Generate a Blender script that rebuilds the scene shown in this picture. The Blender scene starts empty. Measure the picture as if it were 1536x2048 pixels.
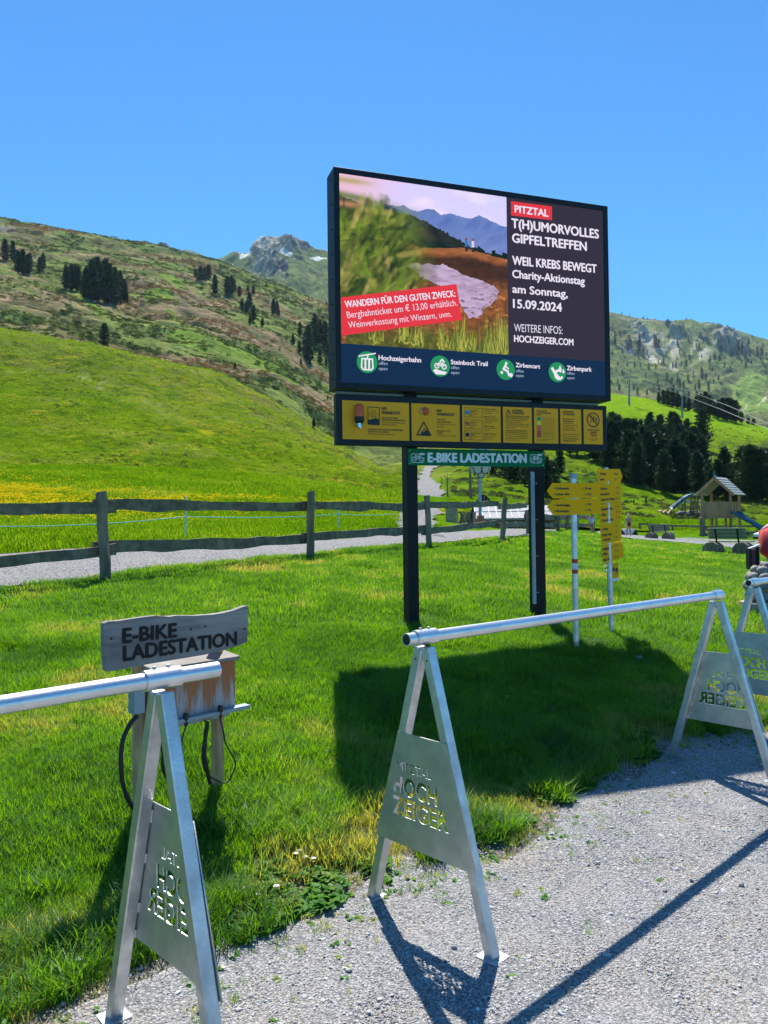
import bpy, bmesh, math, random
import numpy as np
from mathutils import Vector, Matrix, Euler

random.seed(7)
RNG = np.random.default_rng(11)
SC = bpy.context.scene
COL = SC.collection

# ------------------------------------------------------------------ camera
EYE = 1.53                     # metres above the gravel yard
HAZE = 0.000045
F = 1538.0                     # focal length in pixels of the 1536 wide photograph
PITCH, ROLL = 0.0169, 0.012
SUN_SHIFT = (0.05, -0.695)      # ground shift of a shadow per metre of height

cp, sp_, cr, sr = math.cos(PITCH), math.sin(PITCH), math.cos(ROLL), math.sin(ROLL)
FWD = Vector((0, cp, sp_)); UPV = Vector((0, -sp_, cp)); RT = Vector((1, 0, 0))
CAM = Vector((0, 0, EYE))
cam_d = bpy.data.cameras.new('camera'); cam = bpy.data.objects.new('camera', cam_d); COL.objects.link(cam)
xa = RT * cr - UPV * sr; ya = RT * sr + UPV * cr; za = -FWD
cam.matrix_world = Matrix(((xa.x, ya.x, za.x, 0), (xa.y, ya.y, za.y, 0), (xa.z, ya.z, za.z, EYE), (0, 0, 0, 1)))
cam_d.sensor_width = 36; cam_d.sensor_fit = 'AUTO'; cam_d.lens = F * 36 / 2048
cam_d.clip_start = 0.05; cam_d.clip_end = 12000
SC.camera = cam

# ------------------------------------------------------------------ world, sun, exposure
sun_vec = Vector((-SUN_SHIFT[0], -SUN_SHIFT[1], 1)).normalized()       # towards the sun
sun_elev = math.asin(sun_vec.z); sun_az = math.atan2(sun_vec.x, sun_vec.y)
W = bpy.data.worlds.new('World'); SC.world = W; W.use_nodes = True
nt = W.node_tree; nt.nodes.clear()
sky = nt.nodes.new('ShaderNodeTexSky'); sky.sky_type = 'NISHITA'; sky.sun_disc = False
sky.sun_elevation = sun_elev; sky.sun_rotation = sun_az; sky.altitude = 2000
sky.air_density = 1.0; sky.dust_density = 0.15; sky.ozone_density = 3.0
bg = nt.nodes.new('ShaderNodeBackground'); bg.inputs[1].default_value = 0.115
out = nt.nodes.new('ShaderNodeOutputWorld')
tn = nt.nodes.new('ShaderNodeMix'); tn.data_type = 'RGBA'; tn.blend_type = 'MULTIPLY'; tn.inputs[0].default_value = 1; tn.inputs[7].default_value = (.265, .70, .95, 1)
nt.links.new(sky.outputs[0], tn.inputs[6]); nt.links.new(tn.outputs[2], bg.inputs[0]); nt.links.new(bg.outputs[0], out.inputs[0])
sl = bpy.data.lights.new('sun', 'SUN'); sl.energy = 5.0; sl.angle = math.radians(0.53); sl.color = (1.0, 0.955, 0.88)
so = bpy.data.objects.new('sun', sl); COL.objects.link(so)
so.rotation_euler = (-sun_vec).to_track_quat('-Z', 'Y').to_euler(); so.location = (0, 0, 60)
SC.view_settings.view_transform = 'Standard'; SC.view_settings.look = 'None'
SC.view_settings.gamma = 1; SC.view_settings.exposure = 0.85; SC.view_settings.use_curve_mapping = False
SC.render.engine = 'CYCLES'
SC.cycles.use_denoising = True
SC.cycles.max_bounces = 6; SC.cycles.diffuse_bounces = 3; SC.cycles.glossy_bounces = 3
SC.cycles.transparent_max_bounces = 8; SC.cycles.transmission_bounces = 3; SC.cycles.volume_bounces = 0
SC.cycles.caustics_reflective = False; SC.cycles.caustics_refractive = False

# ------------------------------------------------------------------ geometry of the view (used only to measure places)
def ray(x, y):
    u = (x - 768) / F; v = (1024 - y) / F
    a = u * cr + v * sr; b = -u * sr + v * cr
    return RT * a + UPV * b + FWD
def P(x, y, D):
    d = ray(x, y)
    return CAM + d * (D / d.y)
def onplane(x, y, p0, n):
    d = ray(x, y)
    return CAM + d * ((p0 - CAM).dot(n) / d.dot(n))

# ------------------------------------------------------------------ noise
_T = np.random.default_rng(5).random((256, 256))
def vnoise(x, y):
    x = np.asarray(x, float); y = np.asarray(y, float)
    xi = np.floor(x).astype(int); yi = np.floor(y).astype(int)
    fx = x - xi; fy = y - yi
    fx = fx * fx * (3 - 2 * fx); fy = fy * fy * (3 - 2 * fy)
    a = _T[xi & 255, yi & 255]; b = _T[(xi + 1) & 255, yi & 255]
    c = _T[xi & 255, (yi + 1) & 255]; d = _T[(xi + 1) & 255, (yi + 1) & 255]
    return (a * (1 - fx) + b * fx) * (1 - fy) + (c * (1 - fx) + d * fx) * fy
def fbm(x, y, s=1.0, o=4, seed=0):
    x = np.asarray(x, float) / s + seed * 17.3; y = np.asarray(y, float) / s + seed * 9.1
    v = 0; a = .5; t = 0
    for k in range(o):
        v = v + a * vnoise(x, y); t += a; a *= .5
        x, y = 1.6 * x + 1.2 * y + 31.7, -1.2 * x + 1.6 * y + 11.9
    return v / t
def ridged(x, y, s=1.0, o=4, seed=0):
    x = np.asarray(x, float) / s + seed * 7.7; y = np.asarray(y, float) / s + seed * 3.3
    v = 0; a = .5; t = 0
    for k in range(o):
        v = v + a * (1 - np.abs(2 * vnoise(x, y) - 1)); t += a; a *= .5
        x, y = 1.6 * x + 1.2 * y + 5.7, -1.2 * x + 1.6 * y + 1.9
    return v / t
def sstep(a, b, x):
    t = np.clip((np.asarray(x, float) - a) / (b - a), 0, 1); return t * t * (3 - 2 * t)
def mix(a, b, t):
    t = np.asarray(t)[..., None]; return np.asarray(a) * (1 - t) + np.asarray(b) * t

# ------------------------------------------------------------------ materials
def new_mat(name):
    m = bpy.data.materials.new(name); m.use_nodes = True
    n = m.node_tree; n.nodes.clear()
    o = n.nodes.new('ShaderNodeOutputMaterial')
    return m, n, o
def nd(n, t, **kw):
    x = n.nodes.new(t)
    for k, v in kw.items():
        if k.startswith('i_'):
            key = k[2:]
            x.inputs[int(key) if key.isdigit() else key].default_value = v
        else: setattr(x, k, v)
    return x
def rgb(c): return (c[0], c[1], c[2], 1)
def mixc(n, fac, a, b, mode='MIX'):
    m = nd(n, 'ShaderNodeMix', data_type='RGBA', blend_type=mode)
    for s, v in ((0, fac), (6, a), (7, b)):
        if hasattr(v, 'links'): n.links.new(v, m.inputs[s])
        elif isinstance(v, (int, float)): m.inputs[s].default_value = v
        else: m.inputs[s].default_value = rgb(v)
    return m.outputs[2]
def ramp(n, src, p0, p1, c0=(0, 0, 0), c1=(1, 1, 1)):
    r = nd(n, 'ShaderNodeValToRGB'); n.links.new(src, r.inputs[0])
    r.color_ramp.elements[0].position = p0; r.color_ramp.elements[1].position = p1
    r.color_ramp.elements[0].color = rgb(c0); r.color_ramp.elements[1].color = rgb(c1)
    return r.outputs[0]
def noise_tex(n, scale, detail=4, rough=.55, stretch=(1, 1, 1), coord='Object', off=(0, 0, 0)):
    if coord == 'World': src = nd(n, 'ShaderNodeNewGeometry').outputs['Position']
    else: src = nd(n, 'ShaderNodeTexCoord').outputs[coord]
    mp = nd(n, 'ShaderNodeMapping'); mp.inputs['Scale'].default_value = stretch; mp.inputs['Location'].default_value = off
    n.links.new(src, mp.inputs[0])
    t = nd(n, 'ShaderNodeTexNoise'); t.inputs['Scale'].default_value = scale; t.inputs['Detail'].default_value = detail
    t.inputs['Roughness'].default_value = rough
    n.links.new(mp.outputs[0], t.inputs['Vector'])
    return t.outputs[0]
def pm(name, c1, c2=None, scale=8, rough=.6, metal=0, bump=0, bscale=None, stretch=(1, 1, 1), spec=.5, c3=None, rvar=0):
    m, n, o = new_mat(name)
    b = nd(n, 'ShaderNodeBsdfPrincipled'); n.links.new(b.outputs[0], o.inputs[0])
    b.inputs['Roughness'].default_value = rough; b.inputs['Metallic'].default_value = metal
    b.inputs['Specular IOR Level'].default_value = spec
    if c2 is None: c2 = tuple(v * .8 for v in c1)
    t = noise_tex(n, scale, 5, .6, stretch)
    col = mixc(n, ramp(n, t, .35, .65), c1, c2)
    if c3 is not None:
        t3 = noise_tex(n, scale * .45, 4, .7, stretch, off=(3, 7, 1))
        col = mixc(n, ramp(n, t3, .52, .66), col, c3)
    n.links.new(col, b.inputs['Base Color'])
    if rvar:
        mr = nd(n, 'ShaderNodeMapRange'); n.links.new(t, mr.inputs[0])
        mr.inputs[3].default_value = rough - rvar; mr.inputs[4].default_value = rough + rvar
        n.links.new(mr.outputs[0], b.inputs['Roughness'])
    if bump:
        t2 = noise_tex(n, bscale or scale * 3, 5, .6, stretch)
        bp = nd(n, 'ShaderNodeBump'); bp.inputs['Strength'].default_value = bump; bp.inputs['Distance'].default_value = .01
        n.links.new(t2, bp.inputs['Height']); n.links.new(bp.outputs[0], b.inputs['Normal'])
    return m
M = {}
M['galv'] = pm('galvanised_steel', (.64, .66, .68), (.42, .45, .47), 11, .38, .9, .2, 120, c3=(.50, .51, .51), rvar=.13)
M['galv_pipe'] = pm('galvanised_pipe', (.78, .79, .80), (.66, .68, .70), 9, .33, .85, .08, 60, stretch=(1, 1, 1), rvar=.07)
M['plate'] = pm('galvanised_plate', (.60, .62, .60), (.40, .43, .42), 9, .42, .88, .1, 90, c3=(.47, .49, .47), rvar=.12)
M['weld'] = pm('weld_bead', (.8, .8, .8), None, 90, .35, .8, .6, 200)
M['rubber'] = pm('black_rubber', (.012, .012, .013), None, 20, .55, 0, .1)
M['navy'] = pm('navy_painted_steel', (.014, .018, .023), (.018, .022, .028), 5, .5, .0, .03, 60, spec=.2)
M['post'] = pm('dark_post_paint', (.010, .011, .013), (.016, .017, .019), 4, .55, 0, .04, 40, spec=.2)
M['greysteel'] = pm('blue_grey_steel', (.30, .38, .43), (.24, .31, .36), 6, .45, .3, .05, 60)
M['fence'] = pm('weathered_fence_wood', (.27, .19, .125), (.13, .092, .064), 9, .85, 0, .7, 26, stretch=(.25, 1, 1), c3=(.34, .25, .165))
M['fence_post'] = pm('weathered_post_wood', (.28, .20, .135), (.14, .10, .072), 9, .85, 0, .7, 26, stretch=(1, 1, .2), c3=(.36, .265, .18))
M['board'] = pm('grey_carved_board', (.30, .27, .25), (.17, .15, .14), 11, .8, 0, .5, 40, stretch=(.25, .25, 1.6), c3=(.34, .31, .28))
M['carved'] = pm('burnt_letters', (.022, .016, .013), None, 30, .9)
M['newwood'] = pm('light_post_wood', (.66, .40, .20), (.52, .31, .16), 16, .75, 0, .3, 40, stretch=(1, 1, .15), c3=(.22, .15, .09))
M['yellow'] = pm('yellow_notice_sheet', (.95, .42, .03), (.92, .40, .03), 3, .7, spec=.08)
M['hikeyellow'] = pm('yellow_hiking_sign', (.95, .46, .010), (.92, .44, .010), 4, .7, spec=.08)
M['ink'] = pm('black_ink', (.012, .011, .010), None, 5, .5)
M['green'] = pm('green_sign_paint', (.004, .17, .06), (.004, .155, .055), 3, .6, spec=.1)
M['signwhite'] = pm('white_sign_letters', (.82, .84, .86), None, 3, .6, spec=.1)
M['white'] = pm('white_paint', (.78, .78, .77), (.7, .7, .69), 5, .5)
M['red'] = pm('red_paint', (.55, .03, .02), None, 5, .45)
M['orange'] = pm('orange_lens', (.75, .11, .02), (.65, .09, .02), 9, .25)
M['blueink'] = pm('blue_ink', (.02, .25, .55), None, 3, .5)
M['greenink'] = pm('green_ink', (.01, .30, .09), None, 3, .5)
M['yellowink'] = pm('pale_yellow_ink', (.9, .72, .05), None, 3, .5)
M['redink'] = pm('red_ink', (.60, .06, .03), None, 3, .5)
M['chrome'] = pm('bright_steel', (.75, .78, .8), None, 10, .2, 1)

# ------------------------------------------------------------------ object helpers
def tag(o, label=None, cat=None, group=None, kind=None):
    if label: o['label'] = label
    if cat: o['category'] = cat
    if group: o['group'] = group
    if kind: o['kind'] = kind
    return o
def empty(name, loc=(0, 0, 0), rz=0.0, label=None, cat=None, group=None):
    o = bpy.data.objects.new(name, None); COL.objects.link(o)
    o.location = loc; o.rotation_euler = (0, 0, rz); o.empty_display_size = .1
    return tag(o, label, cat, group)
def link_mesh(name, me, parent=None):
    o = bpy.data.objects.new(name, me); COL.objects.link(o)
    if parent is not None: o.parent = parent
    return o
def copy_tree(o, parent=None):
    c = o.copy(); COL.objects.link(c); c.parent = parent
    for ch in [k for k in bpy.data.objects if k.parent == o]: copy_tree(ch, c)
    return c
def frame_mat(o, x, y, z):
    return Matrix(((x[0], y[0], z[0], o[0]), (x[1], y[1], z[1], o[1]), (x[2], y[2], z[2], o[2]), (0, 0, 0, 1)))

class MB:
    def __init__(s): s.v = []; s.f = []; s.m = []; s.sm = []; s.cur = 0; s.smooth = False
    def add(s, vs, fs, mi=None, smooth=None):
        b = len(s.v); s.v += [tuple(q) for q in vs]
        for f in fs:
            s.f.append(tuple(i + b for i in f)); s.m.append(s.cur if mi is None else mi)
            s.sm.append(s.smooth if smooth is None else smooth)
        return s
    def box(s, c, d, M4=None, mi=None, bev=0.0):
        x, y, z = d[0] / 2, d[1] / 2, d[2] / 2
        bm = bmesh.new()
        bmesh.ops.create_cube(bm, size=1)
        for v in bm.verts: v.co = Vector((v.co.x * d[0], v.co.y * d[1], v.co.z * d[2]))
        if bev > 0: bmesh.ops.bevel(bm, geom=list(bm.edges), offset=bev, segments=1, affect='EDGES')
        vs = []
        for v in bm.verts:
            p = Vector(v.co) + Vector(c)
            if M4 is not None: p = M4 @ p
            vs.append(p)
        bm.verts.index_update()
        fs = [[v.index for v in f.verts] for f in bm.faces]; bm.free()
        return s.add(vs, fs, mi, False)
    def beam(s, p0, p1, w, h, up=(0, 0, 1), mi=None, bev=0.0):
        p0 = Vector(p0); p1 = Vector(p1); d = p1 - p0; L = d.length; d.normalize()
        up = Vector(up); sd = d.cross(up)
        if sd.length < 1e-4: sd = d.cross(Vector((1, 0, 0)))
        sd.normalize(); u = sd.cross(d).normalized()
        M4 = frame_mat((p0 + p1) / 2, d, sd, u)
        return s.box((0, 0, 0), (L, w, h), M4, mi, bev)
    def tube(s, pts, r, n=10, caps=True, mi=None, closed=False):
        pts = [Vector(p) for p in pts]; k = len(pts)
        rs = r if isinstance(r, (list, tuple)) else [r] * k
        vs = []; fs = []; pu = None
        for i, p in enumerate(pts):
            if closed: d = pts[(i + 1) % k] - pts[i - 1]
            else: d = pts[min(i + 1, k - 1)] - pts[max(i - 1, 0)]
            d.normalize()
            if pu is None:
                pu = Vector((0, 0, 1)) if abs(d.z) < .9 else Vector((1, 0, 0))
            a = d.cross(pu).normalized(); b = a.cross(d).normalized(); pu = b
            for j in range(n):
                t = 2 * math.pi * j / n
                vs.append(p + (a * math.cos(t) + b * math.sin(t)) * rs[i])
        rng = k if closed else k - 1
        for i in range(rng):
            for j in range(n):
                q = (i + 1) % k
                fs.append((i * n + j, i * n + (j + 1) % n, q * n + (j + 1) % n, q * n + j))
        s.add(vs, fs, mi, True)
        if caps and not closed:
            s.add(vs[:n], [tuple(range(n))[::-1]], mi, False); s.add(vs[-n:], [tuple(range(n))], mi, False)
        return s
    def ring(s, c, ax, r0, r1, n=20, mi=None):
        ax = Vector(ax).normalized(); a = ax.cross(Vector((0, 0, 1)))
        if a.length < 1e-3: a = Vector((1, 0, 0))
        a.normalize(); b = a.cross(ax); c = Vector(c)
        vs = [c + (a * math.cos(2 * math.pi * j / n) + b * math.sin(2 * math.pi * j / n)) * r for r in (r0, r1) for j in range(n)]
        return s.add(vs, [(j, (j + 1) % n, n + (j + 1) % n, n + j) for j in range(n)], mi, False)
    def lathe(s, prof, n=16, c=(0, 0, 0), mi=None, M4=None):
        vs = []; fs = []
        for (r, z) in prof:
            for j in range(n):
                t = 2 * math.pi * j / n
                q = Vector((c[0] + r * math.cos(t), c[1] + r * math.sin(t), c[2] + z))
                vs.append(M4 @ q if M4 is not None else q)
        for i in range(len(prof) - 1):
            for j in range(n):
                fs.append((i * n + j, i * n + (j + 1) % n, (i + 1) * n + (j + 1) % n, (i + 1) * n + j))
        return s.add(vs, fs, mi, True)
    def prism(s, poly, M4, d, mi=None):
        """outline (x,y) extruded from z=0 to z=-d in the frame M4"""
        n = len(poly)
        a = [M4 @ Vector((p[0], p[1], 0)) for p in poly]; b = [M4 @ Vector((p[0], p[1], -d)) for p in poly]
        fs = [tuple(range(n)), tuple(range(2 * n - 1, n - 1, -1))]
        fs += [(i, n + i, n + (i + 1) % n, (i + 1) % n) for i in range(n)]
        return s.add(a + b, fs, mi, False)
    def poly(s, pts, mi=None):
        return s.add(pts, [tuple(range(len(pts)))], mi, False)
    def ico(s, c, r, M4=None, sub=1, mi=None, jit=0.0, sc=(1, 1, 1)):
        bm = bmesh.new(); bmesh.ops.create_icosphere(bm, subdivisions=sub, radius=1)
        vs = []
        for v in bm.verts:
            q = Vector(v.co) * (r * (1 + random.uniform(-jit, jit)))
            q = Vector((q.x * sc[0], q.y * sc[1], q.z * sc[2]))
            if M4 is not None: q = M4 @ q
            vs.append(q + Vector(c))
        bm.verts.index_update()
        fs = [[v.index for v in f.verts] for f in bm.faces]; bm.free()
        return s.add(vs, fs, mi, True)
    def build(s, name, mats, parent=None, origin=None):
        if not isinstance(mats, (list, tuple)): mats = [mats]
        if origin is None and parent is not None and parent.get('_o') is not None: origin = Vector(parent['_o'])
        me = bpy.data.meshes.new(name)
        vs = s.v if origin is None else [(a[0] - origin[0], a[1] - origin[1], a[2] - origin[2]) for a in s.v]
        me.from_pydata(vs, [], s.f)
        for m in mats: me.materials.append(m)
        me.polygons.foreach_set('material_index', s.m); me.polygons.foreach_set('use_smooth', s.sm)
        me.update()
        o = link_mesh(name, me, parent)
        if parent is not None and parent.get('_o') is not None: o['_o'] = parent['_o']
        return o
def wthing(name, loc, label, cat, group=None):
    """an Empty at the base; parts built in world coordinates are shifted onto it"""
    o = empty(name, loc, 0, label, cat, group); o['_o'] = tuple(loc); return o
def grid_mesh(name, V, mat, cols=None, attrs=None, parent=None, smooth=True):
    r, c = V.shape[:2]
    me = bpy.data.meshes.new(name)
    me.vertices.add(r * c); me.vertices.foreach_set('co', V.reshape(-1).astype(np.float32))
    i = np.arange((r - 1) * (c - 1)); a = (i // (c - 1)) * c + i % (c - 1)
    q = np.stack([a, a + 1, a + 1 + c, a + c], 1).astype(np.int32)
    me.loops.add(q.size); me.loops.foreach_set('vertex_index', q.reshape(-1))
    me.polygons.add(len(q)); me.polygons.foreach_set('loop_start', np.arange(0, q.size, 4, dtype=np.int32))
    me.polygons.foreach_set('loop_total', np.full(len(q), 4, np.int32))
    me.update(calc_edges=True); me.validate()
    me.polygons.foreach_set('use_smooth', np.full(len(q), smooth))
    if cols is not None:
        at = me.color_attributes.new('tone', 'FLOAT_COLOR', 'POINT')
        cc = np.ones((r * c, 4), np.float32); cc[:, :3] = cols.reshape(-1, 3); at.data.foreach_set('color', cc.reshape(-1))
    for k, v in (attrs or {}).items():
        at = me.attributes.new(k, 'FLOAT', 'POINT'); at.data.foreach_set('value', v.reshape(-1).astype(np.float32))
    me.materials.append(mat)
    return link_mesh(name, me, parent)

# ------------------------------------------------------------------ text
_cache = {}
def text_geo(s, bold=0.0, space=1.0):
    """flat glyph mesh (verts, faces, bbox)"""
    k = (s, bold, space)
    if k in _cache: return _cache[k]
    cu = bpy.data.curves.new('t', 'FONT'); cu.body = s; cu.size = 1; cu.offset = bold; cu.space_character = space
    cu.resolution_u = 3; cu.fill_mode = 'FRONT'
    ob = bpy.data.objects.new('t', cu); COL.objects.link(ob)
    me = bpy.data.meshes.new_from_object(ob.evaluated_get(bpy.context.evaluated_depsgraph_get()))
    v = np.array([tuple(q.co) for q in me.vertices]); f = [tuple(p.vertices) for p in me.polygons]
    bpy.data.objects.remove(ob); bpy.data.curves.remove(cu); bpy.data.meshes.remove(me)
    _cache[k] = (v, f); return _cache[k]
def add_text(mb, s, M4, x0, y0, w, h, bold=.012, off=.002, rot=0.0, mi=None, space=1.0):
    smear = max(0, bold) / .022; bold = min(bold, 0)
    """glyphs fitted: the line starts at (x0,y0) on the baseline, is w wide, its capitals are h high"""
    v, f = text_geo(s, bold, space)
    cap, _ = text_geo('H', bold)
    H0 = cap[:, 1].max() - min(0, cap[:, 1].min())
    mn, mx = v[:, 0].min(), v[:, 0].max()
    sx = w / (mx - mn); sy = h / H0; c, s_ = math.cos(rot), math.sin(rot)
    out_ = []
    for q in v:
        a = (q[0] - mn) * sx; b = q[1] * sy
        out_.append(M4 @ Vector((x0 + a * c - b * s_, y0 + a * s_ + b * c, off)))
    mb.add(out_, f, mi, False)
    if smear > 0:
        k = smear * h * .085; ex = M4.to_3x3() @ Vector((c, s_, 0)); ey = M4.to_3x3() @ Vector((-s_, c, 0)); ez = M4.to_3x3() @ Vector((0, 0, 1))
        for j, (a, b) in enumerate(((-1, 0), (1, 0), (0, .7), (0, -.7))):
            d = ex * (a * k) + ey * (b * k) - ez * (.00012 * (j + 1)); mb.add([q + d for q in out_], f, mi, False)
# ================================================================== TERRAIN
# control points of the near ground (measured places, heights in metres above the yard)
_bx = [-30, -8, -3, -1.18, -.665, -.06, .31, .55, .86, 1.04, 1.3, 1.9, 2.8, 4.5, 8, 14, 40]
_by = [-6, -2.6, .75, 2.26, 2.76, 3.30, 3.62, 3.70, 4.02, 4.35, 4.62, 5.2, 5.7, 6.8, 8.2, 10.5, 20]
def edgeY(x): return np.interp(x, _bx, _by)          # front edge of the grass
ctrl = []
for X in (-8, -5, -3, -1.6, -.8, 0, .7, 1.5, 2.6, 4.2, 7, 11):
    y = float(edgeY(X)); ctrl += [(X, y - .2, 0), (X, y - 1.2, 0), (X, y - 5, 0), (X, y - 12, 0)]
ctrl += [(.27, 7.6, .49), (1.64, 8.09, .52), (1.68, 6.8, .40), (2.24, 7.6, .42), (-.69, 3.9, .15), (-1.1, 3.5, .1)]
def cpx(x, y, D): p = P(x, y, D); ctrl.append((p.x, p.y, p.z))
for a in [(-300, 1215, 7.6), (213, 1160, 10.2), (620, 1116, 13.4), (860, 1093, 17.4), (1004, 1078, 21.5), (1120, 1063, 36),
          (-300, 1130, 10.5), (0, 1112, 12.2), (200, 1098, 13.8), (420, 1090, 15.6), (620, 1084, 17.5), (860, 1067, 23), (1000, 1061, 29),
          (0, 1045, 24), (300, 1040, 26), (620, 1045, 28), (-600, 1030, 20), (-600, 990, 36),
          (0, 985, 40), (300, 990, 42), (620, 1008, 44), (0, 935, 60), (200, 936, 60), (420, 946, 60), (640, 969, 60), (760, 986, 60),
          (-600, 930, 60), (850, 1001, 60), (900, 1004, 60), (1000, 1009, 60), (1100, 1022, 60), (1200, 1036, 60), (1300, 1043, 60),
          (1400, 1048, 60), (1536, 1049, 60), (2000, 1046, 60), (830, 1029, 38), (1000, 1063, 42), (950, 1064, 38),
          (1185, 1066, 45), (1255, 1075, 46), (1340, 1081, 35), (1400, 1100, 25), (1490, 1110, 22.5), (1600, 1122, 20), (1450, 1072, 46), (1536, 1073, 46),
          (1900, 1110, 22), (1560, 1092, 30), (2200, 1100, 40)]: cpx(*a)
ctrl += [(3.6, 9.3, .36), (4.9, 10.0, .38), (8, 12.5, .42), (6, 16, .45), (3.5, 14, .68), (12, 16, .4), (20, 20, .4), (20, 12, .2), (-6, 5.4, .55)]
CT = np.array(ctrl)
def _U(r2): return np.where(r2 < 1e-9, 0, .5 * r2 * np.log(np.maximum(r2, 1e-9)))
_n = len(CT)
_K = _U(((CT[:, None, :2] - CT[None, :, :2]) ** 2).sum(-1)) + np.eye(_n) * .25
_Pm = np.c_[np.ones(_n), CT[:, :2]]
_A = np.block([[_K, _Pm], [_Pm.T, np.zeros((3, 3))]])
_w = np.linalg.solve(_A, np.r_[CT[:, 2], 0, 0, 0])
def gbase(x, y):
    x = np.asarray(x, float); y = np.asarray(y, float); sh = x.shape
    xf, yf = x.ravel(), y.ravel(); o = np.empty(len(xf))
    for i in range(0, len(xf), 20000):
        a, b = xf[i:i + 20000], yf[i:i + 20000]
        r2 = (a[:, None] - CT[None, :, 0]) ** 2 + (b[:, None] - CT[None, :, 1]) ** 2
        o[i:i + 20000] = _U(r2) @ _w[:_n] + _w[_n] + _w[_n + 1] * a + _w[_n + 2] * b
    return o.reshape(sh)
def gz(x, y):
    x = np.asarray(x, float); y = np.asarray(y, float)
    e = y - edgeY(x)
    z = gbase(x, y)
    k = sstep(-.5, .3, e)
    z = z * k + 0.0 * (1 - k)                                # the yard itself is level
    d = np.hypot(x, y)
    z = z + (fbm(x, y, .5, 3, 2) - .5) * .05 * sstep(0, .6, e) + (fbm(x, y, 5, 3, 4) - .5) * .35 * sstep(18, 45, d)
    return z
def gpt(x, y, lift=0.0): return Vector((x, y, float(gz(np.array([x]), np.array([y]))[0]) + lift))
def G(px, py):
    """where a sight line meets the near ground"""
    D = np.geomspace(1.2, 62, 700); d = ray(px, py)
    X = d.x / d.y * D; Z = EYE + d.z / d.y * D
    h = Z - gz(X, D); k = np.where(h < 0)[0]
    if len(k) == 0: return P(px, py, 60)
    i = k[0]; t = h[i - 1] / (h[i - 1] - h[i]); DD = D[i - 1] + t * (D[i] - D[i - 1])
    return P(px, py, DD)

# ---- near ground sheet (lawn + meadow)
tt = np.linspace(-1, 1, 420); tt = np.sign(tt) * np.abs(tt) ** 1.35 * 1.15
yy = np.concatenate([np.linspace(-11, 1.2, 14)[:-1], np.geomspace(2.4, 64.0, 330) - 1.2])
TT, YY = np.meshgrid(tt, yy); XX = TT * (YY + 14)
ZZ = gz(XX, YY)
e_ = YY - edgeY(XX)
ZZ = ZZ - .03 * (1 - sstep(-.4, 0, e_))
n1 = fbm(XX, YY, 1.1, 4, 6); n2 = fbm(XX, YY, .28, 3, 8); n3 = fbm(XX, YY, 4.5, 3, 3)
lawn = mix((.035, .085, .006), (.075, .135, .010), n1)
dry = sstep(.60, .74, n1) * .7
lawn = mix(lawn, (.13, .12, .045), dry)
soil = mix((.17, .145, .11), (.26, .235, .195), n2)
edge = 1 - sstep(.02, .62 + .5 * sstep(.6, -.6, XX), e_ + (n2 - .5) * 1.0)
lawn = mix(lawn, soil, edge)
d_ = np.hypot(XX, YY)
mead = mix((.055, .145, .004), (.105, .190, .006), n3)
lawn = mix(lawn, mead, sstep(14, 20, d_))
def ground_mat(name, sc=1.0, bump=.35):
    m, n, o = new_mat(name)
    b = nd(n, 'ShaderNodeBsdfPrincipled'); n.links.new(b.outputs[0], o.inputs[0])
    b.inputs['Roughness'].default_value = 1; b.inputs['Specular IOR Level'].default_value = 0
    a = nd(n, 'ShaderNodeAttribute', attribute_name='tone')
    t = noise_tex(n, 7 * sc, 8, .7, coord='World'); t2 = noise_tex(n, 1.1 * sc, 6, .65, coord='World', off=(4, 2, 0))
    c = mixc(n, 1.0, a.outputs[0], ramp(n, t, .25, .75, (.62, .64, .60), (1.5, 1.45, 1.4)), 'MULTIPLY')
    c = mixc(n, 1.0, c, ramp(n, t2, .3, .7, (.72, .76, .7), (1.25, 1.22, 1.15)), 'MULTIPLY')
    n.links.new(c, b.inputs['Base Color'])
    bp = nd(n, 'ShaderNodeBump'); bp.inputs['Strength'].default_value = bump; bp.inputs['Distance'].default_value = .25 / sc
    n.links.new(t, bp.inputs['Height']); n.links.new(bp.outputs[0], b.inputs['Normal'])
    return m
gm = ground_mat('lawn_soil', 1.6, .5)
tag(grid_mesh('ground', np.stack([XX, YY, ZZ], -1), gm, lawn), kind='structure')

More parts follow.
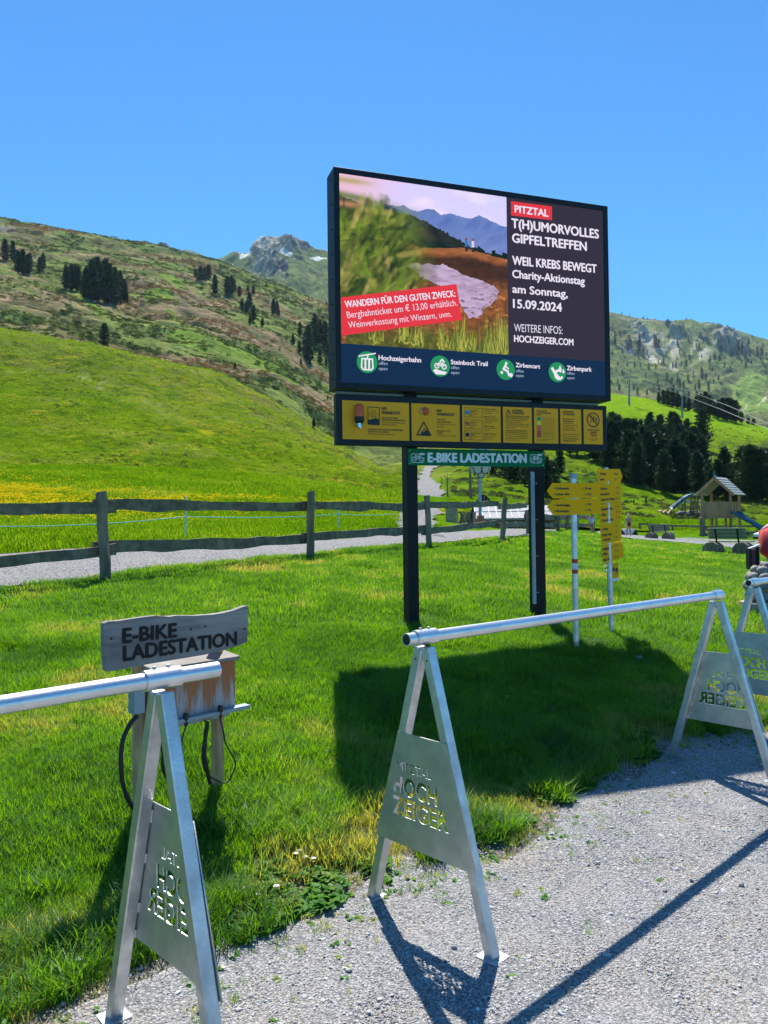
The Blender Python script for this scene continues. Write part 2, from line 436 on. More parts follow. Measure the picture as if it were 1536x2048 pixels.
# ---- gravel yard
def gravel_mat(name, s=1.0, c0=(.23, .225, .22), c1=(.56, .55, .53), dust=(.47, .42, .35)):
    m, n, o = new_mat(name)
    b = nd(n, 'ShaderNodeBsdfPrincipled'); n.links.new(b.outputs[0], o.inputs[0])
    b.inputs['Roughness'].default_value = .85; b.inputs['Specular IOR Level'].default_value = .3
    pos = nd(n, 'ShaderNodeNewGeometry').outputs['Position']
    v = nd(n, 'ShaderNodeTexVoronoi', feature='F1'); v.inputs['Scale'].default_value = 90 * s; n.links.new(pos, v.inputs['Vector'])
    v2 = nd(n, 'ShaderNodeTexVoronoi', feature='F1'); v2.inputs['Scale'].default_value = 210 * s; n.links.new(pos, v2.inputs['Vector'])
    t = noise_tex(n, 1.6, 5, .6, coord='World')
    hs = nd(n, 'ShaderNodeSeparateColor'); n.links.new(v.outputs['Color'], hs.inputs[0])
    hs2 = nd(n, 'ShaderNodeSeparateColor'); n.links.new(v2.outputs['Color'], hs2.inputs[0])
    c = mixc(n, hs.outputs[0], c0, c1)
    cc = mixc(n, hs2.outputs[1], tuple(q * .8 for q in c0), c1)
    c = mixc(n, .45, c, cc)
    c = mixc(n, ramp(n, t, .46, .72), c, dust)
    cr_ = ramp(n, v.outputs['Distance'], .3, .75, (1, 1, 1), (.45, .45, .46))  # crevice shade between the stones, put into the colour
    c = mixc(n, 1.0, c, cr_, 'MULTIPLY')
    n.links.new(c, b.inputs['Base Color'])
    ad = nd(n, 'ShaderNodeMath', operation='ADD'); n.links.new(v.outputs['Distance'], ad.inputs[0]); n.links.new(v2.outputs['Distance'], ad.inputs[1])
    bp = nd(n, 'ShaderNodeBump'); bp.invert = True; bp.inputs['Strength'].default_value = .8; bp.inputs['Distance'].default_value = .008 / s
    n.links.new(ad.outputs[0], bp.inputs['Height']); n.links.new(bp.outputs[0], b.inputs['Normal'])
    return m
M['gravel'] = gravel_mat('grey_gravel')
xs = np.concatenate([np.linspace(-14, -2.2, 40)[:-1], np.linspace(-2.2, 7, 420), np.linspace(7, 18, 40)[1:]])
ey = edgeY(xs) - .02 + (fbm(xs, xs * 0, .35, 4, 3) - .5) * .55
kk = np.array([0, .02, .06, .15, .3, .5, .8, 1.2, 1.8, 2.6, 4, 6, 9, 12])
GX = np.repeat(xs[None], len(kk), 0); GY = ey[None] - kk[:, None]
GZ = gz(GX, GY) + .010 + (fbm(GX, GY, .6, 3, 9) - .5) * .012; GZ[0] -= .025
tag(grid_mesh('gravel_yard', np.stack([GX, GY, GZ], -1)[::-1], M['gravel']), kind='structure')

# ---- gravel path behind the fence, and the strip of path on the right
def ribbon(name, Lp, Rp, mat, n=160, m=9, lift=.02, crown=.03, wob=.25, zf=gz, tone=None):
    def res(p):
        p = np.array(p); s = np.r_[0, np.cumsum(np.hypot(*np.diff(p, axis=0).T))]
        u = np.linspace(0, s[-1], n); return np.stack([np.interp(u, s, p[:, 0]), np.interp(u, s, p[:, 1])], 1)
    L, R = res(Lp), res(Rp)
    t = np.linspace(0, 1, m)[:, None, None]
    A = L[None] * (1 - t) + R[None] * t
    w = (fbm(A[..., 0], A[..., 1], 1.2, 3, 5) - .5) * wob
    A[0] += (w[0][:, None]) * 1.0; A[-1] += w[-1][:, None]
    z = zf(A[..., 0], A[..., 1]) + lift + crown * (1 - (2 * t[..., 0] - 1) ** 2)
    V = np.concatenate([A, z[..., None]], -1)
    return tag(grid_mesh(name, V, mat, tone), kind='structure')
M['gravel_far'] = gravel_mat('pale_path_gravel', .28, (.27, .27, .275), (.40, .395, .385), (.37, .35, .32))
def gxy(x, y): p = G(x, y); return (p.x, p.y)
inner = [(-14, 2.0), (-7.2, 6.4), gxy(0, 1182), gxy(213, 1155), gxy(420, 1130), gxy(620, 1111), gxy(740, 1099), gxy(860, 1088), gxy(1004, 1075), gxy(1120, 1064)]
outer = [(-17, 5.0), (-9.5, 9.4), gxy(0, 1112), gxy(213, 1097), gxy(420, 1091), gxy(620, 1084), gxy(740, 1075), gxy(860, 1065), gxy(1000, 1061), gxy(1110, 1058)]
ribbon('gravel_path', inner, outer, M['gravel_far'], 200, 9, .03)
in2 = [gxy(1195, 1066), gxy(1250, 1076), gxy(1330, 1083), gxy(1422, 1091), gxy(1536, 1106), gxy(1700, 1122), gxy(1900, 1140)]
ou2 = [gxy(1195, 1063), gxy(1250, 1070), gxy(1330, 1074), gxy(1422, 1079), gxy(1536, 1084), gxy(1700, 1088), gxy(1900, 1093)]
ribbon('playground_path', in2, ou2, M['gravel_far'], 120, 7, .03)

# ---- hills: sheets through measured profiles
class Hill:
    def __init__(s, cols, back, rows=260, xr=(-900, 2300), step=5.0, sm=None):
        xs_ = np.arange(xr[0], xr[1] + 1, step); s.xs = xs_
        ks = sorted(cols); K = len(cols[ks[0]])
        kx = np.array(ks, float)
        Dk = np.array([[c[0] for c in cols[k]] for k in ks], float); Yk = np.array([[c[1] for c in cols[k]] for k in ks], float)
        D = np.stack([np.interp(xs_, kx, Dk[:, j]) for j in range(K)]); Y = np.stack([np.interp(xs_, kx, Yk[:, j]) for j in range(K)])
        if sm is not None: Y[sm[0]] = np.interp(xs_, sm[1], sm[2])
        tk = np.linspace(0, 1, K); t = np.linspace(0, 1, rows)
        def cub(a):   # smooth along the slope, no overshoot
            m = np.gradient(a, axis=0); o = np.empty((rows, a.shape[1]))
            h = t * (K - 1); i = np.minimum(h.astype(int), K - 2); f = (h - i)[:, None]
            dl = a[1:] - a[:-1]
            m = np.zeros_like(a); m[1:-1] = np.where(dl[1:] * dl[:-1] > 0, 2 * dl[1:] * dl[:-1] / (dl[1:] + dl[:-1] + 1e-12 * np.sign(dl[1:] + dl[:-1] + 1e-30)), 0)
            m[0] = dl[0]; m[-1] = dl[-1]
            h00 = 2 * f ** 3 - 3 * f ** 2 + 1; h10 = f ** 3 - 2 * f ** 2 + f; h01 = -2 * f ** 3 + 3 * f ** 2; h11 = f ** 3 - f ** 2
            return h00 * a[i] + h10 * m[i] + h01 * a[i + 1] + h11 * m[i + 1]
        s.D = cub(D); s.Y = cub(Y)
        s.T = np.repeat(t[:, None], len(xs_), 1) * (K - 1)
        u = (xs_[None] - 768) / F; v = (1024 - s.Y) / F
        a = u * cr + v * sr; b = -u * sr + v * cr
        dy = cp - b * sp_; dz = sp_ + b * cp
        s.X3 = a / dy * s.D; s.Y3 = s.D.copy(); s.Z3 = EYE + dz / dy * s.D
        s.PX = np.repeat(xs_[None], rows, 0)
    def mesh(s, name, mat, col):
        return tag(grid_mesh(name, np.stack([s.X3, s.Y3, s.Z3], -1), mat, col), kind='structure')
    def finish(s):
        ax = s.X3; ay = s.Y3; az = s.Z3 - EYE
        # back to picture measures after the relief was added, for placing things on the slope
        dx = ax; f = ay * cp + az * sp_; up = -ay * sp_ + az * cp
        rx = dx * cr - up * sr; ru = dx * sr + up * cr
        s.qx = 768 + F * rx / f; s.qy = 1024 - F * ru / f
    def at(s, x, y):
        """first meeting of a sight line with the slope"""
        j = int(np.argmin(np.abs(s.qx[len(s.qx) // 2] - x)))
        q = s.qy[:, j]; k = np.where(q[1:] <= y)[0]
        i = int(k[0]) + 1 if len(k) else int(np.argmin(q))
        D = s.Y3[i, j]
        if len(k):
            t = (q[i - 1] - y) / max(q[i - 1] - q[i], 1e-6); t = min(max(t, 0), 1)
            D = s.Y3[i - 1, j] * (1 - t) + D * t
            Z = s.Z3[i - 1, j] * (1 - t) + s.Z3[i, j] * t
        else: Z = s.Z3[i, j]
        p = P(x, y, D); return Vector((p.x, p.y, Z))

c2 = {
 -900: [(50, 1002), (60, 938), (85, 800), (112, 690), (140, 560), (240, 640), (330, 760)],
 0:    [(50, 988), (60, 938), (85, 838), (112, 742), (140, 661), (240, 720), (330, 800)],
 200:  [(50, 990), (60, 939), (85, 850), (112, 768), (145, 697), (240, 750), (330, 820)],
 420:  [(50, 992), (60, 948), (85, 880), (115, 808), (150, 743), (240, 790), (330, 850)],
 520:  [(50, 998), (60, 957), (82, 905), (110, 848), (150, 795), (240, 830), (330, 880)],
 640:  [(50, 1006), (60, 971), (80, 934), (106, 902), (145, 868), (240, 890), (330, 930)],
 760:  [(50, 1014), (60, 987), (80, 968), (104, 955), (135, 944), (240, 930), (330, 950)],
 850:  [(50, 1020), (60, 1002), (80, 976), (105, 955), (140, 933), (270, 905), (340, 930)],
 900:  [(50, 1022), (60, 1005), (80, 976), (105, 948), (148, 916), (300, 850), (400, 880)],
 1000: [(50, 1030), (60, 1010), (80, 975), (105, 944), (150, 902), (310, 795), (430, 850)],
 1100: [(50, 1038), (60, 1023), (80, 986), (105, 950), (150, 896), (310, 780), (430, 850)],
 1200: [(50, 1046), (60, 1037), (80, 1012), (106, 976), (150, 910), (310, 784), (430, 860)],
 1250: [(50, 1049), (60, 1041), (83, 1018), (110, 982), (158, 915), (310, 792), (430, 865)],
 1353: [(50, 1053), (60, 1046), (86, 1026), (118, 990), (170, 920), (310, 809), (430, 875)],
 1419: [(50, 1054), (60, 1048), (90, 1027), (122, 988), (180, 915), (310, 826), (430, 890)],
 1536: [(50, 1055), (60, 1049), (90, 1027), (122, 985), (190, 912), (310, 858), (430, 915)],
 2300: [(50, 1052), (60, 1046), (90, 1020), (122, 980), (190, 930), (310, 900), (430, 940)]}
H2 = Hill(c2, None, 330, (-900, 2300), 4.0)
x3, y3 = H2.X3, H2.Y3
amp = sstep(56, 75, y3)
H2.Z3 += ((fbm(x3, y3, 9, 5, 1) - .5) * 2.0 + (fbm(x3, y3, 2.2, 4, 2) - .5) * .9) * amp * (1 - .92 * np.exp(-((H2.PX - 858) / 42) ** 2)) - .35 * (1 - amp)
PX, T2 = H2.PX, H2.T; PY = H2.Y
n1 = fbm(x3, y3, 12, 4, 4); n2 = fbm(x3, y3, 3, 4, 5); n3 = ridged(x3, y3 * 1.0, 7, 4, 6)
c = mix((.060, .135, .004), (.125, .185, .006), n1)
c = mix(c, (.045, .085, .012), sstep(.55, .8, n3) * .45 * sstep(60, 90, y3))
c = mix(c, (.16, .135, .03), sstep(.6, .75, n2) * .35)
# heather-brown and pale strips of the left slope
br = sstep(.52, .68, fbm(x3, y3, 6, 4, 9)) * sstep(250, 460, PX) * (1 - sstep(700, 760, PX)) * sstep(2.3, 3.6, T2)
c = mix(c, (.155, .085, .045), br * .5)
gr = sstep(.50, .62, fbm(PX, PY, 60, 4, 2)) * np.exp(-((PY - (760 + .25 * (PX - 200))) / 22) ** 2) * sstep(140, 190, PX) * (1 - sstep(380, 460, PX))
c = mix(c, (.19, .21, .15), gr * .9)
rk = (fbm(PX, PY, 9, 3, 12) > .60) * np.exp(-(((PX - 165) / 45) ** 2 + ((PY - (752 + .35 * (PX - 165))) / 9) ** 2))
c = mix(c, (.45, .43, .40), np.clip(rk * .8, 0, 1))
# right hand slopes: shrubby low part, mown ski run above
R = sstep(860, 960, PX)
sh = sstep(.45, .62, fbm(x3, y3 * 1.6, 3.4, 4, 15)) * R
c = mix(c, (.04, .065, .015), sh * .55 * (1 - sstep(4.2, 4.8, T2)))
run = R * sstep(4.3, 4.7, T2)
c = mix(c, mix((.10, .20, .008), (.15, .225, .014), n2), run * .85)
band = R * np.exp(-((PY - (893 - .02 * (PX - 1400))) / 12) ** 2) * sstep(.42, .58, fbm(PX, PY, 14, 3, 3)) * sstep(1380, 1430, PX)
c = mix(c, (.04, .055, .02), band * .85)
fl = sstep(.60, .72, fbm(x3, y3, 1.7, 3, 21)) * sstep(.45, .6, fbm(x3, y3, 22, 3, 8)) * (1 - sstep(420, 700, PX)) * (1 - sstep(2.2, 3.2, T2))
c = mix(c, (.50, .36, .012), fl * .28)
c = mix(c, (.13, .135, .045), (1 - R) * sstep(2.2, 3.9, T2) * (.35 + .5 * n2))
c = mix(c, (.05, .10, .012), (1 - R) * sstep(.52, .70, fbm(x3, y3 * .7, 4.5, 4, 44)) * .5)
c = mix(c, (.19, .20, .05), (1 - R) * sstep(.55, .70, fbm(x3, y3, 8, 4, 47)) * .4)
H2.finish()
H2.mesh('meadow_hillside', ground_mat('meadow_turf', .45, 1.0), c * 1.65)

c3 = {
 -900: [(150, 640), (220, 560), (320, 500), (430, 440), (560, 390), (680, 340), (900, 420)],
 0:    [(150, 705), (220, 640), (320, 575), (430, 520), (560, 470), (680, 436), (900, 520)],
 200:  [(155, 745), (220, 680), (320, 615), (430, 560), (560, 510), (680, 471), (900, 550)],
 430:  [(160, 790), (220, 730), (320, 665), (430, 610), (560, 562), (680, 521), (900, 600)],
 560:  [(160, 830), (220, 770), (320, 705), (430, 655), (560, 612), (680, 574), (900, 650)],
 660:  [(160, 990), (220, 840), (320, 765), (430, 710), (560, 655), (680, 611), (900, 690)],
 900:  [(170, 1030), (220, 920), (320, 880), (430, 840), (560, 800), (680, 765), (900, 820)],
 1100: [(170, 1040), (220, 975), (320, 950), (430, 930), (560, 900), (680, 870), (900, 900)],
 1300: [(170, 1030), (220, 1010), (320, 990), (430, 980), (560, 970), (680, 960), (900, 970)]}
crest3 = ([-900, 0, 60, 120, 200, 290, 330, 380, 430, 480, 520, 560, 600, 660, 760, 900, 1100, 1300], [340, 436, 447, 458, 471, 486, 492, 508, 521, 541, 557, 573, 590, 613, 665, 765, 870, 960])
H3 = Hill(c3, None, 420, (-900, 1300), 3.0, sm=(5, crest3[0], crest3[1]))
x3, y3 = H3.X3, H3.Y3; PX, PY, T3 = H3.PX, H3.Y, H3.T
cf = 1 - .85 * np.exp(-((T3 - 5) / .25) ** 2)
H3.Z3 += ((fbm(x3, y3, 60, 5, 1) - .5) * 14 * sstep(.2, 1.5, T3) + (ridged(x3 * .6, y3 * 1.3, 14, 4, 2) - .6) * 4.5 + (fbm(x3, y3, 3.5, 3, 8) - .5) * 1.6) * cf
n1 = fbm(x3, y3, 45, 4, 4); n2 = fbm(x3, y3, 12, 4, 5); n3 = ridged(x3 * .5, y3 * 1.5, 9, 4, 6)
fineh = fbm(x3, y3, 4, 3, 9)
up = sstep(3.2, 4.8, T3)
c = mix((.075, .105, .028), (.115, .135, .042), n2)
heath = sstep(.44, .60, n1 + .22 * (n2 - .5) + .10 * np.exp(-((PY - (600 + .12 * PX)) / 70) ** 2))
c = mix(c, mix((.185, .115, .095), (.125, .095, .055), n3), heath * (1 - .55 * up) * .85)
c = mix(c, (.035, .048, .022), sstep(.50, .78, n3) * .6)
c = mix(c, (.10, .075, .04), sstep(.62, .75, fineh) * .35)
def blob(cx, cy, rx, ry, rot=0.0, soft=.35, seed=1):
    dx, dy = PX - cx, PY - cy; a = dx * math.cos(rot) + dy * math.sin(rot); b = -dx * math.sin(rot) + dy * math.cos(rot)
    r = np.sqrt((a / rx) ** 2 + (b / ry) ** 2) + (fbm(PX, PY, 22, 4, seed) - .5) * .9
    return 1 - sstep(1 - soft, 1, r)
gp = np.clip(blob(318, 597, 52, 26, .1) + blob(345, 568, 36, 9, .45) + blob(180, 625, 52, 9, .55) + blob(390, 690, 50, 14, .25) + blob(470, 705, 75, 17, .42)
             + blob(530, 715, 50, 10, .45) + blob(560, 745, 70, 16, .45) + blob(105, 508, 20, 5, -.1) + blob(540, 575, 12, 5) + blob(355, 650, 28, 8, .6) + blob(250, 470, 90, 12, .2) * .25, 0, 1)
c = mix(c, mix((.070, .115, .018), (.095, .135, .028), n2), gp * .85)
tr = np.exp(-((PY - np.interp(PX, [250, 290, 360, 420, 480], [566, 574, 584, 606, 622])) / 1.8) ** 2) * (PX > 250) * (PX < 480)
c = mix(c, (.035, .03, .02), tr * .8)
rk3 = blob(15, 462, 22, 10, .3, .3, 3) + np.exp(-((PY - np.interp(PX, crest3[0], crest3[1])) / 3.0) ** 2) * (PX > 275) * (PX < 415) * (fbm(PX, PY, 12, 2, 4) > .47)
c = mix(c, (.10, .10, .10), np.clip(rk3, 0, 1) * .7)
H3.finish()
H3.mesh('heath_hillside', ground_mat('heath_turf', .09, .7), c * 2.35)

c4 = {}
cx4 = [-900, 240, 275, 290, 303, 318, 332, 345, 360, 380, 400, 418, 432, 446, 470, 482, 495, 507, 514, 524, 538, 556, 566, 576, 586, 596, 608, 622, 640, 665, 700, 800, 950, 1100, 1222, 1245, 1262, 1300, 1322, 1340, 1352, 1382, 1400, 1415, 1440, 1470, 1500, 1536, 1650, 1900, 2300]
cy4 = [560, 505, 487, 486, 494, 491, 490, 500, 503, 502, 509, 516, 520, 515, 503, 508, 507, 490, 482, 477, 479, 479, 474, 473, 475, 481, 488, 498, 500, 504, 520, 555, 590, 610, 624, 629, 633, 638, 641, 643, 641, 638, 646, 645, 650, 659, 669, 679, 700, 740, 800]
for x in range(-900, 2301, 40):
    yc = float(np.interp(x, cx4, cy4))
    w = float(sstep(800, 1150, x)); lo = 790 * (1 - w) + 960 * w
    f = [lo, lo - .22 * (lo - yc), lo - .45 * (lo - yc), lo - .66 * (lo - yc), lo - .85 * (lo - yc), yc, yc + 60]
    c4[x] = [(700, f[0]), (950, f[1]), (1200, f[2]), (1500, f[3]), (1800, f[4]), (2050, f[5]), (2500, f[6])]
H4 = Hill(c4, None, 420, (-900, 2300), 2.6, sm=(5, cx4, cy4))
x3, y3 = H4.X3, H4.Y3; PX, PY, T4 = H4.PX, H4.Y, H4.T
yc = np.interp(PX, cx4, cy4)
cf = 1 - .95 * np.exp(-((T4 - 5) / .42) ** 2)
left = 1 - sstep(720, 800, PX)
rockR = (1 - left) * np.exp(-((PY - (yc + 22)) / 20) ** 2) * sstep(1230, 1270, PX) * (1 - sstep(1480, 1520, PX)) * sstep(.38, .5, fbm(PX, PY, 22, 3, 5))
rockL = left * np.clip((1 - sstep(498, 516, PY + 10 * (fbm(PX, PY, 14, 3, 2) - .5))) + sstep(.50, .58, fbm(PX, PY, 20, 4, 9)) * np.exp(-((PY - (530 + .1 * (PX - 550))) / 22) ** 2) * sstep(490, 520, PX) * (1 - sstep(590, 620, PX)) * 1.2, 0, 1)
rockL = np.clip(rockL, 0, 1)
rock = np.clip(rockL + rockR, 0, 1)
rg = ridged(x3, y3 * .7, 70, 5, 3)
H4.Z3 += ((rg - .55) * (34 + 70 * rock) + (ridged(x3, y3, 18, 3, 7) - .55) * (10 + 26 * rock) + (fbm(x3, y3, 200, 3, 6) - .5) * 40) * cf
fine = (ridged(PX, PY * 1.3, 5, 3, 8) - .55) * 3.2; H4.Z3 += fine * rock * np.exp(-((T4 - 5) / .22) ** 2)
n1 = fbm(x3, y3, 120, 4, 4); n2 = fbm(x3, y3, 34, 4, 5); n3 = ridged(x3, y3, 40, 4, 6)
c = mix((.085, .12, .045), (.14, .165, .06), n2)
c = mix(c, (.155, .14, .075), sstep(.5, .7, n1) * .5)
c = mix(c, (.04, .055, .03), sstep(.60, .8, n3) * .45)
c = mix(c, mix((.050, .056, .068), (.27, .26, .24), sstep(.42, .68, fbm(x3, y3, 22, 4, 11))), rock * .92)
scree = (1 - left) * np.clip(np.exp(-((PY - (yc + 50 + .12 * (PX - 1330))) / 13) ** 2) * sstep(1250, 1300, PX) * (1 - sstep(1400, 1440, PX)) * sstep(.42, .56, fbm(PX, PY, 18, 4, 6)) +
     np.exp(-((PY - (705 + .35 * (PX - 1290))) / 10) ** 2) * sstep(1235, 1260, PX) * (1 - sstep(1360, 1400, PX)) * sstep(.52, .6, fbm(PX, PY, 9, 4, 16)), 0, 1)
scree = np.clip(scree + left * (blob(535, 492, 36, 10, .2, .4, 4) * sstep(.4, .6, fbm(PX, PY, 7, 3, 2)) + blob(540, 505, 34, 5, .05, .4, 4)), 0, 1)
c = mix(c, (.36, .33, .29), scree * .85)
snow = np.clip(blob(492, 514, 17, 3.4, -.28, .3, 5) + blob(455, 531, 13, 2.6, .08, .3, 6) + blob(638, 524, 22, 3.2, .08, .3, 7) + blob(426, 521.5, 7, 1.8, 0, .3, 8) + blob(573, 510, 12, 3, .2, .3, 8) + blob(665, 522, 8, 2, 0, .3, 2), 0, 1) * left
c = mix(c, (.85, .87, .9), snow)
pist = (1 - left) * np.clip(blob(1520, 790, 72, 52, -.35, .25, 3) * (1 - blob(1545, 782, 28, 26, .2, .3, 9)) + blob(1600, 740, 100, 24, -.1, .3, 4), 0, 1)
c = mix(c, mix((.14, .215, .05), (.17, .23, .06), n2), pist * .9)
trk = np.exp(-((PY - np.interp(PX, [1475, 1500, 1527, 1530, 1545], [816, 811, 803, 797, 791])) / 1.2) ** 2) * (PX > 1475) * (PX < 1545)
c = mix(c, (.42, .38, .30), np.clip(trk + blob(1528, 800, 5, 6, 0, .3), 0, 1) * .8)
H4.finish()
H4.mesh('far_mountains', ground_mat('mountain_ground', .030, .8), np.clip(c * 1.65, 0, .88))

# upper track that climbs from the path through the notch in the hills
trk_px = [(1058, 20.5, 796, 880), (1047, 27, 797, 872), (1030, 38, 797, 862), (1010, 52, 816, 884), (1000, 60, 831, 886), (986, 71, 835, 886), (975, 80, 836, 880), (962, 96, 837, 866), (955, 105, 838, 858), (945, 121, 843, 862), (938, 131, 850, 869), (933, 140, 853, 880), (928, 152, 862, 905)]
rows_ = []
for (y, D, xa_, xb_) in trk_px:
    r_ = []
    for k in range(7):
        x = xa_ + (xb_ - xa_) * k / 6
        p = P(x, y, D); z = gz(np.array([p.x]), np.array([p.y]))[0] if D < 56 else p.z
        if D >= 56:
            q = H2.at(x, y); p = q; z = q.z
        r_.append((p.x, p.y, z + .16))
    rows_.append(r_)
rows_ = np.array(rows_)
u0 = np.linspace(0, len(rows_) - 1, 90); i0 = np.minimum(u0.astype(int), len(rows_) - 2); f0 = (u0 - i0)[:, None, None]
RR = rows_[i0] * (1 - f0) + rows_[i0 + 1] * f0
for i in range(len(RR)):
    for j in range(7):
        if RR[i, j, 1] < 56: RR[i, j, 2] = gz(RR[i, j:j + 1, 0], RR[i, j:j + 1, 1])[0] + .06
RR[:, 0, 0] += (fbm(RR[:, 0, 1], RR[:, 0, 0] * 0, 2.2, 3, 1) - .5) * 1.2; RR[:, -1, 0] += (fbm(RR[:, 0, 1], RR[:, 0, 0] * 0 + 9, 2.2, 3, 1) - .5) * 1.2
M['track'] = gravel_mat('pale_track_gravel', .12, (.26, .255, .25), (.34, .33, .32), (.31, .295, .27))
tag(grid_mesh('hill_track', RR, M['track']), kind='structure')
# ================================================================== VEGETATION
def unlinked(name, v, f, mats, mi=None, smooth=False):
    me = bpy.data.meshes.new(name); me.from_pydata([tuple(q) for q in v], [], [tuple(q) for q in f])
    for m in (mats if isinstance(mats, (list, tuple)) else [mats]): me.materials.append(m)
    if mi is not None: me.polygons.foreach_set('material_index', mi)
    me.polygons.foreach_set('use_smooth', [smooth] * len(me.polygons)); me.update()
    return me
def scatter(name, pts, scl, rot, meshes, label, cat, tint=None, tilt=None):
    """one object that instances small meshes on its own points"""
    N = len(pts); me = bpy.data.meshes.new(name)
    me.vertices.add(N); me.vertices.foreach_set('co', np.asarray(pts, np.float32).reshape(-1))
    a = me.attributes.new('scl', 'FLOAT', 'POINT'); a.data.foreach_set('value', np.asarray(scl, np.float32))
    r = np.zeros((N, 3), np.float32); r[:, 2] = rot
    if tilt is not None: r[:, :2] = tilt
    a = me.attributes.new('rot', 'FLOAT_VECTOR', 'POINT'); a.data.foreach_set('vector', r.reshape(-1))
    a = me.attributes.new('idx', 'INT', 'POINT'); a.data.foreach_set('value', RNG.integers(0, len(meshes), N).astype(np.int32))
    a = me.attributes.new('tint', 'FLOAT', 'POINT'); a.data.foreach_set('value', (np.asarray(tint, np.float32) if tint is not None else RNG.random(N).astype(np.float32)))
    ob = link_mesh(name, me)
    cl = bpy.data.collections.new(name + '_kinds')
    for k, m in enumerate(meshes):
        q = bpy.data.objects.new('%s_kind_%02d' % (name, k), m); cl.objects.link(q)
    g = bpy.data.node_groups.new(name, 'GeometryNodeTree')
    g.interface.new_socket('Geometry', in_out='INPUT', socket_type='NodeSocketGeometry')
    g.interface.new_socket('Geometry', in_out='OUTPUT', socket_type='NodeSocketGeometry')
    gi = g.nodes.new('NodeGroupInput'); go = g.nodes.new('NodeGroupOutput')
    ci = g.nodes.new('GeometryNodeCollectionInfo'); ci.inputs[0].default_value = cl; ci.inputs[1].default_value = True; ci.inputs[2].default_value = True
    ip = g.nodes.new('GeometryNodeInstanceOnPoints'); ip.inputs['Pick Instance'].default_value = True
    def att(nm, ty):
        q = g.nodes.new('GeometryNodeInputNamedAttribute'); q.data_type = ty; q.inputs[0].default_value = nm
        return q.outputs[0]
    g.links.new(gi.outputs[0], ip.inputs['Points']); g.links.new(ci.outputs[0], ip.inputs['Instance'])
    g.links.new(att('idx', 'INT'), ip.inputs['Instance Index'])
    g.links.new(att('rot', 'FLOAT_VECTOR'), ip.inputs['Rotation']); g.links.new(att('scl', 'FLOAT'), ip.inputs['Scale'])
    g.links.new(ip.outputs[0], go.inputs[0])
    md = ob.modifiers.new('scatter', 'NODES'); md.node_group = g
    for m in meshes[0].materials: me.materials.append(m)
    return tag(ob, label, cat, None, 'stuff')

def leaf_mat(name, ca, cb, cd, trans=.45, gloss=.06, world=1.3, tcol=None):
    m, n, o = new_mat(name)
    at = nd(n, 'ShaderNodeAttribute', attribute_name='tint', attribute_type='INSTANCER')
    t = noise_tex(n, world, 3, .6, coord='World')
    f = nd(n, 'ShaderNodeMath', operation='MULTIPLY_ADD'); n.links.new(t, f.inputs[0]); f.inputs[1].default_value = .9; f.inputs[2].default_value = -.45
    g = nd(n, 'ShaderNodeMath', operation='ADD', use_clamp=True); n.links.new(f.outputs[0], g.inputs[0]); n.links.new(at.outputs['Fac'], g.inputs[1])
    r = nd(n, 'ShaderNodeValToRGB'); n.links.new(g.outputs[0], r.inputs[0])
    e = r.color_ramp.elements; e[0].color = rgb(ca); e[0].position = .1; e[1].color = rgb(cb); e[1].position = .72
    q = e.new(.97); q.color = rgb(cd)
    d = nd(n, 'ShaderNodeBsdfDiffuse'); tr = nd(n, 'ShaderNodeBsdfTranslucent'); gl = nd(n, 'ShaderNodeBsdfGlossy')
    n.links.new(r.outputs[0], d.inputs[0])
    tc = mixc(n, 1.0, r.outputs[0], tcol or (1.5, 1.35, .55), 'MULTIPLY'); n.links.new(tc, tr.inputs[0])
    gl.inputs['Roughness'].default_value = .55; gl.inputs[0].default_value = (.9, .95, 1, 1)
    a = nd(n, 'ShaderNodeMixShader'); a.inputs[0].default_value = trans; n.links.new(d.outputs[0], a.inputs[1]); n.links.new(tr.outputs[0], a.inputs[2])
    b = nd(n, 'ShaderNodeMixShader'); b.inputs[0].default_value = gloss; n.links.new(a.outputs[0], b.inputs[1]); n.links.new(gl.outputs[0], b.inputs[2])
    n.links.new(b.outputs[0], o.inputs[0])
    return m
M['blade'] = leaf_mat('grass_blades', (.045, .145, .004), (.150, .330, .008), (.37, .37, .12), .55, .035, tcol=(1.5, 1.4, .35))
M['meadow'] = leaf_mat('meadow_blades', (.075, .190, .006), (.160, .290, .012), (.33, .32, .06), .5, .0, .35)
M['hillgrass'] = leaf_mat('hillside_tussocks', (.095, .20, .012), (.205, .31, .024), (.38, .35, .08), .45, .0, .25)
M['weed'] = leaf_mat('broad_weed_leaves', (.03, .14, .005), (.08, .24, .008), (.20, .30, .03), .4, .015)
M['shrub'] = leaf_mat('low_shrub_leaves', (.04, .07, .016), (.10, .13, .035), (.24, .13, .09), .3, .02, .2)
M['petal'] = pm('yellow_petals', (.85, .66, .02), (.85, .58, .01), 3, 1, spec=0)
M['wpetal'] = pm('white_seed_heads', (.65, .65, .6), None, 3, .8)

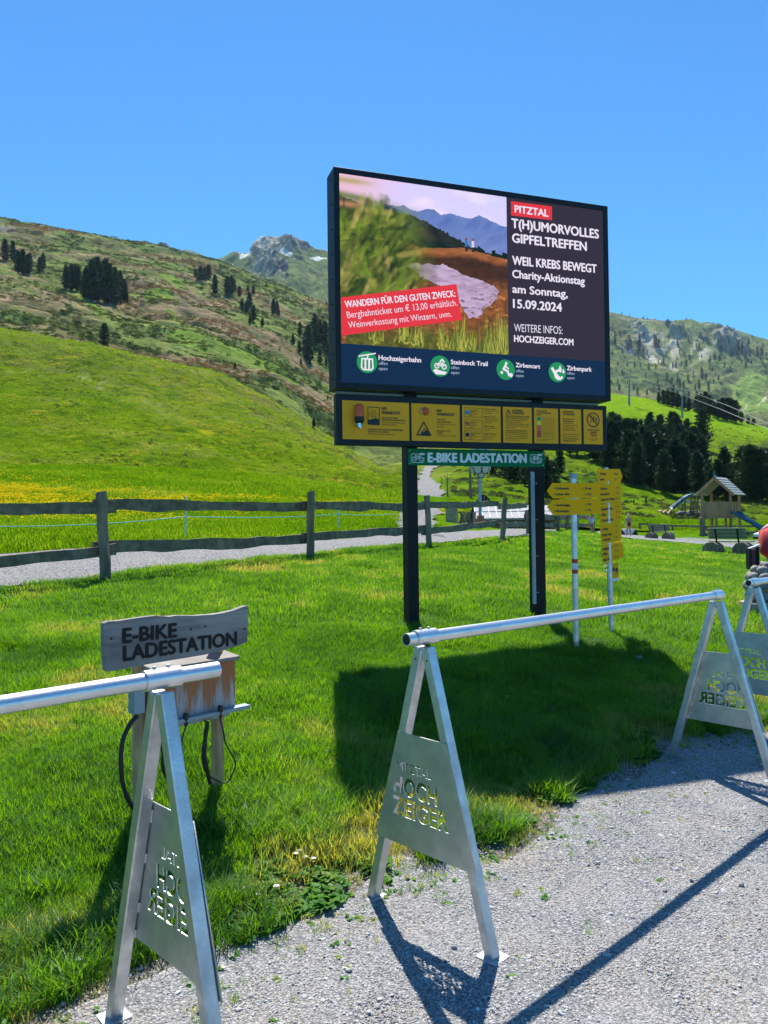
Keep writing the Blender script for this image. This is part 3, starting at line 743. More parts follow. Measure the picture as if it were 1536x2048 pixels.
def tuft(seed, nb=22, spread=.05, h=(.05, .10), w=.0035, lean=.45, segs=3):
    r = random.Random(seed); v = []; f = []
    for k in range(nb):
        a = r.random() * 6.283; q = spread * math.sqrt(r.random()); x, y = q * math.cos(a), q * math.sin(a)
        hh = r.uniform(*h); ww = w * r.uniform(.7, 1.3); dr = r.random() * 6.283; ln = lean * r.uniform(.3, 1.2) * hh
        fx, fy = math.cos(dr), math.sin(dr); sx, sy = -fy, fx; b = len(v)
        for i in range(segs):
            t = i / segs; o = ln * t * t; z = hh * t * (1 - .15 * t * lean); wi = ww * (1 - .55 * t)
            v.append((x + fx * o - sx * wi, y + fy * o - sy * wi, z - .006)); v.append((x + fx * o + sx * wi, y + fy * o + sy * wi, z - .006))
        v.append((x + fx * ln, y + fy * ln, hh * (1 - .2 * lean)))
        for i in range(segs - 1): f.append((b + 2 * i, b + 2 * i + 1, b + 2 * i + 3, b + 2 * i + 2))
        f.append((b + 2 * segs - 2, b + 2 * segs - 1, b + 2 * segs))
    return v, f
def rosette(seed, n=9, L=.05, W=.016, up=.5):
    r = random.Random(seed); v = []; f = []
    for k in range(n):
        a = r.random() * 6.283; l = L * r.uniform(.6, 1.2); w = W * r.uniform(.7, 1.3); u = up * r.uniform(.3, 1.3)
        c, s = math.cos(a), math.sin(a); b = len(v)
        for (t, wd, z) in ((.1, .25, .2), (.45, 1, .75), (.8, .8, .95), (1.0, .08, .8)):
            for sg in (-1, 1): v.append((c * l * t - s * w * wd * sg, s * l * t + c * w * wd * sg, l * u * z + .004 * sg * wd))
        for i in range(3): f.append((b + 2 * i, b + 2 * i + 1, b + 2 * i + 3, b + 2 * i + 2))
    return v, f
tufts = [unlinked('tuft', *tuft(k, 24, .045, (.035, .085), .0021, .6), M['blade']) for k in range(7)]
tufts_tall = [unlinked('tuft', *tuft(50 + k, 22, .05, (.07, .15), .0026, .75), M['blade']) for k in range(4)]
tufts_mid = [unlinked('tuft', *tuft(20 + k, 30, .09, (.05, .10), .0042, .6, 2), M['blade']) for k in range(6)]
tufts_farlawn = [unlinked('tuft', *tuft(40 + k, 26, .20, (.05, .11), .009, .6, 2), M['blade']) for k in range(5)]
tufts_far = [unlinked('tuft', *tuft(30 + k, 26, .22, (.06, .14), .010, .6, 2), M['meadow']) for k in range(5)]
tufts_hill = [unlinked('tuft', *tuft(70 + k, 26, .22, (.05, .11), .012, .8, 2), M['hillgrass']) for k in range(5)]
rosettes = [unlinked('rosette', *rosette(k), M['weed']) for k in range(5)]

def region(n, xr, yr):
    return RNG.uniform(*xr, n), RNG.uniform(*yr, n)
_fi = np.array([(q.x, q.y) for q in (Vector((a[0], a[1], 0)) for a in inner)])
def pathY(x): return np.interp(x, _fi[:, 0], _fi[:, 1])
_in2 = np.array(in2); _in2 = _in2[np.argsort(_in2[:, 0])]
def inview(x, y, m=.06):
    a = x / np.maximum(y, .1); return (np.abs(a) < .5 + m + .35 / np.maximum(y, .5))
def lawn_pts(n, yr, dens=None):
    """points spread evenly in the view wedge between two distances"""
    y = np.sqrt(RNG.random(n) * (yr[1] ** 2 - yr[0] ** 2) + yr[0] ** 2)
    x = RNG.uniform(-.58, .58, n) * y + RNG.uniform(-.35, .35, n)
    k = inview(x, y)
    e = y - edgeY(x) + (fbm(x, y, .35, 3, 31) - .5) * .8
    k &= e > -.02
    k &= (x > 6) | (y < pathY(x) + .05) & (x < 6) | (x > _fi[-1, 0])
    kr = x > 1.5
    far = np.interp(x, _in2[:, 0], _in2[:, 1])
    k &= ~((x > _in2[0, 0]) & (y > far - .1))
    # thin the sward where it is dry and along its front edge
    dn = np.clip((e + .02) / (.5 + .55 * sstep(.6, -.4, x)), .10, 1) * (1 - .55 * sstep(.60, .74, fbm(x, y, 1.1, 4, 6)))
    k &= RNG.random(n) < dn
    return x[k], y[k], e[k]
def tint_of(x, y, e):
    t = -.12 + fbm(x, y, .9, 4, 41) * .82 + fbm(x, y, .22, 3, 43) * .35 + RNG.normal(0, .08, len(x))
    t = t + .5 * (1 - sstep(.0, .8, e)) + .25 * sstep(.58, .72, fbm(x, y, 1.1, 4, 6))
    return np.clip(t + .05, 0, 1)
LUSH = [(-.05, 3.35, .45), (.75, 4.05, .4), (-.5, 3.0, .3), (-.62, 3.75, .35), (-1.0, 3.2, .3), (-1.3, 2.9, .3), (1.68, 6.8, .3), (2.24, 7.6, .25), (.27, 7.6, .3), (1.64, 8.1, .3)]
x, y, e = lawn_pts(52000, (1.6, 7.6))
s = (.42 + 1.25 * fbm(x, y, .45, 3, 12)) * (.55 + .45 * sstep(0, .5, e)) * RNG.uniform(.75, 1.25, len(x))
z = gz(x, y)
scatter('lawn_grass', np.c_[x, y, z], s, RNG.random(len(x)) * 6.28, tufts, 'short bright green lawn grass under the big screen', 'grass', tint_of(x, y, e), RNG.normal(0, .10, (len(x), 2)))
x, y, e = lawn_pts(36000, (7.4, 17))
z = gz(x, y)
scatter('lawn_grass', np.c_[x, y, z], RNG.uniform(.7, 1.25, len(x)) * (.7 + .6 * fbm(x, y, .8, 3, 12)), RNG.random(len(x)) * 6.28, tufts_mid, 'bright green lawn grass up to the wooden rail fence', 'grass', tint_of(x, y, e), RNG.normal(0, .10, (len(x), 2)))
x, y, e = lawn_pts(30000, (16.5, 46))
z = gz(x, y)
scatter('lawn_grass', np.c_[x, y, z], RNG.uniform(.5, .9, len(x)), RNG.random(len(x)) * 6.28, tufts_farlawn, 'mown lawn rising towards the benches and playground', 'grass', tint_of(x, y, e) + .08)
# taller grass clumps along posts and the gravel edge
px_, py_ = [], []
for (cx, cy, r) in LUSH:
    n = int(260 * r / .3); a = RNG.random(n) * 6.28; q = r * np.sqrt(RNG.random(n)); px_.append(cx + q * np.cos(a)); py_.append(cy + q * np.sin(a) * .8)
n = 5200; xx = RNG.uniform(-3, 8, n); px_.append(xx); py_.append(edgeY(xx) + RNG.gamma(1.2, .26, n) + .12 * (xx < .2))
x = np.concatenate(px_); y = np.concatenate(py_); k = (y > edgeY(x) - .05); x, y = x[k], y[k]
k = fbm(x, y, .4, 3, 77) > .46; x, y = x[k], y[k]
scatter('tall_grass', np.c_[x, y, gz(x, y)], RNG.uniform(.5, 1.05, len(x)), RNG.random(len(x)) * 6.28, tufts_tall, 'longer grass tufts along the gravel edge', 'grass', np.clip(fbm(x, y, .3, 3, 5) * .9, 0, 1), RNG.normal(0, .12, (len(x), 2)))
# broad leaved weeds
n = 6000; xx = RNG.uniform(-2.2, 5, n); yy_ = edgeY(xx) + RNG.gamma(1.3, .24, n) - .08
k = fbm(xx, yy_, .30, 3, 55) > .53; xx, yy_ = xx[k], yy_[k]
x2, y2, e2 = lawn_pts(5200, (2, 16)); k = fbm(x2, y2, .5, 3, 57) > .56; x2, y2 = x2[k], y2[k]
x = np.r_[xx, x2]; y = np.r_[yy_, y2]
scatter('weeds', np.c_[x, y, gz(x, y) + .012], RNG.uniform(.25, .85, len(x)) * np.r_[np.ones(len(xx)), np.full(len(x2), 1.25)], RNG.random(len(x)) * 6.28, rosettes, 'broad leaved weeds and clover at the lawn edge', 'weeds')
# sparse tufts straying into the gravel
n = 1100; xx = RNG.uniform(-1.6, 5, n); yy_ = edgeY(xx) - RNG.gamma(1.2, .26, n); k = fbm(xx, yy_, .25, 3, 91) > .50
xx, yy_ = xx[k], yy_[k]
scatter('stray_tufts', np.c_[xx, yy_, gz(xx, yy_) + .005], RNG.uniform(.2, .5, len(xx)), RNG.random(len(xx)) * 6.28, tufts + rosettes, 'thin weeds growing through the gravel', 'weeds', np.clip(RNG.normal(.7, .2, len(xx)), 0, 1))
# meadow beyond the path
def meadow_pts(n, yr):
    y = np.sqrt(RNG.random(n) * (yr[1] ** 2 - yr[0] ** 2) + yr[0] ** 2); x = RNG.uniform(-.60, .62, n) * y
    oy = np.interp(x, [a[0] for a in outer], [a[1] for a in outer])
    k = (y > oy + .1) & ~((y < 70) & (np.abs((x / y * F + 768) - np.interp(y, [22, 38, 60, 80], [838, 828, 858, 859])) < 38)) & ~((x > 2.0) & (y < 52))
    return x[k], y[k]
x, y = meadow_pts(34000, (11, 40)); z = gz(x, y)
scatter('meadow_grass', np.c_[x, y, z], RNG.uniform(.6, 1.25, len(x)), RNG.random(len(x)) * 6.28, tufts_far, 'hay meadow grass beyond the gravel path', 'grass', np.clip(fbm(x, y, 3, 4, 2) * .8 + RNG.normal(0, .08, len(x)), 0, 1))
x, y = meadow_pts(15000, (38, 62)); z = gz(x, y)
scatter('meadow_grass', np.c_[x, y, z], RNG.uniform(1.2, 2.2, len(x)), RNG.random(len(x)) * 6.28, tufts_far, 'hay meadow grass at the foot of the hillside', 'grass', np.clip(fbm(x, y, 5, 4, 2) * .9 + RNG.normal(0, .1, len(x)), 0, 1))
def h2z(x, y):
    t = (x / y); j = np.clip(((t * F + 768) - H2.xs[0]) / 4.0, 0, len(H2.xs) - 1).astype(int)
    r = np.array([np.interp(yy__, H2.Y3[:, jj], H2.Z3[:, jj]) for yy__, jj in zip(y, j)]); return r
def flowers(seed):
    r = random.Random(seed); v = []; f = []
    for k in range(7):
        x, y, h = r.uniform(-.16, .16), r.uniform(-.16, .16), r.uniform(.10, .22); R = r.uniform(.014, .026); b = len(v)
        n = 6
        for i in range(n): a = i * 6.283 / n; v.append((x + R * math.cos(a), y + R * math.sin(a), h + r.uniform(-.004, .006)))
        v.append((x, y, h - .012)); v.append((x, y, h + .010))
        for i in range(n): f.append((b + i, b + (i + 1) % n, b + n + 1)); f.append((b + (i + 1) % n, b + i, b + n))
    return v, f
flw = [unlinked('flower', *flowers(k), M['petal']) for k in range(4)]
n = 42000; y = np.sqrt(RNG.random(n) * (60 ** 2 - 17 ** 2) + 17 ** 2); x = RNG.uniform(-.6, .12, n) * y
zf_ = gz(x, y)
pxx = x / y * F + 768; pyy = 1050 - (zf_ - EYE) / y * F
dens = np.exp(-((pyy - np.interp(pxx, [0, 200, 400, 620, 860], [985, 1000, 1012, 1016, 1025])) / np.interp(pxx, [0, 300, 620], [34, 20, 11])) ** 2) * np.interp(pxx, [0, 300, 500, 700], [1, .85, .5, .3])
k = (RNG.random(n) < dens * .62 * sstep(.36, .56, fbm(x, y, 2.2, 3, 61))) & (y > np.interp(x, [a[0] for a in outer], [a[1] for a in outer]) + 3) & ~(np.abs(pxx - 838) < 40)
x, y = x[k], y[k]
scatter('meadow_flowers', np.c_[x, y, gz(x, y)], RNG.uniform(.8, 1.7, len(x)), RNG.random(len(x)) * 6.28, flw, 'yellow flowers blooming across the hay meadow', 'flowers')
def on_hill(H, n, cond, seed):
    r = np.random.default_rng(seed); i = r.integers(0, H.X3.shape[0] - 1, n * 3); j = r.integers(0, H.X3.shape[1] - 1, n * 3)
    X, Y, Z = H.X3[i, j], H.Y3[i, j], H.Z3[i, j]
    X = X + r.normal(0, .5, len(X)) * (Y * .002); k = cond(H.PX[i, j], H.Y[i, j], H.T[i, j], X, Y)
    return X[k][:n], Y[k][:n], Z[k][:n]
X, Y, Z = on_hill(H2, 42000, lambda px, py, t, x, y: (px > -40) & (px < 815) & (t > .9) & (t < 4.15), 19)
scatter('hillside_grass', np.c_[X, Y, Z], RNG.uniform(.9, 2.4, len(X)) * (.5 + Y / 150), RNG.random(len(X)) * 6.28, tufts_hill, 'uneven grass tussocks covering the meadow hillside', 'grass', np.clip(fbm(X, Y, 6, 4, 22) * .75 + .35 * fbm(X, Y, 1.5, 2, 3) + RNG.normal(0, .12, len(X)), 0, 1))
# few dandelions on the lawn and pale weeds
dpx = [(93, 1202), (72, 1346), (90, 1343), (755, 1167), (752, 1240), (777, 1223), (780, 1232), (895, 1310), (70, 1690), (88, 1702), (103, 1694), (993, 1165), (560, 1165), (640, 1180)]
pts = [G(a, b) for a, b in dpx]
def dand(seed):
    v = []; f = []; n = 8; R = .016; h = .06
    for i in range(n): a = i * 6.283 / n; v.append((R * math.cos(a), R * math.sin(a), h))
    v.append((0, 0, h - .008)); v.append((0, 0, h + .006))
    for i in range(n): f.append((i, (i + 1) % n, n + 1)); f.append(((i + 1) % n, i, n))
    return v, f
scatter('dandelions', [tuple(p) for p in pts], [.62] * len(pts), [0] * len(pts), [unlinked('dandelion', *dand(1), M['petal'])], 'scattered yellow dandelions on the lawn', 'flowers')
wp = [G(600, 1722), G(610, 1735), G(592, 1728), G(487, 1800), G(515, 1812), G(553, 1795), G(160, 1945), G(240, 1930), G(1015, 1405), G(627, 1738)]
scatter('seed_heads', [tuple(p) for p in wp], [.8] * len(wp), [0] * len(wp), [unlinked('seed_head', *dand(2), M['wpetal'])], 'whitish seed heads among the weeds', 'flowers')

# low shrubs on the hillsides
def shrub(seed, n=70, r=.5, h=.35):
    q = random.Random(seed); v = []; f = []
    for k in range(n):
        a = q.random() * 6.283; t = q.random() ** .5; x, y = r * t * math.cos(a), r * t * math.sin(a); z = h * (1 - t * t) * q.uniform(.5, 1) ; s = q.uniform(.05, .11)
        b = len(v); d = Vector((q.uniform(-1, 1), q.uniform(-1, 1), q.uniform(.1, 1))).normalized(); u = d.cross(Vector((0, 0, 1))).normalized(); w = u.cross(d)
        for (i, j) in ((-1, -.5), (1, -.5), (0, 1)): p = Vector((x, y, z)) + (u * i + w * j) * s; v.append(tuple(p))
        f.append((b, b + 1, b + 2))
    return v, f
shrubs = [unlinked('shrub', *shrub(k), M['shrub']) for k in range(4)]
def on_hill(H, n, cond, seed):
    r = np.random.default_rng(seed); i = r.integers(0, H.X3.shape[0] - 1, n * 3); j = r.integers(0, H.X3.shape[1] - 1, n * 3)
    X, Y, Z = H.X3[i, j], H.Y3[i, j], H.Z3[i, j]
    X = X + r.normal(0, .5, len(X)) * (Y * .002); k = cond(H.PX[i, j], H.Y[i, j], H.T[i, j], X, Y) 
    return X[k][:n], Y[k][:n], Z[k][:n]
X, Y, Z = on_hill(H3, 40000, lambda px, py, t, x, y: (px > -60) & (px < 700) & (t > .3) & (t < 5.0) & (fbm(x * .7, y * 1.4, 10, 4, 6) > .50) & (RNG.random(len(px)) < .5 + .5 * t / 5), 3)
scatter('heath_shrubs', np.c_[X, Y, Z], RNG.uniform(.8, 2.9, len(X)) * (.45 + Y / 700), RNG.random(len(X)) * 6.28, shrubs, 'low heather and alpine rose scrub on the brown slope', 'scrub', np.clip(RNG.random(len(X)) * .6 + .75 * sstep(.47, .62, fbm(X, Y, 45, 4, 4)), 0, 1))
X, Y, Z = on_hill(H2, 9000, lambda px, py, t, x, y: (px > 905) & (px < 1600) & (t > .9) & (((t < 4.1) & (fbm(x, y * 1.6, 3.4, 4, 15) > .52)) | ((t < 4.7) & (px > 1400) & (fbm(x, y, 6, 3, 5) > .5))), 4)
scatter('slope_shrubs', np.c_[X, Y, Z], RNG.uniform(.35, 1.1, len(X)), RNG.random(len(X)) * 6.28, shrubs, 'low bushes dotted over the slope behind the playground', 'scrub', RNG.random(len(X)) * .8)
X, Y, Z = on_hill(H2, 5200, lambda px, py, t, x, y: (px > 60) & (px < 815) & (t > 1.2) & (t < 4.1) & (fbm(x, y, 8, 4, 25) > .50), 9)
scatter('meadow_shrubs', np.c_[X, Y, Z], RNG.uniform(.15, .6, len(X)), RNG.random(len(X)) * 6.28, shrubs, 'small green bushes on the meadow hillside', 'scrub', RNG.random(len(X)) * .5)

# ------------------------------------------------------------------ conifers
M['needles'] = leaf_mat('dark_pine_needles', (.018, .045, .015), (.055, .10, .028), (.11, .17, .045), .22, .03, .08)
M['needles_far'] = leaf_mat('far_pine_needles', (.03, .055, .028), (.05, .085, .04), (.07, .11, .05), .15, .0, .05)
M['bark'] = pm('pine_bark', (.10, .075, .055), (.06, .045, .035), 6, .95, 0, .5, 20)
def crown_geo(seed, n=190, prof=None, leaves=16, fat=.17):
    """unit-high crown of stone pine: drooping then upturned branch ends, gaps between them"""
    q = random.Random(seed); v = []; f = []
    for k in range(n):
        h = .10 + .88 * (k + q.random()) / n
        t = (h - .08) / .92
        R = fat * (min(1, (t + .10) * 3.2) ** .6) * (1 - t ** 2.3) ** .8 * q.uniform(.62, 1.12) + .012
        a = q.random() * 6.283; d = Vector((math.cos(a), math.sin(a), 0))
        for m in range(leaves):
            s = q.random() ** .6; c = d * (R * s) + Vector((0, 0, h - .03 + .06 * s * s + q.gauss(0, .010))) + Vector((q.gauss(0, .013), q.gauss(0, .013), 0))
            L = q.uniform(.022, .046); w = L * .42
            ax = (d * q.uniform(.1, 1) + Vector((q.gauss(0, .6), q.gauss(0, .6), q.uniform(.2, 1.3)))).normalized()
            sd = ax.cross(Vector((q.gauss(0, 1), q.gauss(0, 1), q.gauss(0, 1)))).normalized()
            b = len(v); v += [tuple(c - sd * w), tuple(c + sd * w), tuple(c + ax * L)]; f.append((b, b + 1, b + 2))
    # inner mass so that the stem does not show as bare
    for k in range(160):
        h = .12 + .80 * q.random(); a = q.random() * 6.283; r = q.random() * fat * .45 * (1 - h ** 2) ; c = Vector((r * math.cos(a), r * math.sin(a), h)); L = .06
        b = len(v); u = Vector((q.gauss(0, 1), q.gauss(0, 1), q.gauss(0, 1))).normalized(); w = u.cross(Vector((0, 0, 1))).normalized()
        v += [tuple(c - w * L * .6), tuple(c + w * L * .6), tuple(c + u * L)]; f.append((b, b + 1, b + 2))
    return v, f
def trunk_geo(seed):
    q = random.Random(seed); mb = MB()
    mb.tube([(0, 0, -.04), (q.gauss(0, .004), 0, .2), (q.gauss(0, .008), q.gauss(0, .008), .55), (0, 0, .93)], [.022, .017, .011, .003], 6)
    for k in range(7):
        h = .14 + .1 * k; a = q.random() * 6.28; L = .10 * (1 - h)
        mb.tube([(0, 0, h), (L * math.cos(a), L * math.sin(a), h + .012)], [.005, .002], 4)
    return mb.v, mb.f
CROWNS = [unlinked('crown', *crown_geo(k, 190 + 12 * k, leaves=15, fat=(.15, .19, .165, .21)[k]), M['needles']) for k in range(4)]
CROWNS_FAR = [unlinked('crown', *crown_geo(20 + k, 70, leaves=9, fat=(.17, .22, .2)[k]), M['needles_far']) for k in range(3)]
for m in CROWNS_FAR:   # coarser leaves for trees a few pixels high
    for v in m.vertices: pass
TRUNKS = [unlinked('trunk', *trunk_geo(k), M['bark'], smooth=True) for k in range(3)]
def tree(loc, h, label, group, wide=1.0, far=False, parts=True, name='pine_tree'):
    if far and not parts:
        o = link_mesh(name, random.choice(CROWNS_FAR)); o.location = loc; o.scale = (h * wide, h * wide, h); o.rotation_euler = (0, 0, random.random() * 6.28)
        return tag(o, label, 'tree', group)
    e = empty(name, loc, random.random() * 6.28, label, 'tree', group); e.scale = (h * wide, h * wide, h)
    link_mesh('crown', random.choice(CROWNS), e); link_mesh('trunk', random.choice(TRUNKS), e)
    return e
ORD = ['first', 'second', 'third', 'fourth', 'fifth', 'sixth', 'seventh', 'eighth', 'ninth', 'tenth', 'eleventh', 'twelfth', 'thirteenth', 'fourteenth']
def row(H, lst, what, group, **k):
    for i, a in enumerate(sorted(lst)): hill_tree(H, *a, '%s pine from the left %s' % (ORD[i], what), group, **k)
def hill_tree(H, x, y, hp, label, group, **k):
    p = H.at(x, y); h = hp * p.y / F * 1.04
    p.z -= h * .03
    return tree(p, h, label, group, **k)
gA = 'pines on the brown heath slope'
cl = [(10, 522, 44), (26, 522, 40), (36, 547, 46), (46, 550, 52), (56, 548, 40), (60, 540, 34), (79, 545, 30), (86, 540, 34)]
row(H3, cl, 'in the small clumps at the left edge of the slope', gA, wide=1.15)
cl = [(132, 580, 50), (143, 582, 54), (156, 584, 52), (168, 594, 40), (150, 568, 40)]
row(H3, cl, 'in the clump just left of the large grove', gA, wide=1.1)
cl = [(172, 600, 66), (184, 603, 84), (196, 605, 90), (208, 606, 84), (219, 607, 80), (230, 606, 70), (240, 604, 62), (192, 590, 72), (212, 592, 74), (249, 604, 46)]
row(H3, cl, 'within the large dense grove on the heath slope', gA)
cl = [(232, 611, 24), (241, 609, 20), (254, 606, 22)]
row(H3, cl, 'among the young ones at the foot of the grove', gA)
hill_tree(H3, 209, 693, 46, 'lone dark pine standing below the large grove, nearest the meadow', gA, wide=1.25)
hill_tree(H3, 391, 556, 18, 'low round pine at the left end of the upper row', gA, wide=1.5)
row(H3, [(401, 562, 30), (409, 560, 26), (417, 558, 28)], 'in the rounded clump high on the slope', gA, wide=1.4)
hill_tree(H3, 430, 590, 40, 'slim single pine right of the rounded clump', gA, wide=1.1)
row(H3, [(455, 594, 42), (463, 588, 36), (468, 585, 28)], 'in the close trio high on the slope', gA, wide=1.1)
hill_tree(H3, 479, 594, 22, 'small pine right of the close trio', gA, wide=1.2)
hill_tree(H3, 496, 583, 13, 'tiny pine, left of the upper pair on the slope', gA, wide=1.2)
hill_tree(H3, 507, 588, 16, 'tiny pine, right of the upper pair on the slope', gA, wide=1.2)
row(H3, [(484, 622, 24), (499, 618, 34), (493, 628, 26), (507, 642, 32), (500, 648, 16)], 'in the loose string below the close trio', gA, wide=1.2)
hill_tree(H3, 525, 652, 16, 'bushy little pine below the loose string', gA, wide=1.6)
row(H3, [(547, 630, 32), (554, 630, 28), (558, 633, 16)], 'in the little group standing alone in mid slope', gA, wide=1.0)
row(H3, [(600, 672, 28), (586, 690, 22), (599, 706, 24), (612, 690, 14), (602, 730, 14), (620, 730, 14)], 'among small ones left of the clump beside the screen', gA, wide=1.2)
row(H3, [(618, 726, 76), (611, 712, 50), (630, 694, 66), (650, 700, 58), (640, 690, 50), (660, 735, 40)], 'among tall ones in the clump beside the screen', gA, wide=1.0)
row(H3, [(640, 728, 28), (652, 734, 20), (656, 712, 24)], 'among young ones before the clump beside the screen', gA)
hill_tree(H3, 470, 738, 13, 'tiny solitary pine low on the heath slope', gA, wide=1.4)
hill_tree(H2, 628, 846, 18, 'small dark bush-like pine on the meadow crest', gA, wide=1.6)
for (a, b, c_) in [(260, 690, 8), (300, 700, 7), (575, 740, 7), (330, 660, 6), (365, 520, 5), (312, 560, 5), (640, 770, 9), (655, 800, 9), (560, 700, 8), (665, 760, 12), (520, 700, 6), (440, 540, 6), (250, 520, 5), (290, 640, 6), (590, 650, 8), (622, 650, 8), (645, 640, 9), (618, 600, 7), (653, 590, 9), (566, 600, 6), (590, 590, 5)]:
    hill_tree(H3 if b < 745 or a < 430 else H3, a, b, c_, 'tiny bushy pine dotted over the heath slope', gA, far=True, parts=False, wide=1.7)

gB = 'pines of the dark wood behind the signposts'
wood = [[] for _ in range(5)]
for k in range(14): wood[0].append((1140 + k * 20 + random.uniform(-6, 6), 902 + random.uniform(-4, 8), random.uniform(66, 84)))
for k in range(12): wood[1].append((1196 + k * 18 + random.uniform(-6, 6), 925 + k * .9 + random.uniform(-5, 5), random.uniform(74, 96)))
for k in range(11): wood[2].append((1222 + k * 17 + random.uniform(-5, 5), 946 + k * 2.0 + random.uniform(-4, 4), random.uniform(80, 104)))
for k in range(9): wood[3].append((1262 + k * 17 + random.uniform(-5, 5), 968 + k * 2.2 + random.uniform(-4, 4), random.uniform(84, 116)))
for k in range(5): wood[4].append((1330 + k * 19 + random.uniform(-5, 5), 982 + random.uniform(-4, 4), random.uniform(80, 112)))
for lst, w_ in zip(wood, ('rearmost', 'second rearmost', 'middle', 'second foremost', 'foremost')): row(H2, lst, 'in the %s row of the dense wood' % w_, gB, wide=1.3)
row(H2, [(1424, 1000, 62), (1436, 996, 76), (1450, 992, 96), (1462, 998, 70)], 'in the group behind the play tower roof', gB, wide=1.25)
row(H2, [(1488, 998, 104), (1502, 1004, 112), (1520, 1006, 108), (1538, 1002, 104), (1556, 1004, 120), (1580, 1000, 110), (1512, 990, 86), (1530, 985, 80), (1610, 1004, 110), (1640, 1000, 120)], 'in the big stand right of the play tower', gB, wide=1.5)
row(H2, [(1008, 956, 52), (1022, 962, 56), (1034, 964, 50), (1050, 972, 60), (1080, 985, 80), (1094, 992, 78), (1106, 985, 62), (1120, 950, 55), (1112, 1004, 44), (985, 950, 48), (1064, 975, 66)], 'in the trees behind the right leg of the screen', gB, wide=1.3)
row(H2, [(1222, 930, 30), (960, 960, 16), (1268, 1008, 9), (1292, 1006, 12), (1276, 1000, 6)], 'among the seedlings on the grassy slope', gB, wide=1.1)
gC = 'pines on the crest of the ski run'
row(H2, [(1318, 806, 22), (1327, 810, 30), (1336, 812, 34), (1346, 815, 36), (1356, 817, 34), (1367, 819, 30), (1378, 822, 26), (1393, 826, 32), (1402, 828, 40), (1411, 830, 46), (1420, 833, 42), (1429, 834, 30)], 'in the left half of the ski run crest row', gC, wide=1.3)
row(H2, [(1438, 838, 38), (1446, 840, 44), (1455, 842, 46), (1463, 843, 46), (1472, 845, 44), (1483, 846, 24)], 'in the right half of the ski run crest row', gC, wide=1.3)
row(H2, [(1497, 848, 12), (1507, 850, 13)], 'among round bushes right of the crest row', gC, wide=2.2)
gD = 'scattered pines on the far mountain'
r = random.Random(3); cnt = 0; spots = [(1262, 698, 20), (1257, 702, 16), (1280, 703, 26), (1277, 698, 18), (1311, 697, 26), (1318, 698, 20), (1310, 690, 22), (1298, 742, 16), (1270, 735, 12), (1281, 735, 10), (1327, 728, 14), (1346, 738, 14), (1352, 738, 16), (1372, 735, 16), (1405, 760, 22), (1412, 760, 14), (1376, 763, 14), (1425, 742, 10), (1430, 722, 16), (1440, 723, 14), (1443, 710, 20), (1462, 715, 16), (1484, 706, 20), (1478, 702, 22), (1492, 715, 14), (1500, 716, 16), (1515, 712, 20), (1524, 713, 18), (1526, 696, 10), (1294, 790, 12), (1275, 790, 14), (1255, 770, 8), (1240, 780, 10), (1230, 690, 22), (1226, 660, 14), (1240, 672, 12)]
while len(spots) < 150:
    x = r.uniform(1222, 1600); y = r.uniform(665, 800) if x < 1440 else r.uniform(685, 740)
    if r.random() < .75: spots.append((x, y, r.uniform(5, 14)))
for k in range(16): x = r.uniform(1225, 1536); spots.append((x, float(np.interp(x, cx4, cy4)) + r.uniform(1, 7), r.uniform(4, 9)))
for k in range(10): spots.append((r.uniform(1340, 1420), r.uniform(770, 800), r.uniform(12, 22)))
def zone(x, y):
    k = 'on the far skyline' if y < float(np.interp(x, cx4, cy4)) + 12 else 'below the far crags' if y < 700 else 'mid slope on the far mountain' if y < 745 else 'low on the far mountain'
    return 'tiny pine %s, %s' % (k, 'next to the screen edge' if x < 1270 else 'above the left pylon' if x < 1330 else 'above the right pylon' if x < 1400 else 'left of the upper ski run' if x < 1460 else 'towards the right end')
for (x, y, h) in spots: hill_tree(H4, x, y, h, zone(x, y), gD, far=True, parts=False, wide=r.uniform(1.1, 1.6))
# ================================================================== BIG SCREEN
class Pane:
    """an upright plane in the scene with its own measures"""
    def __init__(s, o, u, tilt=0.0):
        s.o = Vector(o); s.u = Vector(u).normalized(); s.v = Vector((0, 0, 1)); s.n = s.u.cross(s.v).normalized()
        if tilt:
            R = Matrix.Rotation(tilt, 3, s.n); s.u = R @ s.u; s.v = R @ s.v
        s.M = frame_mat(s.o, s.u, s.v, s.n)
    def px(s, x, y):
        q = onplane(x, y, s.o, s.n) - s.o
        return (q.dot(s.u), q.dot(s.v))
    def off(s, k): return Pane2(s, k)
    def text(s, mb, t, a, b, cap, bold=.012, off=.002, space=1.0):
        """a = start of baseline, b = end of baseline, cap = top of the first capital"""
        A = s.px(*a); B = s.px(*b); C = s.px(*cap); dx, dy = B[0] - A[0], B[1] - A[1]
        add_text(mb, t, s.M, A[0], A[1], math.hypot(dx, dy), abs(C[1] - A[1]), bold, off, math.atan2(dy, dx), space=space)
class Pane2(Pane):
    def __init__(s, b, k):
        s.u, s.v, s.n = b.u, b.v, b.n; s.o = b.o + b.n * k; s.M = frame_mat(s.o, s.u, s.v, s.n)

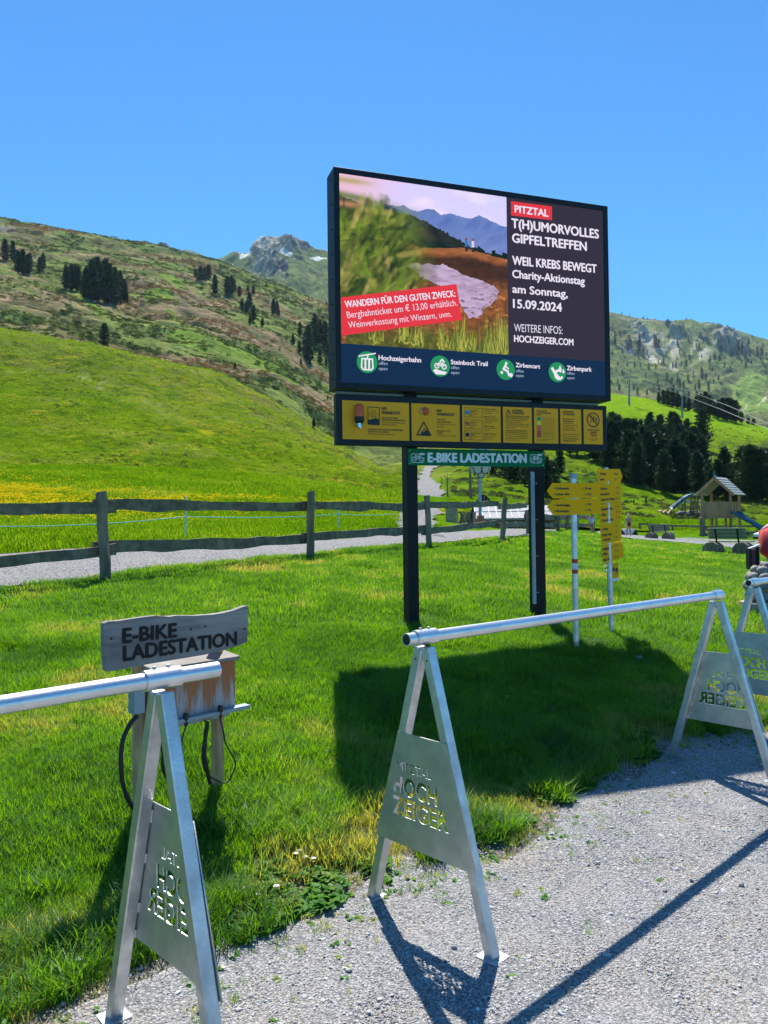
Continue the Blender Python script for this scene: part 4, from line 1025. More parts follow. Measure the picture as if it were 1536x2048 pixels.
BB = Pane((-.443, 7.25, 2.83), (2.89, 1.0, 0))
SW, SH, SD = 3.058, 2.108, .24
root = wthing('advertising_screen', gpt(.27, 7.6), 'huge dark framed LED advertising screen standing on two dark posts', 'billboard')
mb = MB(); mb.box((SW / 2, SH / 2, -SD / 2 - .012), (SW - .004, SH - .004, SD - .02), BB.M)
mb.build('cabinet', M['navy'], root)
fb = .055
for nm, c, d in (('frame_bar', (SW / 2, fb / 2, 0), (SW - 2 * fb, fb, .03)), ('frame_bar', (SW / 2, SH - fb / 2, 0), (SW - 2 * fb, fb, .03)),
                 ('frame_bar', (fb / 2, SH / 2, 0), (fb, SH, .032)), ('frame_bar', (SW - fb / 2, SH / 2, 0), (fb, SH, .032))):
    mb = MB(); mb.box(c, d, BB.M, bev=.003); mb.build(nm, M['navy'], root)
mb = MB()
for k in range(9):
    for (x, z) in ((-.0, .1 + k * .24),): mb.ico(BB.M @ Vector((-.002, z, -.09)), .008)
mb.build('side_rivet', M['post'], root)
mb = MB(); mb.box((SW / 2, -.012, -.17), (SW - .1, .018, .06), BB.M); mb.build('lower_rail', M['greysteel'], root)
for k in range(12):
    pass
# the picture shown on the screen
def screen_image():
    w, h = 1200, 820
    def C1(x, y): return (650 + x / 2.603, 320 + y / 2.603)
    s, t = np.meshgrid((np.arange(w) + .5) / w, (np.arange(h) + .5) / h)       # t downwards
    im = np.zeros((h, w, 3)) + np.array([.026, .019, .032])
    n = lambda a, b, sc, o=4, sd=0: fbm(a, b, sc, o, sd)
    pic_w = (BB.px(*C1(949, 600))[0] - .055) / (SW - .11); pic_h = (SH - .055 - BB.px(*C1(500, 983))[1]) / (SH - .11)
    S = s / pic_w; T = t / pic_h
    sky_ = mix((.72, .50, .62), (.62, .58, .86), sstep(.05, .5, S + T * .4)); sky_ = mix(sky_, (.86, .72, .80), sstep(.45, .75, n(S, T * 2.2, .35, 4, 2)) * .8)
    sky_ = mix(sky_, (.50, .55, .86), sstep(.6, 1, S) * (1 - sstep(0, .12, T)) * .3)
    pic = sky_
    rd = np.interp(S, [0, .1, .19, .26, .32, .371, .42, .46, .50, .543, .59, .646, .69, .737, .78, .823, .886, .94, 1], [.20, .17, .167, .15, .150, .134, .165, .16, .145, .139, .170, .149, .155, .165, .165, .138, .16, .18, .19]) + (n(S, S * 0, .03, 3, 3) - .5) * .02
    blue = mix((.10, .17, .42), (.20, .27, .52), ridged(S + T * .8, T * .6, .05, 4, 2)); blue = mix(blue, (.30, .34, .58), sstep(.2, .42, T) * .5)
    pic = mix(pic, blue, T > rd)
    fr = np.interp(S, [0, .1, .16, .28, .406, .49, .554, .646, .714, .78, 1], [.12, .16, .18, .182, .19, .215, .245, .284, .31, .345, .40]) + (ridged(S, S * 0, .02, 3, 4) - .5) * .022
    dk = mix((.012, .022, .022), (.055, .06, .05), n(S, T, .03, 4, 5)); dk = mix(dk, (.08, .10, .10), sstep(.55, .8, ridged(S + T, T, .12, 3, 8)) * .5)
    pic = mix(pic, dk, T > fr)
    tr_ = np.interp(S, [.3, .46, .6, .72, .76, .8, .86, .93, 1], [.37, .345, .35, .335, .36, .33, .37, .355, .37]) - (vnoise(S * 46, S * 0) > .55) * .02
    pic = mix(pic, (.014, .03, .02), (T > tr_ + .01) & (S > .3))
    orr = np.interp(S, [0, .2, .29, .38, .46, .6, .737, .86, 1], [.30, .31, .325, .36, .385, .372, .352, .378, .395]) + (n(S, S * 0, .02, 3, 6) - .5) * .012
    org = mix((.20, .075, .025), (.55, .25, .10), n(S, T * 2.4, .05, 5, 7)); org = mix(org, mix((.022, .014, .012), (.11, .05, .025), n(S, T * 2, .04, 4, 77)), sstep(.030, .075, T - orr + .03 * (n(S, T, .06, 3, 2) - .5) + .02 * (S - .5)) * .92)
    org = mix(org, mix((.10, .045, .02), (.42, .18, .06), n(S, T, .025, 4, 12)), sstep(.50, .62, T) * .9); org = mix(org, (.62, .27, .09), sstep(.6, .75, n(S, T * 2, .03, 4, 78)) * sstep(.52, .6, T) * .7)
    pic = mix(pic, org, T > orr)
    def inpoly(P_):
        ins = np.zeros(S.shape, bool); m = len(P_); xx = S + (n(S, T, .035, 3, 14) - .5) * .03; yy = T + (n(S, T, .035, 3, 15) - .5) * .03
        for i in range(m):
            x1, y1 = P_[i]; x2, y2 = P_[(i + 1) % m]
            c = ((y1 > yy) != (y2 > yy)) & (xx < (x2 - x1) * (yy - y1) / (y2 - y1 + 1e-12) + x1); ins ^= c
        return ins
    pond = inpoly([(.36, .49), (.44, .485), (.58, .47), (.68, .50), (.74, .535), (.82, .55), (.91, .565), (.95, .61), (.93, .66), (.86, .72), (.80, .79), (.74, .78), (.66, .66), (.58, .60), (.48, .57)])
    wat = mix((.36, .25, .36), (.60, .50, .66), n(S, T * 3, .05, 4, 16)); wat = mix(wat, (.20, .13, .17), sstep(.55, .7, n(S, T * 2, .03, 4, 17)) * sstep(.5, .75, T))
    pic = mix(pic, wat, pond)
    # people on the ridge
    for (cx, cc) in ((.742, (.05, .22, .42)), (.783, (.62, .58, .66))):
        pic = mix(pic, cc, (np.abs(S - cx) < .008) & (T > .305) & (T < .345)); pic = mix(pic, (.04, .04, .06), (np.abs(S - cx) < .008) & (T >= .345) & (T < .375))
        pic = mix(pic, (.25, .12, .08), ((S - cx) ** 2 + ((T - .298)) ** 2 < .00006))
    q0 = np.random.default_rng(8)
    def streak(im_, x0, y0, dx, dy, wd, col, op):
        l2 = dx * dx + dy * dy; i0, i1 = int(max(0, (min(y0, y0 + dy) - 2 * wd) * pic_h * h)), int(min(h, (max(y0, y0 + dy) + 2 * wd) * pic_h * h + 1)); j0, j1 = int(max(0, (min(x0, x0 + dx) - 2 * wd) * pic_w * w)), int(min(w, (max(x0, x0 + dx) + 2 * wd) * pic_w * w + 1))
        if i1 <= i0 or j1 <= j0: return
        ss, tt_ = S[i0:i1, j0:j1], T[i0:i1, j0:j1]; u = np.clip(((ss - x0) * dx + (tt_ - y0) * dy) / l2, 0, 1); dd = np.hypot(ss - x0 - u * dx, tt_ - y0 - u * dy) / wd
        a_ = np.clip(1 - dd * dd, 0, 1) * op; im_[i0:i1, j0:j1] = mix(im_[i0:i1, j0:j1], col, a_)
    # near pine needles, out of focus, on the left
    dm = sstep(.62, .30, S + .10 * (n(S, T, .18, 3, 20) - .5) + .25 * np.abs(T - .52)) * sstep(.10, .20, T) * (1 - sstep(.72, .86, T))
    gl = mix((.02, .05, .015), (.30, .40, .05), n(S + T * .5, T, .10, 2, 21)); gl = mix(gl, (.62, .50, .18), sstep(.60, .8, n(S, T, .16, 2, 23)) * .5)
    gl = mix(gl, (.012, .03, .012), sstep(.5, .7, n(S * .8 - T, T * .4 + S, .14, 2, 25)) * .75)
    pic = mix(pic, gl, np.clip(dm, 0, 1) * (S < .56))
    st = np.exp(-((T - .12 - .1 * S) / .022) ** 2) * (1 - sstep(.12, .28, S)); pic = mix(pic, (.16, .22, .05), st * .85)
    st = np.exp(-((T - .035) / .018) ** 2) * (1 - sstep(.06, .26, S)); pic = mix(pic, (.42, .36, .12), st * .8)
    st = np.exp(-((T - .175) / .02) ** 2) * (1 - sstep(.05, .2, S)); pic = mix(pic, (.60, .34, .20), st * .7)
    for k_ in range(420):
        f = q0.random(); cx = q0.choice([.02, .10, .20, .30, .12, .25]) + q0.normal(0, .05); cy = q0.choice([.30, .42, .55, .66, .74]) + q0.normal(0, .04)
        if cx > .46 - .5 * abs(cy - .55): continue
        a = q0.normal(-.9, .55); l = q0.uniform(.06, .17); c_ = mix((.008, .026, .008), (.36, .46, .06), q0.random() ** 2.2); c_ = mix(c_, (.75, .55, .25), (q0.random() > .88) * .6)
        streak(pic, cx, cy, l * math.cos(a), l * math.sin(a), q0.uniform(.009, .028), c_, .42)
    # sharp tufts along the bottom
    q = np.random.default_rng(4)
    low = sstep(.80, .98, T + .12 * (n(S, T, .12, 3, 33) - .5)) ; pic = mix(pic, mix((.03, .06, .012), (.22, .24, .04), n(S, T, .02, 3, 34)), low * .85 * (S > .03))
    for (cx, cy, k, L, spr) in ((.36, .98, 46, .13, .9), (.44, 1.0, 40, .12, 1.0), (.60, 1.0, 60, .17, .8), (.70, 1.02, 70, .24, .5), (.76, 1.02, 46, .16, .7), (.87, 1.04, 60, .26, .4), (.95, 1.04, 60, .30, .35), (.20, 1.0, 40, .12, 1.1), (.99, 1.0, 50, .24, .4)):
        for _ in range(k):
            a = q.normal(0, spr * .6); l = L * q.uniform(.5, 1); x0 = cx + q.normal(0, .02); y0 = cy - q.random() * .05
            dx, dy = math.sin(a) * l * .8, -math.cos(a) * l; col = mix((.05, .11, .015), (.48, .46, .10), q.random())
            i0, i1 = int(max(0, (min(y0, y0 + dy)) * pic_h * h)), int(min(h, (max(y0, y0 + dy)) * pic_h * h + 1)); j0, j1 = int(max(0, min(x0, x0 + dx) * pic_w * w - 3)), int(min(w, max(x0, x0 + dx) * pic_w * w + 3))
            if i1 <= i0 or j1 <= j0: continue
            ss, tt_ = S[i0:i1, j0:j1], T[i0:i1, j0:j1]; u = np.clip(((ss - x0) * dx + (tt_ - y0) * dy) / (l * l), 0, 1)
            dd = np.hypot(ss - x0 - u * dx, (tt_ - y0 - u * dy)); m_ = dd < .0036 * (1.2 - u)
            pic[i0:i1, j0:j1] = mix(pic[i0:i1, j0:j1], col, m_ * .9)
    pic = np.clip(pic, 0, 1) ** 1.28 * 1.05
    im = mix(im, pic, (S <= 1) & (T <= 1))
    im = mix(im, (.003, .016, .052), T > 1)
    im *= .93 + .07 * np.sin(s * w * .9 + t * h * .55)[..., None] * np.sin(s * w * .25 - t * h * .62)[..., None] * ((S <= 1) & (T <= 1))[..., None] * 1.6
    a = np.ones((h, w, 4), np.float32); a[..., :3] = im
    I = bpy.data.images.new('screen_content', w, h, float_buffer=True); I.colorspace_settings.name = 'Linear Rec.709'
    I.pixels.foreach_set(a[::-1].reshape(-1)); I.update(); return I
m, n, o = new_mat('led_screen')
ti = nd(n, 'ShaderNodeTexImage'); ti.image = screen_image(); ti.interpolation = 'Linear'; ti.extension = 'EXTEND'
b = nd(n, 'ShaderNodeBsdfPrincipled'); b.inputs['Base Color'].default_value = (.012, .012, .013, 1); b.inputs['Roughness'].default_value = .6; b.inputs['Specular IOR Level'].default_value = .2
n.links.new(ti.outputs[0], b.inputs['Emission Color']); b.inputs['Emission Strength'].default_value = .74
n.links.new(b.outputs[0], o.inputs[0]); M['led'] = m
def led_mat(name, c, s=.75):
    m, n, o = new_mat(name); b = nd(n, 'ShaderNodeBsdfPrincipled'); b.inputs['Base Color'].default_value = (.03, .03, .03, 1)
    b.inputs['Emission Color'].default_value = rgb(c); b.inputs['Emission Strength'].default_value = s; b.inputs['Roughness'].default_value = .6
    n.links.new(b.outputs[0], o.inputs[0]); return m
M['led_white'] = led_mat('lit_white', (.47, .43, .50), 1); M['led_soft'] = led_mat('lit_soft_white', (.22, .26, .34), 1); M['led_red'] = led_mat('lit_red', (.42, .010, .013), 1); M['led_green'] = led_mat('lit_green', (.004, .15, .04), 1)
SCR = BB.off(.004)
A0 = (fb, fb); A1 = (SW - fb, SH - fb)
me = bpy.data.meshes.new('display'); me.from_pydata([SCR.M @ Vector((x, y, 0)) - Vector(root['_o']) for x, y in ((A0[0], A0[1]), (A1[0], A0[1]), (A1[0], A1[1]), (A0[0], A1[1]))], [], [(0, 1, 2, 3)])
uv = me.uv_layers.new(name='uv')
for k, c in enumerate(((0, 0), (1, 0), (1, 1), (0, 1))): uv.data[k].uv = c
me.materials.append(M['led']); disp = link_mesh('display', me, root); disp['_o'] = root['_o']
def C1(x, y): return (650 + x / 2.603, 320 + y / 2.603)        # measured in an enlarged crop of the screen
T_ = SCR.off(.002)
mb = MB()
mb.prism([T_.px(*C1(*q)) for q in ((83, 715), (684, 646), (713, 832), (88, 914))][::-1], T_.M, .0015)
mb.build('red_banner', M['led_red'], disp); mb = MB()
mb.prism([T_.px(*C1(*q)) for q in ((969, 214), (1181, 242), (1181, 313), (969, 288))][::-1], T_.M, .0015)
mb.build('red_banner', M['led_red'], disp)
mb = MB()
def tx(s, a, b, c, bold=.02, m_='led_white'):
    mb = MB(); T_.text(mb, s, C1(*a), C1(*b), C1(*c), min(bold, .024) * .55, .003); return mb.build('text_line', M[m_], disp)
tx('PITZTAL', (988, 272), (1162, 296), (988, 236), .035)
tx('T(H)UMORVOLLES', (972, 352), (1424, 409), (972, 305), .022)
tx('GIPFELTREFFEN', (975, 428), (1361, 473), (975, 382), .022)
tx('WEIL KREBS BEWEGT', (976, 544), (1413, 588), (976, 500), .02)
tx('Charity-Aktionstag', (976, 612), (1351, 650), (976, 572), .02)
tx('am Sonntag,', (976, 690), (1262, 716), (976, 650), .02)
tx('15.09.2024', (980, 769), (1232, 789), (980, 725), .02)
tx('WEITERE INFOS:', (985, 893), (1236, 907), (985, 853), -.006)
tx('HOCHZEIGER.COM', (985, 946), (1292, 966), (985, 912), .02)
tx('WANDERN FÜR DEN GUTEN ZWECK:', (107, 769), (679, 711), (107, 735), .016)
tx('Bergbahnticket um € 13,00 erhältlich.', (117, 824), (689, 758), (117, 790), -.006)
tx('Weinverkostung mit Winzern, uvm.', (124, 876), (660, 816), (124, 843), -.006)
mb = MB()
for s, a, b_, c in (('Hochzeigerbahn', (279, 1041), (499, 1054), (279, 1016)), ('Steinbock Trail', (655, 1063), (846, 1073), (655, 1040)), ('Zirbencart', (993, 1078), (1119, 1086), (993, 1056)), ('Zirbenpark', (1259, 1094), (1387, 1102), (1259, 1071))):
    tx(s, a, b_, c, .018)
mb = MB()
for (x, y, k) in ((279, 1066, 1), (655, 1088, .95), (993, 1105, .88), (1259, 1117, .86)):
    tx('offen', (x, y), (x + 46 * k, y + 2), (x, y - 17 * k), 0, 'led_soft'); tx('open', (x, y + 27 * k), (x + 46 * k, y + 29 * k), (x, y + 10 * k), 0, 'led_soft')
def disc(mb, Pn, c, r, n=28, off=.003):
    mb.poly([Pn.M @ Vector((c[0] + r * math.cos(2 * math.pi * i / n), c[1] + r * math.sin(2 * math.pi * i / n), off)) for i in range(n)])
def stroke(mb, Pn, pts, w, off=.005, closed=False):
    pts = [Vector(p) for p in pts]
    if closed: pts = pts + [pts[0]]
    for a, b in zip(pts[:-1], pts[1:]):
        d = b - a
        if d.length < 1e-6: continue
        d.normalize(); q = Vector((-d.y, d.x)) * w / 2; e = d * w * .3
        mb.poly([Pn.M @ Vector((p.x, p.y, off)) for p in (a - q - e, b - q + e, b + q + e, a + q - e)])
def circ(c, r, n=16, a0=0, a1=360): return [(c[0] + r * math.cos(math.radians(a0 + (a1 - a0) * i / n)), c[1] + r * math.sin(math.radians(a0 + (a1 - a0) * i / n))) for i in range(n + 1)]
ic = [T_.px(*C1(*q)) for q in ((219, 1053), (599, 1073), (940, 1092), (1209, 1105))]
R0 = .105
for k, c in enumerate(ic):
    mb = MB(); disc(mb, T_, c, R0); g_ = mb.build('status_badge', M['led_green'], disp)
    mb = MB(); s_ = lambda pts, w=.010, cl=False: stroke(mb, T_, [(c[0] + x * R0, c[1] + y * R0) for x, y in pts], w, .006, cl)
    if k == 0:
        s_([(-.8, .5), (.8, .85)], .012); s_([(.1, .7), (0, .35)], .012); s_([(-.5, .3), (.5, .3), (.55, -.5), (.35, -.7), (-.35, -.7), (-.55, -.5)], .014, True); s_([(-.18, .3), (-.18, -.6)], .018); s_([(.18, .3), (.18, -.6)], .018)
    elif k == 1:
        s_(circ((-.35, .0), .22, 12)); s_(circ((.4, -.05), .22, 12)); s_([(-.35, 0), (-.1, .3), (.25, .3), (.4, -.05)]); s_([(-.1, .3), (.05, 0), (.25, .3)]); s_([(0, .45), (.2, .62), (.4, .4)], .016)
        mb.poly([T_.M @ Vector((c[0] + x * R0, c[1] + y * R0, .006)) for x, y in ((-.75, -.45), (-.5, -.3), (.1, -.45), (.7, -.55), (.45, -.8), (-.45, -.8))])
    elif k == 2:
        disc(mb, T_, (c[0] + .05 * R0, c[1] + .62 * R0), .14 * R0, 10, .006); s_([(0, .45), (-.25, .05), (.2, -.15), (.35, -.55)], .022); s_([(0, .3), (.3, .1)], .014); disc(mb, T_, (c[0] + .55 * R0, c[1] - .5 * R0), .2 * R0, 12, .006); disc(mb, T_, (c[0] - .45 * R0, c[1] - .3 * R0), .15 * R0, 12, .006)
    else:
        s_(circ((.15, -.25), .42, 14, 60, 330), .024); s_([(-.6, .35), (-.3, -.1), (.2, -.6)], .03); mb.poly([T_.M @ Vector((c[0] + x * R0, c[1] + y * R0, .006)) for x, y in ((.1, .2), (.5, .2), (.3, .75))])
        mb.poly([T_.M @ Vector((c[0] + x * R0, c[1] + y * R0, .006)) for x, y in ((.5, -.05), (.85, -.05), (.68, .4))])
    mb.build('badge_symbol', M['led_white'], disp)

# posts
def onp(pn, x, y, k=0): q = pn.px(x, y); return pn.M @ Vector((q[0], q[1], k))
back = BB.off(-.10)
for nm, xt, base in (('post', 825.5, (.27, 7.6)), ('post', 1080, (1.64, 8.09))):
    q = back.px(xt, 1000); p = back.M @ Vector((q[0], 0, -.075)); g = gpt(p.x, p.y)
    mb = MB(); mb.box((0, 0, 0), (.112, 3.6, .15), frame_mat((p.x, p.y, g.z - .3 + 1.8), BB.u, Vector((0, 0, 1)), BB.n), bev=.004)
    mb.build(nm, M['post'], root)
mb = MB()
p0 = back.px(1066, 944); p1 = back.px(1066, 1208)
mb.box(((p0[0] + p1[0]) / 2, (p0[1] + p1[1]) / 2, .01), (.034, p0[1] - p1[1], .03), back.M, bev=.003)
for k in range(4):
    yy2 = p1[1] + .12 + k * .38; mb.box((p0[0] + .028, yy2, .01), (.022, .008, .012), back.M)
mb.build('cable_channel', M['greysteel'], root)

# warning panel under the screen
LP = BB.off(-.005)
lo = [LP.px(672, 788.5), LP.px(673.3, 890.7), LP.px(1212.6, 810.4), LP.px(1215, 901)]
x0, x1 = (lo[0][0] + lo[1][0]) / 2, (lo[2][0] + lo[3][0]) / 2; ztop = (lo[0][1] + lo[2][1]) / 2; zbot = (lo[1][1] + lo[3][1]) / 2
wp_ = MB(); wp_.box(((x0 + x1) / 2, (ztop + zbot) / 2, -.045), (x1 - x0, ztop - zbot, .09), LP.M, bev=.004)
wpan = wp_.build('warning_panel', M['navy'], root)
def C2(x, y): return (660 + x / 5.12, 770 + y / 5.12)
def C3(x, y): return (920 + x / 4.955, 770 + y / 4.955)
NP = LP.off(.004)
sheets = [(C2, (125, 155), (811, 185), (811, 571), (130, 553)), (C2, (834, 187), (1328, 206), (1331, 581), (838, 570)), (C3, (20, 201), (404, 213), (404, 572), (26, 563)),
          (C3, (425, 215), (713, 226), (714, 577), (429, 572)), (C3, (733, 227), (971, 234), (975, 582), (738, 577)), (C3, (992, 236), (1200, 242), (1205, 585), (998, 582)), (C3, (1223, 242), (1412, 249), (1416, 590), (1229, 585))]
inkT = []
for (C, a, b_, c, d) in sheets:
    mb = MB(); q = [NP.px(*C(*k)) for k in (a, b_, c, d)]
    xa_, xb_, ya_, yb_ = (q[0][0] + q[3][0]) / 2, (q[1][0] + q[2][0]) / 2, (q[2][1] + q[3][1]) / 2, (q[0][1] + q[1][1]) / 2
    mb.box(((xa_ + xb_) / 2, (ya_ + yb_) / 2, -.003), (xb_ - xa_, yb_ - ya_, .006), NP.M); inkT.append(mb.build('notice_sheet', M['yellow'], root))
IK = NP.off(.0008)
def block(mb, C, lines):
    for (s, x, y, w, cap, bold) in lines: IK.text(mb, s, C(x, y), C(x + w, y + w * .030), C(x, y - cap), bold * .55, .001)
mb = MB()
block(mb, C2, [('BEI', 529, 252, 50, 25, .03), ('WARNLICHT', 529, 298, 191, 31, .03), ('GROSSE BIS SEHR', 529, 342, 165, 15, .02), ('GROSSE LAWINENGEFAHR', 529, 364, 240, 15, .02),
     ('abseits der geöffneten und', 529, 389, 232, 15, 0), ('markierten Pisten.', 529, 412, 155, 15, 0), ('FLASHING LIGHT SIGNALS CONSIDERABLE', 387, 460, 358, 16, .02), ('DANGER OF AVALANCHE', 387, 484, 210, 16, .02), ('off the opened and marked trails.', 387, 506, 268, 15, 0)])
fr = [NP.px(*C2(*q)) for q in ((388, 224), (505, 231), (505, 410), (388, 402))]
stroke(mb, IK, fr, .008, .001, True)
mb.poly([IK.M @ Vector((*IK.px(*C2(*q)), .0012)) for q in ((388, 345), (400, 358), (430, 348), (470, 340), (505, 352), (505, 410), (388, 402))][::-1])
for q in (((415, 330), (405, 300), (412, 275)), ((430, 325), (424, 285), (430, 258)), ((445, 320), (443, 280), (450, 256)), ((458, 322), (462, 290), (470, 268)), ((470, 330), (482, 310), (490, 292)), ((425, 340), (440, 318), (455, 325), (470, 342))):
    stroke(mb, IK, [IK.px(*C2(*p)) for p in q], .004, .001)
block(mb, C2, [])
mb.build('notice_lettering', M['ink'], inkT[0])
mb = MB()
block(mb, C2, [('BEI', 1094, 275, 48, 25, .03), ('WARNLICHT', 1094, 312, 184, 27, .03), ('ACHTUNG', 1094, 358, 85, 14, .02), ('LEBENSGEFAHR!', 1094, 384, 145, 14, .02), ('Pistengerät am Seil im', 1094, 407, 188, 15, 0), ('Einsatz!', 1094, 432, 66, 15, 0), ('BEWARE OF THE', 1094, 478, 135, 14, .02), ('CABLE!', 1094, 500, 62, 14, .02), ('Snow vehicle is working!', 1094, 523, 192, 14, 0)])
tri = [IK.px(*C2(*q)) for q in ((960, 378), (1032, 516), (890, 510))]; stroke(mb, IK, tri, .013, .001, True)
mb.poly([IK.M @ Vector((*IK.px(*C2(*q)), .0012)) for q in ((925, 508), (990, 455), (1022, 508))][::-1])
for q in (((930, 490), (955, 468)), ((940, 480), (948, 462), (960, 470)), ((955, 440), (975, 462)), ((978, 440), (965, 455)), ((932, 498), (950, 482))): stroke(mb, IK, [IK.px(*C2(*p)) for p in q], .006, .001)
mb.build('notice_lettering', M['ink'], inkT[1])
mb = MB()
for (y, t1, t2) in ((225, 'ROTE BLAU: LEICHT', 'BLUE TRAIL: EASY'), (340, 'ROTE ROT: MITTEL', 'RED TRAIL: MEDIUM'), (450, 'ROTE SCHWARZ: SCHWER', 'BLACK TRAIL: DIFFICULT')):
    stroke(mb, IK, [IK.px(*C3(*q)) for q in ((48, y), (220, y + 8), (220, y + 98), (48, y + 90))], .0035, .001, True)
    a1 = t1.split(':'); a2 = t2.split(':')
    block(mb, C3, [(a1[0] + ':', 97, y + 32, 82 if len(a1[0]) < 10 else 108, 11, .02), (a1[1].strip(), 97, y + 50, 50, 11, .02), (a2[0] + ':', 97, y + 67, 85, 11, 0), (a2[1].strip(), 97, y + 84, 40, 11, 0)])
for (y, ls) in ((245, ('MARKIERTE Skipisten', 'kontrolliert, präpariert', 'und geschützt.')), (320, ('SKIROUTEN: markiert', 'und lawinensicher, aber', 'weder präpariert noch', 'kontrolliert.')), (412, ('GELÄNDE: markiert,', 'nicht kontrolliert und', 'gesichert.')), (488, ('GESPERRT: Pisten und', 'Skirouten sind nach', 'Betriebsschluss', 'gesperrt.'))):
    for k, s in enumerate(ls): block(mb, C3, [(s, 235, y + 19 * k, 6.1 * len(s), 11, .012 if k == 0 else 0)])
mb.build('notice_lettering', M['ink'], inkT[2])
mb = MB()
for (y, m_) in ((272, 'blueink'), (382, 'redink'), (492, 'ink')):
    mb = MB(); disc(mb, IK, IK.px(*C3(73, y)), .022, 18, .0015); mb.build('trail_dot', M[m_], inkT[2])
mb = MB()
tri = [IK.px(*C3(*q)) for q in ((478, 240), (503, 288), (457, 286))]; stroke(mb, IK, tri, .006, .001, True); stroke(mb, IK, [IK.px(*C3(479, 255)), IK.px(*C3(480, 274))], .006, .001)
block(mb, C3, [('ACHTUNG!', 516, 263, 104, 20, .03), ('ATTENTION!', 516, 288, 118, 19, .03), ('BETRETEN TÄGLICH VON 17:00 – 08:00', 454, 315, 230, 13, .02), ('UHR AUF DEN PISTEN! Während dieser', 454, 334, 224, 12, .01)])
for k, s in enumerate(('Zeiten besteht Lebensgefahr durch', 'Pistengeräte. Durch Seile,', 'Lawinensprengungen, Spurrillen, Winden', 'oder ähnliches besteht hier keinerlei', 'Sicherung gegen.')): block(mb, C3, [(s, 454, 353 + 18.4 * k, 6.1 * len(s), 12, 0)])
for k, s in enumerate(('PISTES ARE CLOSED EVERY NIGHT FROM', '5PM – 8AM. Do not enter these slopes', 'at night, hours of extreme danger.', 'Trail off-piste: covered by groomers,', 'possibly wires, ropes, cables and', 'means of other sorts.')): block(mb, C3, [(s, 454, 457 + 18.2 * k, 6.1 * len(s), 12, .016 if k < 2 else 0)])
mb.build('notice_lettering', M['ink'], inkT[3])
mb = MB()
block(mb, C3, [('EUROPÄISCHE', 760, 263, 100, 13, .02), ('LAWINENGEFAHREN', 760, 282, 140, 13, .02), ('SKALA', 760, 301, 46, 13, .02)])
for k in range(13):
    y = 325 + k * 14.5 + (k // 3) * 4; block(mb, C3, [(('Geringe Lawinengefahr, sichere', 'Verhältnisse im Gelände', 'Mäßige Gefahr an Steilhängen')[k % 3], 810, y, (130, 118, 126)[k % 3], 7, 0)])
block(mb, C3, [('Informationen zur aktuellen Lawinenlage', 760, 538, 175, 8, 0), ('beim Lawinenwarndienst', 760, 552, 110, 8, 0)])
mb.build('notice_lettering', M['ink'], inkT[4])
for k, m_ in enumerate(('greenink', 'yellowink', 'orange', 'redink', 'redink')):
    y0_ = (316, 358, 400, 450, 492)[k]; y1_ = (350, 395, 446, 490, 518)[k]
    mb = MB(); mb.poly([IK.M @ Vector((*IK.px(*C3(*q)), .0015)) for q in ((763, y0_), (803, y0_ + 1), (803, y1_ + 1), (763, y1_))][::-1]); mb.build('danger_level', M[m_], inkT[4])
mb = MB()
block(mb, C3, [('ACHTUNG!', 1020, 274, 104, 18, .03), ('ATTENTION!', 1020, 299, 116, 18, .03)])
for k, s in enumerate(('Der Pisten- und', 'Rettungsdienst', 'überwacht und', 'kontrolliert nur die', 'markierten und', 'geöffneten Pisten.', '', 'Only opened and marked', 'runs are controlled', 'by the ski patrol and', 'emergency service.')):
    if s: block(mb, C3, [(s, 1022, 342 + 21.5 * k, 7.2 * len(s), 14, .02 if k < 2 or k > 8 else 0)])
mb.build('notice_lettering', M['ink'], inkT[5])
mb = MB()
cc_ = IK.px(*C3(1319, 346)); rr_ = abs(IK.px(*C3(1319, 278))[1] - cc_[1]); stroke(mb, IK, circ(cc_, rr_, 28), .012, .001); stroke(mb, IK, [(cc_[0] - rr_ * .68, cc_[1] + rr_ * .68), (cc_[0] + rr_ * .68, cc_[1] - rr_ * .68)], .012, .0015)
for q in ((-.1, .2, .2, .55), (0, -.3, .1, .3), (-.5, -.4, -.35, -.05), (.3, .1, .55, .35), (.5, -.25, .6, .15), (-.35, .3, -.25, .6)): stroke(mb, IK, [(cc_[0] + q[0] * rr_, cc_[1] + q[1] * rr_), (cc_[0] + q[2] * rr_, cc_[1] + q[3] * rr_)], .010, .001)
block(mb, C3, [('ES IST AUCH', 1266, 456, 112, 18, .025), ('»DEIN«', 1290, 480, 66, 17, .025), ('WALD!', 1294, 508, 58, 18, .025), ("It's your green", 1280, 539, 88, 12, 0), ('forest!', 1302, 556, 42, 12, 0)])
mb.build('notice_lettering', M['ink'], inkT[6])
